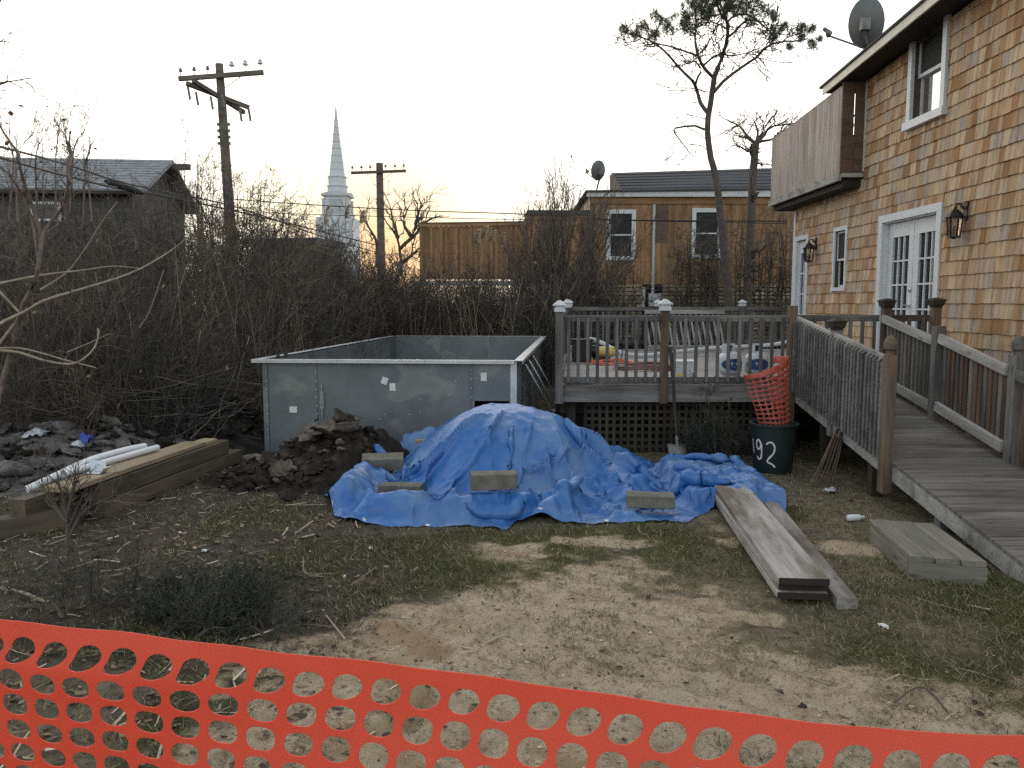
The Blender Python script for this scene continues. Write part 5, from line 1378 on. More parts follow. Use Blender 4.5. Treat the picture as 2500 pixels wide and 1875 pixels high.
# upper roof slope with courses
up_ = MB().hexa([(3.45, 24.9, 5.2), (9.4, 24.9, 5.26), (9.4, 28.6, 5.3), (3.45, 28.6, 5.3), (3.30, 27.0, 6.10), (9.4, 27.0, 6.28), (9.4, 27.6, 6.28), (3.30, 27.6, 6.10)]).build('upper_roof', asphalt_shingle, ob)
cs = MB()
for k in range(7):
    f0, f1 = k / 7, (k + 1) / 7
    for (xa, xb) in ((3.4, 9.4),):
        A = Vector((xa - .1 * f0, 24.9 + 2.1 * f0, 5.2 + .9 * f0)); B = Vector((xb, 24.9 + 2.1 * f0, 5.26 + 1.02 * f0)); C_ = Vector((xb, 24.9 + 2.1 * f1, 5.26 + 1.02 * f1)); D_ = Vector((xa - .1 * f1, 24.9 + 2.1 * f1, 5.2 + .9 * f1)); n_ = Vector((0, -.012, .028))
        cs.hexa([A, B, C_, D_, A + n_, B + n_, C_ + n_ * .2, D_ + n_ * .2])
cs.build('shingle_course', asphalt_shingle, up_)
for wx0, wx1, wz0, wz1 in ((2.80, 3.66, 3.08, 4.56), (5.32, 6.20, 3.13, 4.60)):
    f_ = MB(); b_ = .12; yf, yb_ = y0 - .05, y0 + .0
    f_.box(wx0, wx0 + b_, yf, yb_, wz0, wz1).box(wx1 - b_, wx1, yf, yb_, wz0, wz1).box(wx0 + b_, wx1 - b_, yf, yb_, wz1 - b_, wz1).box(wx0 + b_, wx1 - b_, yf, yb_, wz0, wz0 + b_)
    zm = (wz0 + wz1) / 2; f_.box(wx0 + b_, wx1 - b_, yf + .02, yb_, zm - .02, zm + .02)
    f_ = f_.build('window', white_paint, ob)
    for a, c in ((wz0 + b_, zm - .02), (zm + .02, wz1 - b_)): MB().box(wx0 + b_ + .001, wx1 - b_ - .001, yf + .03, yf + .04, a + .001, c - .001).build('pane', screen_mesh, f_)
cp = MB().tube([(4.19, y0 - .06, 4.70), (4.19, y0 - .06, 2.05)], .045, 10); cp.build('conduit_pipe', conduit_grey, ob, True)
MB().box(4.05, 4.42, y0 - .22, y0 - .06, 1.72, 2.10).build('meter_box', conduit_grey, ob); MB().lathe([(.10, 0), (.10, .05), (.06, .09)], 16, M=Matrix.Translation((4.24, y0 - .22, 1.92)) @ Matrix.Rotation(math.pi / 2, 4, 'X')).build('meter', conduit_grey, ob, True)
MB().box(3.86, 3.96, y0 - .1, y0 - .05, 1.70, 2.28).build('downpipe', white_paint, ob)
MB().box(4.25, 4.62, y0 - .026, y0 - .018, 3.6, 4.68).build('bare_patch', brown_cedar, ob)
# left lower wing: plain boards with rounded dark parapet
for i, x_ in enumerate(np.arange(.40, 2.30, .145)): board('wing_board', (x_ + .07, y0 + .12, 2.38), (x_ + .07, y0 + .12, 4.42), .142, .03, orange_cedar, ob, up=(0, -1, 0))
MB().box(.40, 2.3, y0 + .15, 28, 2.38, 4.4).build('wing_core', brown_cedar, ob)
MB().hexa([(.38, y0 + .06, 4.42), (2.31, y0 + .06, 4.42), (2.31, 28, 4.42), (.38, 28, 4.42), (.46, y0 + .10, 4.56), (2.31, y0 + .10, 4.56), (2.31, 28, 4.56), (.46, 28, 4.56)]).build('wing_parapet', asphalt_shingle, ob)
# horizontal slat skirt below
sk = thing('slat_skirt', 'pale horizontal slat screen under the orange house behind the deck', 'fence', (5, 23.8, 0))
for k in range(15):
    z_ = 2.32 - k * .115
    for xa, xb in ((1.7, 3.85), (4.45, 6.6), (6.65, 8.9)):
        board('slat', (xa, 23.8 + random.uniform(-.01, .01), z_ + random.uniform(-.008, .008)), (xb, 23.8, z_ + random.uniform(-.008, .008)), .02, .085, skirt_wood, sk)
for x_ in (1.75, 3.8, 4.5, 6.62, 8.8): board('skirt_post', (x_, 23.86, 0), (x_, 23.86, 2.37), .1, .1, brown_cedar, sk, up=(0, 1, 0))
MB().box(1.75, 8.9, 24.3, 24.34, 0, 2.36).build('back_board', dark_soffit, sk)
# board-on-board privacy screen on the left
scn = thing('privacy_screen', 'orange board-on-board wooden privacy screen left of the orange house', 'fence', (-1.2, 24, 2.3))
n = 42; bw = (.39 + 2.73) / n
for i in range(n):
    x_ = -2.73 + (i + .5) * bw; fr_ = i % 2
    zt = 4.16 + .045 * (x_ + 2.73) / 3.1
    board('screen_board', (x_, 24.0 + (.035 if fr_ else 0), 2.52), (x_, 24.0 + (.035 if fr_ else 0), zt - (.10 if fr_ else 0.01)), bw * (1.0 if not fr_ else 1.5), .02, orange_cedar, scn, up=(0, -1, 0))
for z_ in (2.62, 3.32, 4.02): board('screen_rail', (-2.73, 24.03, z_), (.39, 24.03, z_ + .03), .035, .06, orange_cedar, scn)
board('screen_rail', (-2.75, 23.975, 4.11), (.39, 23.975, 4.15), .02, .10, orange_cedar, scn)
board('screen_cap', (-2.76, 24.02, 4.165), (.40, 24.02, 4.21), .14, .03, brown_cedar, scn)
for x_ in (-2.70, -1.2, .3): board('screen_post', (x_, 24.1, -.2), (x_, 24.1, 4.1), .1, .1, brown_cedar, scn, up=(0, 1, 0))
MB().box(-2.9, .8, 23.85, 23.9, 2.33, 2.47).build('white_sill_board', white_paint, scn)
dd = at(1460, 416, y=23.6)
dish(dd, math.radians(-152), math.radians(-10), .245, .285, dish_grey, 'small looking dark satellite dish on a mast above the orange house', Vector((2.50, 24.2, 5.1)), (-.33, .15, -.04))
# ---------------------------------------------------------------- grey house far left
gh = thing('grey_house', 'grey shingled house with pitched roof half hidden by the thicket', 'house', (-14, 28, 0))
A_, Bq = Vector((-20.5, 24.8, 0)), Vector((-11.95, 25.6, 0)); dv = (Bq - A_).normalized(); nv = Vector((dv.y, -dv.x, 0)) * -1
Wd = 5.2
C0, D0 = Bq + nv * Wd, A_ + nv * Wd
ev, rg_ = 5.32, 6.62
zz = lambda p, z: Vector((p.x, p.y, z))
MB().hexa([zz(A_, 0), zz(Bq, 0), zz(C0, 0), zz(D0, 0), zz(A_, ev), zz(Bq, ev), zz(C0, ev), zz(D0, ev)]).poly([zz(Bq, ev), zz(C0, ev), zz((Bq + C0) / 2, rg_ - .05)], [(0, 1, 2)]).build('wall', grey_shingle, gh)
lap = MB()
for k in range(28): 
    z_ = .2 + k * .185; o_ = -nv * .015
    lap.hexa([zz(A_, z_) + o_ * 1.6, zz(Bq, z_) + o_ * 1.6, zz(Bq, z_) + o_ * .1, zz(A_, z_) + o_ * .1, zz(A_, z_ + .18) + o_ * .3, zz(Bq, z_ + .18) + o_ * .3, zz(Bq, z_ + .18) + o_ * .1, zz(A_, z_ + .18) + o_ * .1])
o = lap.build('shingle_course', grey_shingle, gh); o['kind'] = 'stuff'
Mr, Ml = (Bq + C0) / 2 + dv * .5, (A_ + D0) / 2 - dv * .4
rfm = MB()
for (e0, e1) in ((A_ - dv * .4 - nv * .35, Bq + dv * .5 - nv * .35), (D0 - dv * .4 + nv * .35, C0 + dv * .5 + nv * .35)):
    rfm.hexa([zz(e0, ev - .12), zz(e1, ev - .12), zz(Mr, rg_), zz(Ml, rg_), zz(e0, ev - .02), zz(e1, ev - .02), zz(Mr, rg_ + .1), zz(Ml, rg_ + .1)])
rh = rfm.build('roof', roof_grey, gh)
rc = MB(); e0, e1 = A_ - dv * .4 - nv * .35, Bq + dv * .5 - nv * .35
for k in range(12):
    f0, f1 = k / 12, (k + 1) / 12; n_ = Vector((0, 0, .03))
    P = [zz(e0, ev - .01).lerp(zz(Ml, rg_ + .11), f0), zz(e1, ev - .01).lerp(zz(Mr, rg_ + .11), f0), zz(e1, ev - .01).lerp(zz(Mr, rg_ + .11), f1), zz(e0, ev - .01).lerp(zz(Ml, rg_ + .11), f1)]
    rc.hexa(P + [P[0] + n_, P[1] + n_, P[2] + n_ * .2, P[3] + n_ * .2])
o = rc.build('shingle_course', roof_grey, rh); o['kind'] = 'stuff'
board('ridge_beam', zz(Mr, rg_ - .12) - dv * .5, zz(Mr, rg_ - .12) + dv * .55, .14, .2, pole_wood, gh)
board('gutter', zz(A_ - nv * .38, ev - .1), zz(Bq + dv * .5 - nv * .38, ev - .1), .1, .1, dark_wood, gh)
for (u0, u1, z0, z1) in ((5.55, 6.45, 4.35, 4.95), (3.3, 4.25, 4.05, 4.9)):
    f_ = MB()
    for (a, b_, c, d_) in ((u0, u0 + .08, z0, z1), (u1 - .08, u1, z0, z1), (u0 + .08, u1 - .08, z0, z0 + .08), (u0 + .08, u1 - .08, z1 - .08, z1)):
        P = [A_ + dv * a - nv * .08, A_ + dv * b_ - nv * .08, A_ + dv * b_ - nv * .02, A_ + dv * a - nv * .02]
        f_.hexa([zz(p, c) for p in P] + [zz(p, d_) for p in P])
    f_ = f_.build('window', white_paint, gh)
    P = [A_ + dv * (u0 + .081) - nv * .05, A_ + dv * (u1 - .081) - nv * .05, A_ + dv * (u1 - .081) - nv * .04, A_ + dv * (u0 + .081) - nv * .04]
    MB().hexa([zz(p, z0 + .081) for p in P] + [zz(p, z1 - .081) for p in P]).build('pane', glass_dark, f_)
# dark low building behind the thicket
lb_ = thing('dark_shed', 'low dark roofed building peeking over the thicket left of the steeple', 'shed', (-9.5, 36, 0))
MB().box(-10.9, -8.5, 34.2, 40, 0, 4.35).build('wall', brown_cedar, lb_); MB().hexa([(-11.3, 33.9, 4.3), (-8.25, 33.9, 4.3), (-8.25, 40, 4.5), (-11.3, 40, 4.5), (-11.3, 33.9, 4.5), (-8.25, 33.9, 4.56), (-8.25, 40, 4.8), (-11.3, 40, 4.7)]).build('roof', asphalt_shingle, lb_)
# ---------------------------------------------------------------- church steeple
ch = thing('church_steeple', 'tall white church steeple with pointed spire beyond the thicket', 'steeple', (-21.5, 101, 0))
cx_, cy_ = -21.75, 101.5; k8 = math.pi / 8
MB().lathe([(1.00, 17.5), (.44, 22.1), (.10, 25.6), (.03, 26.1)], 8, (cx_, cy_, 0), ph=k8).build('spire', church_white, ch)
ds_ = MB()
for i in range(8):
    z_ = 18.3 + i * .85; r_ = 1.0 - (z_ - 17.5) * .1155; ds_.lathe([(r_ + .02, z_), (r_ + .03, z_ + .04), (r_ + .01, z_ + .08)], 8, (cx_, cy_, 0), ph=k8 , cap=(False, False))
ds_.build('spire_band', church_line, ch)
MB().lathe([(1.12, 16.35), (1.12, 17.32), (1.22, 17.38), (1.22, 17.5), (1.02, 17.56)], 8, (cx_, cy_, 0), ph=k8).build('drum', church_white, ch)
MB().lathe([(1.26, 15.3), (1.24, 16.2), (1.36, 16.26), (1.36, 16.36), (1.14, 16.42)], 8, (cx_, cy_, 0), ph=k8).build('lower_drum', church_white, ch)
bl = MB().box(cx_ - 1.42, cx_ + 1.42, cy_ - 1.42, cy_ + 1.42, 12.6, 15.1)
bl = bl.build('belfry', church_white, ch)
for sgn in (-1, 1):
    for ax in (0, 1):
        pts = []
        for k in range(13):
            a = math.pi * k / 12; pts.append((1.72 * math.cos(a) * 1.0, 15.0 + .52 * math.sin(a)))
        V_ = []
        for off in (1.38, 1.72):
            for px_, pz_ in pts: V_.append((cx_ + px_, cy_ + sgn * off, pz_) if ax == 0 else (cx_ + sgn * off, cy_ + px_, pz_))
        m_ = len(pts); F_ = [(k, k + 1, m_ + k + 1, m_ + k) for k in range(m_ - 1)] + [tuple(range(m_)), tuple(reversed(range(m_, 2 * m_))), (0, m_, 2 * m_ - 1, m_ - 1)]
        MB().poly(V_, F_).build('arched_pediment', church_line, bl)
for sx in (-1, 1):
    for sy in (-1, 1): MB().lathe([(.2, 12.7), (.17, 12.9), (.15, 14.5), (.22, 14.65)], 10, (cx_ + sx * 1.5, cy_ + sy * 1.5, 0)).build('column', church_white, bl, True)
lv = MB()
for k in range(12): lv.box(cx_ - .75, cx_ + .75, cy_ - 1.50, cy_ - 1.42, 12.9 + k * .15, 12.98 + k * .15)
lv.build('louver', church_line, bl)
MB().box(cx_ - 1.78, cx_ + 1.78, cy_ - 1.78, cy_ + 1.78, 12.35, 12.62).build('cornice', church_line, ch)
tw = MB().box(cx_ - 2.25, cx_ + 2.25, cy_ - 2.25, cy_ + 2.25, 0, 12.35).build('tower', church_white, ch)
for k in range(5): MB().box(cx_ - 2.25 + k * 1.0 + .1, cx_ - 2.25 + k * 1.0 + .4, cy_ - 2.32, cy_ - 2.25, 1, 12.0).build('pilaster', church_line, tw)
# ================================================================== UTILITY POLES AND CABLES
def insulator_mesh(k=1.0): return MB().lathe([(.012, 0), (.012, .16 * k), (.075 * k, .17 * k), (.085 * k, .20 * k), (.045 * k, .24 * k), (.06 * k, .27 * k), (.03 * k, .31 * k)], 10)
p1_ = thing('utility_pole', 'nearer utility pole with three crossarms left of the white steeple', 'utility pole', (-8.30, 24, 0), 'utility poles')
MB().tube([(-8.22, 24, -.3), (-8.36, 24, 4.7), (-8.50, 24, 8.72)], [.17, .15, .11], 14).build('pole', pole_wood, p1_, True)
def arm(p, a, b, w_, h_, nm='crossarm'): return board(nm, a, b, w_, h_, pole_wood, p)
a1 = arm(p1_, (-9.63, 23.85, 8.26), (-7.18, 23.85, 8.44), .10, .13)
for t_ in (.025, .185, .345, .63, .79, .965):
    q = Vector((-9.63, 23.85, 8.33)).lerp(Vector((-7.18, 23.85, 8.51)), t_); mb = insulator_mesh(1.0 if t_ > .5 else .75); mb.v = [tuple(Vector(v) + q) for v in mb.v]; mb.build('insulator', church_white if t_ > .5 else dish_grey, a1, True)
for sg in (-1, 1): MB().bar((-8.45 + sg * .62, 23.80, 8.30), (-8.43 + sg * .06, 23.80, 7.95), .03, .012).build('brace', rust_iron, p1_)
a2 = arm(p1_, (-9.22, 23.35, 8.00), (-7.85, 24.55, 7.62), .10, .12); a3 = arm(p1_, (-8.95, 23.15, 8.02), (-8.10, 24.85, 7.55), .10, .12)
for q in ((-9.2, 23.4, 7.75), (-8.9, 23.2, 7.55), (-8.6, 23.5, 7.5), (-8.35, 23.7, 7.6), (-8.05, 24.3, 7.35), (-7.85, 24.5, 7.4)):
    q = Vector(q); MB().tube([q + Vector((0, 0, .18)), q + Vector((.05, 0, -.18))], .035, 8).build('fuse_cutout', dish_grey, a2, True)
for k in range(8):
    q = Vector((-8.40 + (.16 if k % 2 else -.16), 23.9, 6.95 - (k // 2) * .18)); MB().tube([q, q + Vector((.0, 0, .08))], .035, 8).build('cable_clamp', dish_grey, p1_, True)
p2_ = thing('utility_pole', 'farther slim utility pole with one crossarm right of the steeple', 'utility pole', (-6.0, 37, 0), 'utility poles')
MB().tube([(-5.98, 37, -.3), (-6.0, 37, 8.12)], [.21, .155], 12).build('pole', pole_wood, p2_, True)
a1 = arm(p2_, (-7.26, 36.8, 7.66), (-4.78, 36.8, 7.75), .10, .12)
for t_ in (.025, .19, .35, .63, .80, .96):
    q = Vector((-7.26, 36.8, 7.72)).lerp(Vector((-4.78, 36.8, 7.81)), t_); mb = insulator_mesh(.8); mb.v = [tuple(Vector(v) + q) for v in mb.v]; mb.build('insulator', dish_grey, a1, True)
for sg in (-1, 1): MB().bar((-6.0 + sg * .62, 36.76, 7.68), (-6.0 + sg * .1, 36.76, 7.3), .04, .015).build('brace', rust_iron, p2_)
def cable(pts, r, label, sag=0.0):
    P = resample([tuple(p) for p in pts], 40); P[:, 2] -= sag * np.sin(np.linspace(0, np.pi, 40))
    return tag(MB().tube([tuple(p) for p in P], r, 6).build('overhead_cable', cable_black, None, True), label, 'cable', 'overhead cables')
c1 = crop(0, 0, 800); m2 = crop(700, 200, 800); l4 = crop(0, 300, 500)
cable([at(-60, 342, y=11.5), c1(0, 990, y=12), c1(450, 1110, y=15.5), c1(900, 1250, y=19), c1(1600, 1400, y=25), c1(2212, 1610, y=33), (-6.1, 36.9, 4.1)], .022, 'upper thick overhead cable crossing the grey roof from the left edge')
cc_ = cable([l4(-60, 350, y=11), l4(0, 370, y=11.5), l4(600, 540, y=15), l4(1200, 690, y=18), l4(1500, 740, y=20), c1(1700, 1450, y=27), m2(600, 1100, y=36.8)], .028, 'lower thicker overhead cable carrying a dark splice box')
q = l4(1340, 700, y=18.8); MB().tube([q + Vector((-.3, -.3, .12)), q + Vector((-.2, -.2, .08)), q + Vector((.2, .2, -.05)), q + Vector((.3, .3, -.09))], [.03, .075, .075, .03], 10).build('splice_box', cable_black, cc_, True)
cable([(-8.3, 23.9, 4.86), m2(0, 818, y=24), m2(800, 865, y=23), m2(1610, 893, y=22), m2(2212, 930, y=21), OV(1700, 478, y=18.5)], .014, 'upper of two thin horizontal cables passing before the orange house')
cable([(-8.3, 23.9, 4.55), m2(0, 888, y=24), m2(800, 912, y=23), m2(1610, 930, y=22), m2(2212, 935, y=21.2), OV(1700, 483, y=18.3)], .010, 'lower of two thin horizontal cables passing before the orange house')
cable([c1(-50, 435, y=16), c1(0, 455, y=16.5), c1(450, 620, y=20), c1(950, 800, y=24), c1(1480, 950, y=30)], .006, 'very thin high wire slanting down across the upper left sky')
cable([(-5.95, 36.8, 3.95), m2(760, 1160, y=34), m2(900, 1215, y=32), m2(1000, 1250, y=31)], .014, 'short drooping wire right of the farther slim pole')
# ================================================================== VEGETATION
def stuffed(name, V, F, m, label, cat, smooth=False, attrs=None, kind=None):
    o = put(name, arr_mesh(name, V, F, m, smooth, attrs)); return tag(o, label, cat, kind=kind)
# top line of the thicket as seen from the yard (photo pixels / 1.13)
TU = np.array([-200, 0, 100, 200, 300, 380, 450, 600, 650, 700, 800, 900, 1000, 1100, 1200, 1300]) * 2500 / 2212
TV = np.array([505, 500, 510, 520, 515, 470, 445, 500, 512, 555, 592, 608, 612, 590, 600, 610]) * 2500 / 2212
def top_z(x, y):
    u = 1250 + FPX * x / y; v = np.interp(u, TU, TV)
    b = (937.5 - v) / FPX
    return EYE + (-_sp + b * _cp) * y / (_cp + b * _sp)
rg = np.random.default_rng(21)
def thicket_pts(n, xa, xb, ya, yb, ok):
    x = rg.uniform(xa, xb, n * 3); y = rg.uniform(ya, yb, n * 3); k = ok(x, y); return x[k][:n], y[k][:n]
poolL = lambda y: -3.03 + (y - 9.6) * .087
xs1, ys1 = thicket_pts(1150, -10.5, -2.6, 9.6, 22, lambda x, y: (x < poolL(y) - .45) & (x > -.66 * y - .6) & ~((x > -4.6) & (y < 11.2)))
xs2, ys2 = thicket_pts(850, -4.5, 2.6, 17.3, 23, lambda x, y: (x > -4.5) & (x < .085 * y + .4))
xs3, ys3 = thicket_pts(260, -6.2, -3.3, 8.9, 11.5, lambda x, y: x < -3.75 - (y - 8.9) * .1)
bx0, by0 = np.r_[xs1, xs2, xs3], np.r_[ys1, ys2, ys3]
hz = top_z(bx0, by0) * rg.uniform(.42, 1.02, len(bx0)) ** .7
hz[-len(xs3):] = rg.uniform(.4, 1.6, len(xs3))
# a little window through which the setting sun shows
N = len(bx0); K = 7; s_ = np.linspace(0, 1, K)
lean = rg.normal(size=(N, 2)) * .26
P = np.zeros((N, K, 3))
P[..., 0] = bx0[:, None] + lean[:, :1] * hz[:, None] * s_ ** 1.5 + np.cumsum(rg.normal(size=(N, K)) * .055, 1)
P[..., 1] = by0[:, None] + lean[:, 1:] * hz[:, None] * s_ ** 1.5 + np.cumsum(rg.normal(size=(N, K)) * .055, 1)
P[..., 2] = hz[:, None] * s_ - .05
R = (rg.uniform(.004, .012, N)[:, None]) * (1 - .7 * s_)
B1, R1 = sprout(P, R, 7, .3, 1.0, .75, .15, 5, rg, t0=.12, rs=.62, wig=.07)
B2, R2 = sprout(B1, R1, 4, .10, .42, .8, .1, 3, rg, t0=.2, rs=.7, wig=.05)
clip = lambda Q, Rr: (lambda k: (Q[k], Rr[k]))(np.ones(len(Q), bool))
def far(Q, Rr, k=.00026): return np.maximum(Rr, k * np.maximum(Q[..., 1], 4))
V, F = merge([tubes(P, far(P, R)), tubes(B1, far(B1, R1)), tubes(B2, far(B2, R2))])
pal_ = np.array([(.08, .067, .057), (.125, .10, .078), (.175, .135, .10), (.055, .052, .05), (.10, .09, .08)])
cl_ = (fbm(bx0 * .8, by0 * .8, 2) * 3.2 + rg.uniform(0, 5, N) * .6 + 1.5).astype(int) % 5
stc = pal_[cl_] * rg.uniform(.6, 1.35, N)[:, None]
tc = np.concatenate([np.repeat(stc, K * 3, 0), np.repeat(np.repeat(stc, 7, 0), 5 * 3, 0), np.repeat(np.repeat(stc, 28, 0), 3 * 3, 0)])
stuffed('thicket', V, F, attr_mat('thicket_bark'), 'dense bare brown thicket of brush behind and left of the pool', 'thicket', kind='stuff', attrs={'tint': tc})
# stouter curving branches running through it
n = 150
x = np.r_[rg.uniform(-8.5, -3.6, 100), rg.uniform(-3.2, 1.6, 50)]; y = np.r_[rg.uniform(9.8, 16, 100), rg.uniform(17, 19.5, 50)]
k = ~((x > poolL(y) - .3) & (y < 16.8)); x, y = x[k], y[k]; n = len(x)
a = rg.uniform(0, 6.28, n); h = rg.uniform(.8, 2.6, n); ln = rg.uniform(.3, 1.6, n); sg = np.linspace(0, 1, 9)
P = np.stack([x[:, None] + np.cos(a)[:, None] * ln[:, None] * sg ** 1.6, y[:, None] + np.sin(a)[:, None] * ln[:, None] * sg ** 1.6 * .5, h[:, None] * (sg - .35 * sg ** 3 * rg.random(n)[:, None])], -1)
P += np.cumsum(rg.normal(size=P.shape) * .03, 1); P[..., 2] = np.maximum(P[..., 2], 0)
R = rg.uniform(.007, .018, n)[:, None] * (1 - .75 * sg)
Qs, Ss = sprout(P, R, 4, .2, .7, .7, .1, 6, rg, t0=.3, rs=.5)
cb_ = np.array([(.27, .20, .14), (.10, .08, .07), (.19, .14, .105)])[rg.integers(0, 3, n)]
V, F = merge([tubes(P, R, 5), tubes(Qs, far(Qs, Ss), 3)]); tcb = np.concatenate([np.repeat(cb_, 9 * 5, 0), np.repeat(np.repeat(cb_, 4, 0), 6 * 3, 0)])
stuffed('stout_branches', V, F, attr_mat('stout_branch_bark'), 'stouter curving branches running through the thicket', 'branches', True, {'tint': tcb}, kind='stuff')
# fallen and criss-crossing dead brush near the ground
n = 1500
x = np.r_[rg.uniform(-8, -3.4, 900), rg.uniform(-3.5, 2.2, 600)]; y = np.r_[rg.uniform(9.2, 14, 900), rg.uniform(17, 20, 600)]
k = ~((x > poolL(y) - .3) & (y < 16.8)); x, y = x[k], y[k]; n = len(x)
a = rg.uniform(0, 2 * np.pi, n); L = rg.uniform(.4, 1.6, n); el = rg.normal(size=n) * .45
s4 = np.linspace(-.5, .5, 5)
P = np.stack([x[:, None] + np.cos(a)[:, None] * L[:, None] * s4, y[:, None] + np.sin(a)[:, None] * L[:, None] * s4, rg.uniform(.05, .9, n)[:, None] + np.tan(el)[:, None] * L[:, None] * s4 * .5], -1)
P += np.cumsum(rg.normal(size=P.shape) * .02, 1); P[..., 2] = np.maximum(P[..., 2], .01)
R = np.repeat(rg.uniform(.003, .009, n)[:, None], 5, 1)
V, F = tubes(P, R); stuffed('fallen_brush', V, F, twig_dark, 'tangle of fallen dead branches on the thicket floor', 'brush', kind='stuff')
# dead leaves still caught in the twigs
lf = B1[rg.choice(len(B1), 1100, replace=False), -1]; nl = len(lf); d1_ = rg.normal(size=(nl, 3)); d1_ /= np.linalg.norm(d1_, axis=1, keepdims=True); d2_ = np.cross(d1_, rg.normal(size=(nl, 3))); d2_ /= np.linalg.norm(d2_, axis=1, keepdims=True)
ls = (rg.uniform(.018, .04, nl) * (.6 + .05 * lf[:, 1]))[:, None]
V = np.stack([lf, lf + d1_ * ls + d2_ * ls * .45, lf + d1_ * ls * 2 + np.array([0, 0, -.01]), lf + d1_ * ls - d2_ * ls * .45], 1).reshape(-1, 3)
stuffed('dead_leaves', V, np.arange(nl * 4).reshape(-1, 4), plain('tan_dead_leaf', (.17, .115, .065), (.30, .21, .125), .85, 5, bs=0), 'tan dead leaves caught in the thicket twigs', 'leaves', kind='stuff')
# pale upright reed stalks
n = 300
x = np.r_[rg.uniform(-7.5, -3.4, 150), rg.uniform(-3, 1.2, 150)]; y = np.r_[rg.uniform(10, 17, 150), rg.uniform(16.9, 19.5, 150)]
k = ~((x > poolL(y) - .2) & (y < 16.8)); x, y = x[k], y[k]; n = len(x)
h = rg.uniform(1.2, 2.6, n); s5 = np.linspace(0, 1, 6)
ln = rg.normal(size=(n, 2)) * .14
P = np.stack([x[:, None] + ln[:, :1] * h[:, None] * s5 ** 2, y[:, None] + ln[:, 1:] * h[:, None] * s5 ** 2, h[:, None] * s5], -1)
V, F = tubes(P, np.repeat(rg.uniform(.004, .007, n)[:, None], 6, 1)); stuffed('reed_stalks', V, F, twig_pale, 'pale upright reed stalks scattered through the thicket', 'reeds', kind='stuff')

def shrub(name, stems, label, cat, m, K=9, r0=.012, r1=.003, b1=(6, .3, .9, .5, .2), b2=(3, .1, .35, .6, .1), group=None, seed=1, leaves=0):
    g = np.random.default_rng(seed)
    Pm, Rm = lines(stems, K, r0, r1)
    t = thing(name, label, cat, tuple(Vector(stems[0][0])), group)
    o = put('trunk', arr_mesh('trunk', *tubes(Pm, Rm, 6), m, True), None, t)
    Q1, S1 = sprout(Pm, Rm, *b1, 6, g, t0=.25, rs=.6, wig=.05)
    parts = [tubes(Q1, far(Q1, S1))]
    if b2:
        Q2, S2 = sprout(Q1, np.maximum(S1, .002), *b2, 4, g, t0=.2, rs=.75, wig=.06); parts.append(tubes(Q2, far(Q2, S2)))
    V, F = merge(parts)
    o = put('crown', arr_mesh('crown', V, F, m), None, t); o['kind'] = 'stuff'
    if leaves:
        src = (Q2 if b2 else Q1)[:, -1]; pk_ = src[g.choice(len(src), leaves, replace=False)]
        leafs(t, pk_, .03, .06, leaf_brown, g)
    return t
def leafs(t, pts, lo, hi, m, g, nm='leaf'):
    VV, FF = [], []
    for p in pts:
        s = g.uniform(lo, hi); R_ = Euler(tuple(g.uniform(-1.2, 1.2, 3) + np.array([0, 0, g.uniform(0, 6)]))).to_matrix()
        b0 = len(VV)
        for q in ((0, 0, 0), (-.35, .4, .08), (0, .5, 0), (.35, .4, .08), (-.25, .8, .05), (.25, .8, .05), (0, 1, -.1)): VV.append(tuple(Vector(p) + R_ @ (Vector(q) * s)))
        FF += [(b0, b0 + 3, b0 + 2, b0 + 1), (b0 + 2, b0 + 3, b0 + 5, b0 + 6), (b0 + 1, b0 + 2, b0 + 6, b0 + 4)]
    o = put('leaves' if False else 'foliage', arr_mesh('foliage', VV, FF, m), None, t)
# fan shaped shrub behind the deck corner
stems = []
gg = random.Random(5)
for i in range(60):
    a = gg.uniform(-1, 1); top = OV(1235 + a * 140 + gg.uniform(-15, 15), 395 + 120 * abs(a) ** 1.4 + gg.uniform(-10, 90), y=19.6 + gg.uniform(-1, 1))
    base = Vector((.95 + a * .5 + gg.uniform(-.15, .15), 19.6 + gg.uniform(-.4, .4), 0)); md_ = base.lerp(top, .5) + Vector((-a * .12, 0, .35))
    stems.append([base, base.lerp(md_, .5) + Vector((-a * .1, 0, .1)), md_, top])
shrub('bare_shrub', stems, 'tall fan shaped leafless shrub just left of the orange house windows', 'shrub', twig_dark, 9, .026, .008, (9, .4, 1.2, .38, .4), (4, .15, .5, .5, .25), seed=3)
# two round backlit bare trees left of the steeple
def round_tree(cu, cv, ru, rv, y, label, seed, n=16):
    g = random.Random(seed); st = []
    base = OV(cu, 655, y=y); base.z = 0
    for i in range(n):
        a = g.uniform(-1, 1); b_ = g.uniform(-1.0, .8)
        tp = OV(cu + a * ru * math.sqrt(max(.1, 1 - b_ * b_)), cv + b_ * rv, y=y + g.uniform(-1, 1))
        fk = Vector((base.x + a * .3, y + g.uniform(-.3, .3), 1.6 + g.random() * .8))
        st.append([base + Vector((a * .1, 0, 0)), fk, fk.lerp(tp, .5) + Vector((a * .1, 0, .2)), tp])
    return shrub('bare_tree', st, label, 'tree', twig_dark, 9, .04, .005, (13, .25, .9, .8, .05), (6, .1, .38, .8, 0), seed=seed)
round_tree(470, 430, 75, 75, 23, 'round bare tree crown glowing behind the nearer utility pole', 31, 22)
round_tree(575, 440, 62, 60, 24, 'round bare tree crown between the nearer pole and the steeple', 32, 20)
round_tree(720, 510, 48, 34, 28, 'small dark tangled tree in front of the steeple base', 33, 9)
round_tree(640, 500, 45, 40, 27, 'thin backlit bare bush just left of the steeple', 34, 9)
round_tree(800, 560, 75, 45, 33, 'low backlit bush at the foot of the farther pole', 35, 12)
round_tree(70, 395, 90, 85, 17, 'twiggy bare bush in front of the left end of the grey house', 36, 9)
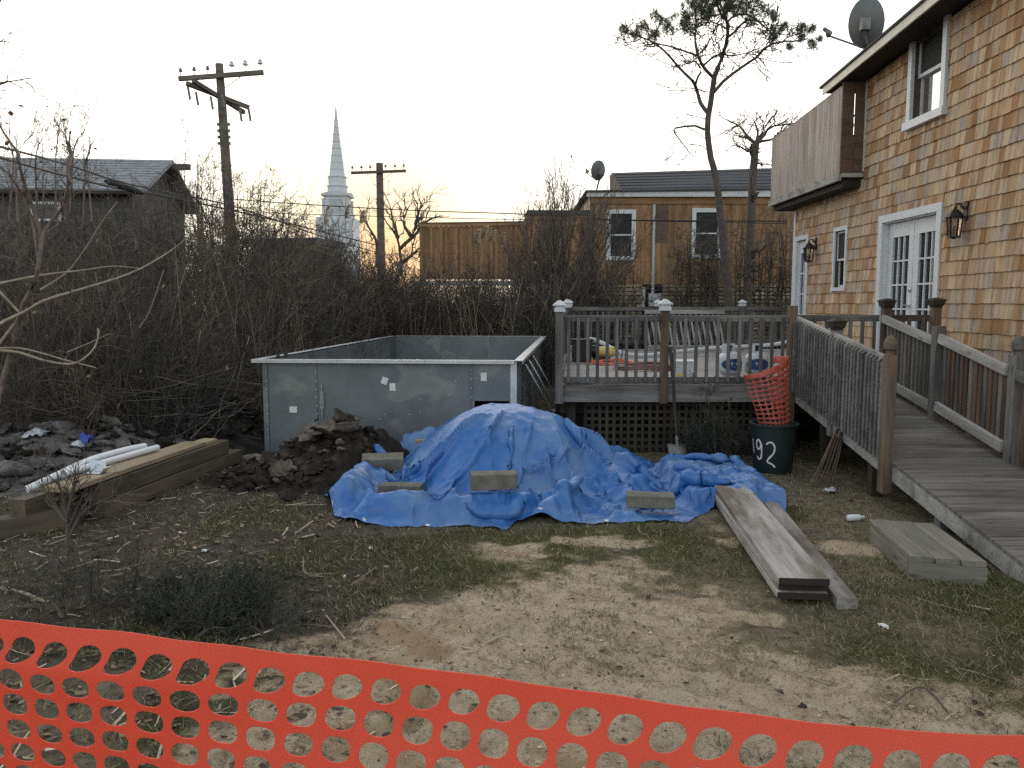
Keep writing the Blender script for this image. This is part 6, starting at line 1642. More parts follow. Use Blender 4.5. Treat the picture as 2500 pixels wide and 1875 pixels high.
round_tree(215, 420, 80, 70, 18, 'twiggy bare bush in front of the middle of the grey roof', 37, 9)
round_tree(345, 445, 70, 60, 19, 'twiggy bare bush in front of the grey gable', 38, 10)
# forked bare tree by the farther pole (crop measured)
c2 = crop(700, 200, 800); y = 31
ft = [[(775, 1300), (770, 1200), (762, 1130), (745, 1050), (700, 980), (660, 930), (640, 860)], [(762, 1130), (800, 1090), (850, 1040), (870, 960), (885, 880), (850, 790)],
      [(745, 1050), (735, 990), (715, 930), (700, 850), (680, 790)], [(800, 1090), (870, 1030), (920, 960), (1010, 910), (1060, 905)], [(780, 1220), (830, 1180), (900, 1120), (940, 1090)],
      [(840, 1045), (790, 960), (800, 900), (830, 830)], [(870, 960), (900, 850), (920, 795)], [(610, 1250), (605, 1080), (590, 1040), (540, 960), (500, 870), (480, 840)]]
shrub('bare_tree', [[c2(*p, y=y + .3 * math.sin(i * 2 + j)) for j, p in enumerate(q)] for i, q in enumerate(ft)], 'forked leafless tree right of the farther pole against the sunset', 'tree', twig_dark, 10, .075, .012, (7, .4, 1.2, .6, .1), (4, .15, .5, .7, .05), seed=8, leaves=14)
# pale plumes of reed heads
def reed(p, h, label, seed):
    g = random.Random(seed); t = thing('plume_reed', label, 'reed', (p.x, p.y, 0), 'plumed reeds in the thicket')
    MB().tube([(p.x + .1, p.y, .2), (p.x + .03, p.y, p.z * .6), (p.x, p.y, p.z), (p.x - .02, p.y, p.z + h)], .008, 5).build('stalk', twig_pale, t, True)
    VV, FF = [], []
    for k in range(170):
        s = g.random(); b = Vector((p.x - .02 * s + .10 * s * s, p.y, p.z + h * s)); L = .13 * (1 - .6 * s) + .03; a = g.uniform(0, 6.28)
        e = b + Vector((math.cos(a) * L * .6 + .05, math.sin(a) * L * .6, g.uniform(-.02, .07))); sd_ = Vector((-math.sin(a), math.cos(a), .6)) * .012
        i0 = len(VV); VV += [tuple(b - sd_), tuple(b + sd_), tuple(e + sd_ * .6), tuple(e - sd_ * .6)]; FF.append((i0, i0 + 1, i0 + 2, i0 + 3))
    put('plume', arr_mesh('plume', VV, FF, plume_mat), None, t)
m2 = crop(700, 200, 800)
for i, (q, yy_, h_, lb) in enumerate([((1272, 1085), 20.5, .32, 'leftmost reed plume of the four before the wooden privacy screen'), ((1322, 1060), 20.7, .30, 'tallest thin reed plume before the wooden privacy screen'), ((1372, 1075), 20.6, .24, 'third reed plume from the left before the privacy screen'), ((1440, 1110), 20.4, .34, 'rightmost drooping reed plume before the privacy screen'),
        ((260, 960), 22, .5, 'reed plume in front of the left face of the steeple'), ((398, 920), 22, .35, 'reed plume in front of the right face of the steeple'), ((500, 955), 22, .35, 'reed plume between the steeple and the farther pole')]):
    reed(m2(*q, y=yy_), h_, lb, i)
# ---- pine and its neighbour, measured from the photograph
c3p = crop(1400, 0, 600)
def pl(pts, y, amp, ph): return [c3p(*p, y=y + amp * math.sin(ph + j * .9) * (j / max(1, len(pts) - 1))) for j, p in enumerate(pts)]
Y0 = 19.0
base_p = OV(1588, 660, y=Y0); base_p.z = 0.0
trunk = [base_p, base_p.lerp(c3p(1330, 1800, y=Y0), .6)] + pl([(1290, 1640), (1250, 1500), (1218, 1300), (1205, 1150), (1217, 1020), (1240, 900), (1255, 780), (1268, 690)], Y0, 0, 0)
tr_ = thing('pine_tree', 'tall leaning pine with open crown of needle tufts behind the deck', 'tree', tuple(base_p))
Pm, Rm = lines([trunk], 24, .15, .062)
Rm = .062 + (.15 - .062) * (1 - np.linspace(0, 1, 24)[None]) ** 1.6
V, F = tubes(Pm, Rm, 14); o = put('trunk', arr_mesh('trunk', V, F, bark_pine, True), None, tr_)
limbs = [([(1205, 1010), (1150, 940), (1122, 850), (1095, 770), (1070, 725)], .05, .034), ([(1070, 725), (960, 620), (860, 500), (720, 380), (560, 320), (450, 290)], .034, .010), ([(1095, 770), (1120, 690), (1150, 640), (1105, 560), (1060, 560)], .03, .01),
         ([(1265, 830), (1290, 780), (1380, 710), (1500, 610), (1600, 560), (1680, 480), (1750, 410), (1880, 372), (2000, 370), (2110, 345)], .042, .010), ([(1268, 690), (1310, 590), (1345, 490), (1385, 350), (1385, 200), (1345, 100), (1310, 0), (1290, -60)], .056, .015),
         ([(1262, 700), (1200, 640), (1150, 570), (1110, 460), (1095, 340), (1105, 220), (1090, 80), (1070, -30)], .042, .012), ([(1110, 500), (1000, 460), (880, 420), (760, 395), (690, 380)], .025, .01), ([(1120, 490), (1190, 440), (1240, 330), (1275, 280)], .016, .005), ([(1180, 580), (1250, 520), (1310, 490), (1345, 470)], .025, .02),
         ([(1385, 340), (1470, 270), (1540, 190), (1640, 180), (1740, 260), (1790, 300)], .03, .01), ([(1385, 200), (1450, 140), (1560, 130), (1650, 180), (1760, 210)], .028, .01), ([(1380, 260), (1300, 215), (1200, 200), (1100, 260)], .02, .006), ([(1350, 490), (1430, 500), (1550, 480), (1590, 485)], .02, .005), ([(1350, 170), (1300, 60), (1280, -30)], .03, .015), ([(1345, 100), (1400, 30), (1420, -40)], .03, .015), ([(1560, 130), (1560, 0), (1580, -60)], .02, .01)]
tw_ = [([(1500, 610), (1430, 550), (1380, 500)], .014, .006), ([(1680, 520), (1790, 550), (1880, 560), (1980, 560)], .012, .004), ([(1600, 570), (1650, 580), (1680, 640), (1780, 710)], .012, .004), ([(1185, 830), (1120, 800), (1000, 790), (860, 790), (730, 745)], .016, .004), ([(1235, 830), (1150, 820), (860, 815)], .01, .004), ([(1180, 1165), (1090, 1130), (960, 1145), (895, 1165), (930, 1220), (980, 1290), (1050, 1380), (1090, 1415)], .03, .006), ([(1185, 1070), (1100, 1045), (1010, 1028)], .012, .004), ([(1185, 1245), (1110, 1190), (1030, 1150), (920, 1045)], .01, .003), ([(980, 1280), (880, 1305), (900, 1380), (820, 1440)], .008, .003), ([(1045, 1375), (980, 1440), (930, 1500)], .006, .003), ([(1200, 1350), (1150, 1310), (1010, 1295)], .008, .003), ([(1245, 1245), (1400, 1170), (1540, 1090)], .010, .004), ([(1255, 1320), (1380, 1200), (1480, 1130), (1560, 1065)], .010, .004), ([(1480, 1130), (1380, 1080), (1300, 1030)], .007, .003), ([(1270, 910), (1340, 840), (1400, 780)], .008, .003), ([(930, 600), (840, 575), (740, 530)], .008, .003), ([(960, 660), (900, 620), (985, 580)], .006, .003), ([(1140, 930), (1075, 920)], .012, .005)]
Pm, Rm = lines([pl(p, Y0, .9, i * 1.7) for i, (p, a, b_) in enumerate(limbs)], 12, [a for _, a, _ in limbs], [b_ for _, _, b_ in limbs])
Pt, Rt = lines([pl(p, Y0, .5, i * 1.3) for i, (p, a, b_) in enumerate(tw_)], 10, [a for _, a, _ in tw_], [b_ for _, _, b_ in tw_])
g9 = np.random.default_rng(9)
Q1, S1 = sprout(Pm[1:], Rm[1:], 14, .25, .9, .75, .2, 5, g9, t0=.4, rs=.4, wig=.06)
Q2, S2 = sprout(Q1, np.maximum(S1, .005), 3, .1, .4, .7, .2, 4, g9, t0=.3, rs=.7, wig=.05)
Q3, S3 = sprout(Pt, np.maximum(Rt, .003), 4, .08, .4, .8, 0, 4, g9, t0=.25, rs=.6, wig=.07)
Q1[..., 0:1] *= 1
for k in range(len(Pm)): put('limb', arr_mesh('limb', *tubes(Pm[k:k + 1], Rm[k:k + 1], 7), bark_pine, True), None, tr_)
for k in range(len(Pt)): put('dead_branch', arr_mesh('dead_branch', *tubes(Pt[k:k + 1], far(Pt[k:k + 1], Rt[k:k + 1], .0005), 5), bark_pine, True), None, tr_)
V, F = merge([tubes(Q1, far(Q1, S1, .0005), 4), tubes(Q2, far(Q2, S2, .0005)), tubes(Q3, far(Q3, S3, .00035))]); put('twigs', arr_mesh('twigs', V, F, bark_pine), None, tr_)['kind'] = 'stuff'
# needle tufts at twig ends: only where the crown is leafy (upper part and the limb tips)
tufts = []
spots = [((450, 270), 40), ((620, 250), 60), ((740, 150), 55), ((830, 200), 50), ((960, 150), 80), ((1060, 80), 110), ((1120, 170), 110), ((1000, 250), 80), ((860, 270), 60), ((720, 310), 60), ((560, 310), 45), ((1180, 90), 70), ((1330, 30), 100), ((1440, 20), 100), ((1550, 50), 110), ((1660, 40), 80), ((1760, 90), 60), ((1810, 160), 40), ((1600, 190), 60), ((1840, 270), 60), ((1900, 240), 40), ((2040, 260), 45), ((2130, 270), 50), ((2050, 340), 45), ((2140, 400), 45), ((1950, 420), 35), ((2210, 350), 20), ((1480, 90), 80), ((1250, -10), 90), ((1420, 100), 60), ((1110, 20), 70), ((1230, 130), 40), ((1790, 330), 40)]
gr = random.Random(77)
for (cx_, cy_), rr in spots:
    for k in range(int(8 + rr * .22)):
        a = gr.uniform(0, 6.28); q = rr * math.sqrt(gr.random()); tufts.append(c3p(cx_ + q * math.cos(a), cy_ + q * math.sin(a) * .8, y=Y0 + gr.uniform(-.9, .9)))
for (cx_, cy_) in ((860, 790), (930, 760), (1010, 745), (1290, 330), (1265, 440), (1500, 360), (1560, 420), (1640, 410), (1440, 490), (1370, 670), (1450, 750), (1290, 750), (830, 1440), (920, 1440), (1100, 1370), (1790, 480), (1860, 470), (2020, 500), (1320, 630), (1255, 520), (1740, 720)): tufts.append(c3p(cx_, cy_, y=Y0 + gr.uniform(-.4, .4)))
VV, FF = [], []
gn = np.random.default_rng(4)
for p in tufts:
    s = gn.uniform(.6, 1.15); ax_ = gn.normal(size=3); ax_[2] = abs(ax_[2]) + .6; ax_ /= np.linalg.norm(ax_)
    for k in range(30):
        d_ = ax_ * .5 + gn.normal(size=3) * .75; d_ /= np.linalg.norm(d_); L = gn.uniform(.09, .17) * s
        b_ = np.array(p) + ax_ * gn.uniform(-.06, .06) * s; w_ = np.cross(d_, gn.normal(size=3)); w_ *= .0038 / (np.linalg.norm(w_) + 1e-6)
        i0 = len(VV); VV += [tuple(b_ - w_), tuple(b_ + w_), tuple(b_ + d_ * L)]; FF.append((i0, i0 + 1, i0 + 2))
put('needles', arr_mesh('needles', VV, FF, needle_green), None, tr_)['kind'] = 'stuff'
# second, broken topped tree to its right
c3b = lambda x_, y_: c3p(x_, y_, y=19.8)
bt = OV(1612, 665, y=19.8); bt.z = 0
shrub('bare_tree', [[bt, bt.lerp(c3b(1610, 1650), .7), c3b(1612, 1650), c3b(1618, 1450), c3b(1640, 1290)]] + [[c3b(1640, 1290)] + [c3b(*p) for p in q] for q in ([(1560, 1220), (1500, 1140), (1380, 1075)], [(1720, 1220), (1760, 1150), (1840, 1130), (1960, 1120)], [(1700, 1270), (1800, 1250), (1890, 1170), (2020, 1045)], [(1590, 1370), (1500, 1320), (1420, 1310)], [(1660, 1200), (1640, 1120), (1610, 1060)], [(1700, 1190), (1730, 1130), (1770, 1080)], [(1550, 1240), (1490, 1240)], [(1640, 1460), (1700, 1475), (1780, 1485)], [(1760, 1160), (1870, 1110), (1940, 1060)])],
      'broken topped bare tree between the pine and the balcony', 'tree', bark_pine, 8, [.12] + [.04] * 9, [.09] + [.008] * 9, (9, .2, .6, .9, .05), (4, .08, .3, .9, 0), seed=12)
# vine covered bushes before the orange house
c6 = crop(1250, 350, 700)
def vine_bush(x0, x1, v0, y, n, label, seed):
    g = random.Random(seed); st = []
    for i in range(n):
        u0 = g.uniform(x0, x1); b_ = c6(u0, 1280, y=y); b_.z = 0; u1 = u0 + g.uniform(-60, 60); tp = c6(u1, g.uniform(v0, v0 + 350), y=y + g.uniform(-.4, .4))
        st.append([b_, b_.lerp(tp, .4) + Vector((g.uniform(-.15, .15), 0, 0)), b_.lerp(tp, .7) + Vector((g.uniform(-.2, .2), 0, .1)), tp])
    return shrub('bare_shrub', st, label, 'shrub', twig_dark, 9, .024, .009, (11, .2, .9, 1.0, -.05), (4, .1, .4, 1.0, -.1), seed=seed)
vine_bush(1290, 1600, 680, 20.2, 38, 'tangled vine bush wrapping the foot of the leaning pine', 51)
vine_bush(1700, 2150, 520, 21.5, 26, 'bare vine tangle on the right end of the orange house wall', 52)
vine_bush(560, 1000, 880, 21.0, 18, 'low bare bush before the slat skirt left of the electric meter', 53)
# ---- near left branches
c6l = crop(0, 600, 800)
yl = 5.9
def nat(pts, y, am=.25, ph=0): return [at(u, v, y=y + am * math.sin(ph + i * 1.1)) for i, (u, v) in enumerate(pts)]
st = [nat([(-14, 1010), (0, 955), (30, 850), (55, 750), (85, 690), (99, 616), (106, 571), (135, 526), (156, 503), (162, 467), (173, 440), (162, 408), (178, 388), (168, 360), (172, 320)], yl, .1),
      nat([(99, 616), (97, 567), (75, 492), (57, 440), (45, 390), (41, 370), (7, 320), (-10, 280)], yl, .1), nat([(95, 640), (79, 537), (68, 510), (30, 435), (-20, 390)], yl, .1)]
nt_ = thing('near_sapling', 'reddish stemmed bare sapling leaning in from the left edge', 'tree', tuple(st[0][0]))
Pm, Rm = lines(st, 26, [.024, .015, .012], [.007, .006, .005]); put('trunk', arr_mesh('trunk', *tubes(Pm, Rm, 10), bark_red, True), None, nt_)
bl_ = [(nat([(-20, 698), (0, 692), (101, 672), (202, 660), (275, 650), (340, 655)], yl + .2, .1), .011, .003), (nat([(-30, 815), (0, 790), (65, 759), (108, 734), (202, 705), (307, 672), (380, 636), (434, 600), (457, 580)], yl - .2, .12), .014, .004), (nat([(-10, 850), (47, 850), (101, 862), (163, 880), (235, 898)], yl, .1), .008, .004), (nat([(-20, 855), (43, 860), (108, 880), (163, 889), (195, 882), (228, 853), (240, 820), (239, 802)], yl - .1, .1), .011, .005), (nat([(-5, 708), (47, 763)], yl, .05), .010, .008), (nat([(98, 708), (155, 672), (185, 640), (213, 600), (250, 540), (287, 492)], yl + .3, .1), .008, .003), (nat([(163, 860), (217, 838), (270, 813)], yl + .4, .1), .005, .002), (nat([(-10, 850), (65, 752)], yl, .05), .012, .010), (nat([(400, 660), (365, 760), (340, 800)], yl + 3, .1), .006, .004)]
Pb, Rb = lines([b_[0] for b_ in bl_], 22, [b_[1] for b_ in bl_], [b_[2] for b_ in bl_])
for k in range(len(Pb)): put('branch', arr_mesh('branch', *tubes(Pb[k:k + 1], Rb[k:k + 1], 8), bark_tan, True), None, nt_)
g = np.random.default_rng(14)
Q1, S1 = sprout(Pm, Rm, 9, .15, .5, .6, .15, 6, g, t0=.35, rs=.4, wig=.05); Q2, S2 = sprout(Q1, S1, 3, .06, .2, .7, .1, 4, g, rs=.7)
Q3, S3 = sprout(Pb, Rb, 3, .1, .35, .6, .1, 5, g, t0=.3, rs=.4)
put('twigs', arr_mesh('twigs', *merge([tubes(Q1, np.maximum(S1, .0018)), tubes(Q2, np.maximum(S2, .0013)), tubes(Q3, np.maximum(S3, .0015))]), bark_red), None, nt_)['kind'] = 'stuff'
leafs(nt_, [tuple(p) for p in Q1[g.choice(len(Q1), 8), -1]], .025, .05, leaf_brown, g)
# tall twiggy saplings rising from the thicket at left
l1 = crop(0, 0, 800)
for (pts, y, lb, sd) in (([[(380, 1500), (375, 1100), (400, 860), (420, 760)], [(440, 1500), (460, 1050), (440, 900), (470, 800)], [(470, 1400), (500, 1000), (560, 900), (610, 770)], [(480, 1300), (470, 1020), (430, 900), (385, 840)]], 10.5, 'upright bare sapling with fine twigs rising before the grey roof', 61),
                       ([[(120, 1500), (110, 1050), (190, 940), (235, 890)], [(60, 1500), (90, 1040), (20, 900), (0, 830)], [(250, 1400), (240, 1080), (270, 960), (290, 930)]], 10.0, 'short forked sapling with a few brown leaves at the left', 62),
                       ([[(620, 1500), (590, 1080), (620, 960), (660, 960)], [(560, 1500), (580, 1100), (610, 1020), (600, 930)]], 11.0, 'thin sapling with curled leaves in front of the grey roof', 63),
                       ([[(1240, 1560), (1245, 1300), (1250, 1100), (1250, 890)], [(1330, 1600), (1280, 1400), (1225, 1250), (1180, 1180)]], 14, 'lone thin stem standing right of the grey gable', 64)):
    shrub('bare_sapling', [[l1(*p, y=y + .2 * math.sin(i + j)) for j, p in enumerate(q)] for i, q in enumerate(pts)], lb, 'sapling', bark_red if sd != 64 else twig_dark, 10, .014, .003, (11, .15, .5, .45, .25), (3, .05, .2, .6, .15), seed=sd, leaves=9)
# tree off the left edge whose twigs reach into the sky
shrub('bare_tree', [[at(-420, 1200, y=7.5), at(-380, 600, y=7.5), at(-200, 250, y=7.4), at(-30, 60, y=7.3), at(22, -60, y=7.3)], [at(-260, 320, y=7.4), at(-100, 220, y=7.3), at(20, 200, y=7.2), at(75, 190, y=7.2)], [at(-300, 380, y=7.5), at(-120, 290, y=7.4), at(10, 200, y=7.3), at(55, 215, y=7.3)], [at(-200, 260, y=7.4), at(-60, 150, y=7.4), at(10, 95, y=7.3)], [at(-420, 1200, y=7.5), at(-400, 900, y=7.5), at(-330, 500, y=7.5), at(-260, 320, y=7.4)]],
      'bare tree mostly beyond the left edge with twigs in the sky', 'tree', bark_red, 12, [.07, .02, .02, .02, .08], [.02, .004, .004, .004, .03], (9, .12, .5, .7, .1), (4, .05, .2, .8, .05), seed=71)
# slim sapling in front of the timbers
sp = OV(145, 1205, z=0)
stems = [[sp, sp + Vector((0, .02, .28)), sp + Vector((-.02, 0, .5)), sp + Vector((-.07, .03, .72))], [sp + Vector((0, .02, .30)), sp + Vector((.07, 0, .5)), sp + Vector((.10, 0, .68))], [sp + Vector((0, .01, .26)), sp + Vector((-.1, 0, .42)), sp + Vector((-.17, .03, .56))], [sp + Vector((.0, .02, .12)), sp + Vector((.14, .0, .34)), sp + Vector((.34, .02, .44))]]
shrub('small_sapling', stems, 'small dark leafless sapling standing before the timber ends', 'sapling', twig_dark, 8, .013, .003, (12, .08, .3, .6, .2), (4, .03, .14, .7, .1), seed=81)
# ---- evergreens: sprays of scale leaves
def evergreen(name, stems, label, cat, seed, dens, L=(.02, .05), spread=.6, twl=(.08, .26)):
    g = np.random.default_rng(seed); Pm, Rm = lines(stems, 8, .010, .003)
    t = thing(name, label, cat, tuple(Vector(stems[0][0])))
    Q1, S1 = sprout(Pm, Rm, 12, *twl, spread, .15, 5, g, t0=.15, rs=.5); Q2, S2 = sprout(Q1, np.maximum(S1, .0015), 5, .03, .11, .6, .1, 4, g, t0=.15, rs=.7)
    put('twigs', arr_mesh('twigs', *merge([tubes(Pm, Rm, 5), tubes(Q1, np.maximum(S1, .0015)), tubes(Q2, np.full(S2.shape, .001))]), twig_dark), None, t)['kind'] = 'stuff'
    C = len(Q2) * dens; pi = np.repeat(np.arange(len(Q2)), dens); tt = g.random(C) * 2.99; i = tt.astype(int); f = (tt - i)[:, None]
    b_ = Q2[pi, i] * (1 - f) + Q2[pi, i + 1] * f; d_ = Q2[pi, 3] - Q2[pi, 0]; d_ /= np.linalg.norm(d_, axis=1, keepdims=True) + 1e-9
    d_ = d_ + g.normal(size=(C, 3)) * .55; d_ /= np.linalg.norm(d_, axis=1, keepdims=True); ln = g.uniform(*L, C)[:, None]
    w_ = np.cross(d_, g.normal(size=(C, 3))); w_ *= .0035 / (np.linalg.norm(w_, axis=1, keepdims=True) + 1e-9)
    V_ = np.stack([b_ - w_ * .5, b_ + w_ * .5, b_ + d_ * ln * .6 + w_, b_ + d_ * ln], 1).reshape(-1, 3); F_ = np.arange(C * 4).reshape(-1, 4)
    put('foliage', arr_mesh('foliage', V_, F_, juniper_green), None, t)['kind'] = 'stuff'; return t
g = random.Random(8)
st = []
for i in range(26):
    a = g.uniform(-1, 1); b_ = Vector((2.36 + a * .22, 8.98 + g.uniform(-.1, .1), 0)); tp = Vector((2.36 + a * .42, 8.9 + g.uniform(-.22, .18), (.62 - .3 * abs(a)) * g.uniform(.55, 1.05)))
    if i == 0: tp = Vector((2.19, 8.92, .80))
    st.append([b_, b_.lerp(tp, .5) + Vector((a * .05, 0, .03)), tp])
evergreen('evergreen_shrub', st, 'dark evergreen shrub between the shovel and the trash can', 'shrub', 91, 7)
st = []
for i in range(40):
    c = OV(g.uniform(330, 580), g.uniform(1290, 1385), z=0); tp = c + Vector((g.uniform(-.25, .25), g.uniform(-.1, .2), g.uniform(.04, .13))); st.append([c, c.lerp(tp, .5) + Vector((0, 0, .03)), tp])
evergreen('creeping_juniper', st, 'dark creeping juniper on the ground behind the orange fence', 'shrub', 92, 7, (.015, .035), .9, (.05, .17))
st = []
for i in range(12):
    c = OV(g.uniform(120, 330), g.uniform(1260, 1340), z=0); tp = c + Vector((g.uniform(-.2, .2), g.uniform(-.1, .15), g.uniform(.06, .2))); st.append([c, c.lerp(tp, .5) + Vector((0, 0, .03)), tp])
evergreen('low_juniper', st, 'sparse brownish juniper sprigs left of the creeping juniper', 'shrub', 93, 2)

# ================================================================== GRASS AND LITTER
g = np.random.default_rng(33)
def scatter(n, xa, xb, ya, yb, wfn):
    x = g.uniform(xa, xb, n); y = ya * (yb / ya) ** g.random(n); k = g.random(n) < wfn(x, y); x, y = x[k], y[k]
    k = (np.abs(x) < .72 * y + .4); return x[k], y[k]
def clear_of(x, y):
    return ~((x > -3.1) & (x < .7) & (y > 9.4)) & ~((x > 3.28) & (y > 4.2)) & ~((x > .6) & (y > 9.5)) & ~((np.hypot((x + 1.9) / .8, (y - 8.4) / .7) < 1)) & (poly_dist(x, y, TARP) > .02)
wg = lambda x, y: clear_of(x, y) * np.clip((1 - sand_mask(x, y)) * (.14 + .9 * green_mask(x, y) + .40 * sstep(1.2, 2.6, x)) * (.45 + .9 * sstep(-.2, .4, fbm(x * 3, y * 3, 3))) + .03 + .6 * sstep(.22, .5, fbm(x * 2.3 + 9, y * 2.3, 3)), 0, 1)
x, y = scatter(560000, -8, 6, 1.6, 13, wg)
n = len(x); z = ground_z(x, y); gm = green_mask(x, y); a = g.uniform(0, 2 * np.pi, n); el = g.uniform(.1, 1.25, n); L = g.uniform(.012, .05, n) * (1 + .5 * gm); w_ = g.uniform(.0006, .0013, n) * (1 + .22 * y)
d_ = np.stack([np.cos(a) * np.cos(el), np.sin(a) * np.cos(el), np.sin(el)], 1); sd_ = np.stack([-np.sin(a), np.cos(a), np.zeros(n)], 1)
b_ = np.stack([x, y, z - .003], 1); mid = b_ + d_ * (L * .6)[:, None]; tip = b_ + d_ * L[:, None]; tip[:, :2] += d_[:, :2] * (L * .15)[:, None]; tip[:, 2] -= L * .05
V = np.stack([b_ - sd_ * w_[:, None], b_ + sd_ * w_[:, None], mid + sd_ * (w_ * .8)[:, None], tip, mid - sd_ * (w_ * .8)[:, None]], 1).reshape(-1, 3)
F = np.arange(n * 5).reshape(-1, 5)
pick = g.random(n); dryc, olv, grn = np.array([.38, .315, .21]), np.array([.23, .19, .12]), np.array([.13, .15, .06])
cc = np.where((pick < .56 - .3 * gm)[:, None], dryc, np.where((pick < .88 - .4 * gm)[:, None], olv, grn)) * g.uniform(.5, 1.3, n)[:, None]
o = put('grass', arr_mesh('grass', V, F, grass_mat, False, {'tint': np.repeat(cc, 5, 0)})); tag(o, 'sparse short winter grass over the yard', 'grass', kind='stuff')
# straw, wood chips and leaf litter, thickest at the left
wl = lambda x, y: clear_of(x, y) * np.clip(.06 + .75 * sstep(.2, -1.6, x + .15 * (y - 4)), 0, 1)
def strips(n0, lo, hi, wlo, whi, wfn, pal, curl, lift):
    x, y = scatter(n0, -8, 5, 1.7, 11, wfn); n = len(x); z = ground_z(x, y) + g.uniform(.003, lift, n)
    a = g.uniform(0, 2 * np.pi, n) * .5 + g.normal(size=n) * .4; L = g.uniform(lo, hi, n) * g.random(n) ** .6; w_ = g.uniform(wlo, whi, n)
    s = np.linspace(-.5, .5, 4); bend = g.normal(size=n) * curl; tl = g.normal(size=n) * .12
    P = np.stack([x[:, None] + np.cos(a)[:, None] * L[:, None] * s - np.sin(a)[:, None] * bend[:, None] * L[:, None] * s * s, y[:, None] + np.sin(a)[:, None] * L[:, None] * s + np.cos(a)[:, None] * bend[:, None] * L[:, None] * s * s, z[:, None] + (tl * L)[:, None] * s], -1)
    sdv = np.stack([-np.sin(a), np.cos(a), g.normal(size=n) * .3], 1) * w_[:, None]
    V = np.stack([P - sdv[:, None], P + sdv[:, None]], 2).reshape(-1, 3)
    i0 = (np.arange(n) * 8)[:, None, None] + (np.arange(3) * 2)[None, :, None] + np.array([0, 1, 3, 2])[None, None]
    c = np.array(pal)[g.integers(0, len(pal), n)] * g.uniform(.6, 1.2, n)[:, None]
    return V, i0.reshape(-1, 4), np.repeat(c, 8, 0)
straw = [(.50, .42, .29), (.38, .31, .20), (.60, .53, .41), (.26, .20, .135)]
dark = [(.08, .06, .05), (.14, .10, .07), (.20, .14, .085), (.06, .048, .04), (.27, .20, .135)]
prt = [strips(3200, .06, .30, .0018, .0065, wl, straw, .12, .025), strips(500, .10, .28, .006, .014, wl, straw, .15, .02), strips(13000, .02, .07, .005, .016, wl, dark, .3, .018), strips(5000, .015, .05, .003, .008, lambda x, y: clear_of(x, y) * .35, straw + dark, .15, .01), strips(1500, .04, .16, .0015, .0035, lambda x, y: clear_of(x, y) * .35, dark + straw[:2], .2, .012), strips(2600, .006, .025, .002, .008, lambda x, y: sand_mask(x, y) * .8, dark, .15, .006)]
V = np.concatenate([p[0] for p in prt]); off = np.cumsum([0] + [len(p[0]) for p in prt[:-1]]); F = np.concatenate([p[1] + o_ for p, o_ in zip(prt, off)]); T = np.concatenate([p[2] for p in prt])
o = put('litter', arr_mesh('litter', V, F, litter_mat, False, {'tint': T})); tag(o, 'straw, dead leaves and wood chips littering the ground', 'litter', kind='stuff')
# crumbs of soil and small stones
n0 = 15000
x = g.uniform(-5, 4, n0); y = 1.6 * (9 / 1.6) ** g.random(n0); k = (clear_of(x, y) > 0) & (g.random(n0) < .25 + .6 * sand_mask(x, y)) & (fbm(x * 3.1, y * 3.1, 3) > -.12) & (np.abs(x) < .72 * y + .3); x, y = x[k], y[k]; n = len(x)
r = .002 + .011 * g.random(n) ** 6 + .0005 * y; th_ = g.uniform(0, 6.28, n); z = ground_z(x, y) + r * .2
oc = np.array([(1, 0, 0), (0, 1, 0), (-1, 0, 0), (0, -1, 0), (0, 0, .7), (0, 0, -.6)]) ; jit = 1 + .5 * g.normal(size=(n, 6, 1)) * .6
V = oc[None] * jit * r[:, None, None]; c_, s_ = np.cos(th_)[:, None], np.sin(th_)[:, None]
V = np.stack([V[..., 0] * c_ - V[..., 1] * s_ + x[:, None], V[..., 0] * s_ + V[..., 1] * c_ + y[:, None], V[..., 2] + z[:, None]], -1).reshape(-1, 3)
tr = np.array([(0, 1, 4), (1, 2, 4), (2, 3, 4), (3, 0, 4), (1, 0, 5), (2, 1, 5), (3, 2, 5), (0, 3, 5)])
F = (np.arange(n)[:, None, None] * 6 + tr[None]).reshape(-1, 3)
sm_ = sand_mask(x, y)[:, None]; dk = (g.random(n) < .35)[:, None]
cc = np.where(dk, np.array([.075, .058, .042]), np.array([.52, .42, .30]) * sm_ + np.array([.13, .105, .08]) * (1 - sm_)) * g.uniform(.6, 1.25, n)[:, None]
o = put('soil_crumbs', arr_mesh('soil_crumbs', V, F, litter_mat, False, {'tint': np.repeat(cc, 6, 0)})); tag(o, 'crumbs of soil and grit scattered over the sand', 'soil crumbs', kind='stuff')
# a few single sticks one can point at
def stick(pts, r, m, label, grp='loose sticks on the ground'):
    P = [OV(*p, z=0) for p in pts]; P = [Vector((p.x, p.y, gz(p.x, p.y) + r + (.006 if 0 < i < len(P) - 1 else 0))) for i, p in enumerate(P)]
    return tag(MB().tube([tuple(q) for q in resample(P, 12)], r * .72, 6).build('stick', m, None, True), label, 'stick', grp)
stick([(0, 1276), (55, 1292), (98, 1305)], .013, twig_pale, 'pale stick at the left edge above the orange fence')
stick([(1950, 1283), (2020, 1305), (2092, 1328)], .006, bark_tan, 'thin straight pale stick right of the narrow plank')
stick([(2050, 1440), (2110, 1460), (2165, 1475)], .005, bark_tan, 'thin pale stick near the right end of the sand')
stick([(705, 1335), (725, 1360), (745, 1382)], .008, bark_tan, 'flat pale splinter beside the sand and the juniper')
stick([(655, 1205), (660, 1240), (705, 1243), (728, 1238)], .007, twig_pale, 'bent pale reed in the grass left of the sand')
stick([(760, 1265), (800, 1240), (812, 1228)], .006, twig_pale, 'short pale reed pointing at the tarpaulin')
stick([(438, 1290), (480, 1262), (525, 1245)], .008, twig_pale, 'long pale reed on the litter above the juniper')
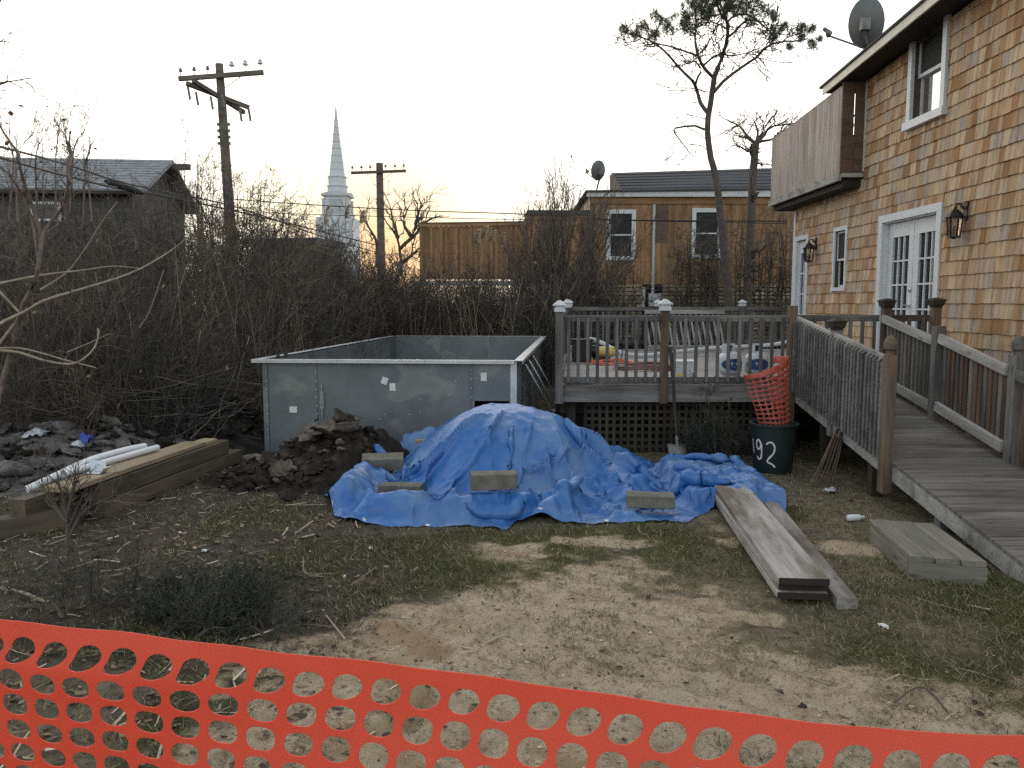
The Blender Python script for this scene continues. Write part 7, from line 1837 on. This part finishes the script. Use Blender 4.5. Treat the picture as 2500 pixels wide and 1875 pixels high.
stick([(1173, 1452), (1174, 1430), (1176, 1408)], .004, bark_tan, 'thin upright twig stuck in the sand')
stick([(1205, 1405), (1225, 1440), (1232, 1452)], .005, bark_tan, 'thin pale twig leaning in the sand beside the upright twig')
stick([(1930, 1510), (1990, 1500), (2050, 1535)], .006, twig_dark, 'dark twig on the sand at the right behind the fence')
stick([(2060, 1362), (2110, 1390), (2140, 1380)], .005, twig_dark, 'dark forked twig in the grass right of the planks')
for (q, lb, sz) in (((442, 1190), 'white paper scrap in the left grass', .03), ((745, 1247), 'small white scrap near the bent reed', .02), ((800, 1182), 'white scrap between the tarpaulin and the grass', .035), ((385, 1245), 'pale scrap beside the juniper', .04), ((1908, 1350), 'pale wood chip right of the narrow plank', .04)):
    c = OV(*q, z=.012); rag('paper_scrap', (c.x, c.y, gz(c.x, c.y) + .004), sz, sz * .55, label_paper, lb, 'scrap', .02, 'pale scraps on the ground')

# ================================================================== ORANGE SAFETY FENCE in front
CELL = .0645
FT = [at(u, v, y=1.17 * 10.3 / math.sqrt(82 + 46 * u / 2500)) for u, v in [(-700, 1440), (-350, 1478), (0, 1514), (320, 1546), (640, 1588), (960, 1622), (1250, 1662), (1560, 1708), (1880, 1752), (2200, 1785), (2500, 1797), (2900, 1815)]]
fx, fy, TOPZ = [np.array([q[k] for q in FT]) for k in range(3)]
fu = np.r_[0, np.cumsum(np.hypot(np.diff(fx), np.diff(fy)))]
NVc = 15; NUc = int(fu[-1] / CELL)
def fence_pos(u, v):
    s = u * CELL; x = float(np.interp(s, fu, fx)); y = float(np.interp(s, fu, fy)); zt = float(np.interp(s, fu, TOPZ))
    d_ = (NVc - v) * CELL + .022 if v <= NVc else (NVc + 1 - v) * .022      # distance below the top edge
    tilt = .10 + .20 * float(sstep(.1, -.9, x)) * min(1, d_ / .16)
    sx = -.20 * d_ - CELL * (.10 + .22 * float(sstep(.1, -.9, x))) * float(sstep(.05, .085, d_)) + .010 * math.sin(s * 6) * min(1, d_ / .1)
    return (x + sx * .9, y + tilt * d_ + .012 * math.sin(s * 5 + d_ * 9) * min(1, d_ / .08), zt - d_ * math.sqrt(max(.2, 1 - tilt * tilt)) * .97 + .0012 * math.sin(s * 31))
def fhole(i, j):
    g_ = random.Random(i * 31 + j); k = NVc - 1 - j
    return (.39 + g_.uniform(-.012, .012), .40 + g_.uniform(-.012, .012), 2.2 if k < 1 else 2.25 + .3 * g_.random())
V, F = holed_sheet(NUc, NVc + 1, fence_pos, fhole, lambda i, j: j == NVc, n=24)
me = bpy.data.meshes.new('safety_fence'); me.from_pydata(V, [], F); me.update(); me.materials.append(orange); me.polygons.foreach_set('use_smooth', np.ones(len(me.polygons), dtype=bool))
o = put('safety_fence', me); tag(o, 'orange plastic mesh safety fence stretched across the bottom of the view', 'safety fence')
md = o.modifiers.new('thickness', 'SOLIDIFY'); md.thickness = .0016
dg = bpy.context.evaluated_depsgraph_get()
me2 = bpy.data.meshes.new_from_object(o.evaluated_get(dg)); o.modifiers.clear(); o.data = me2
me2.set_sharp_from_angle(angle=math.radians(35))
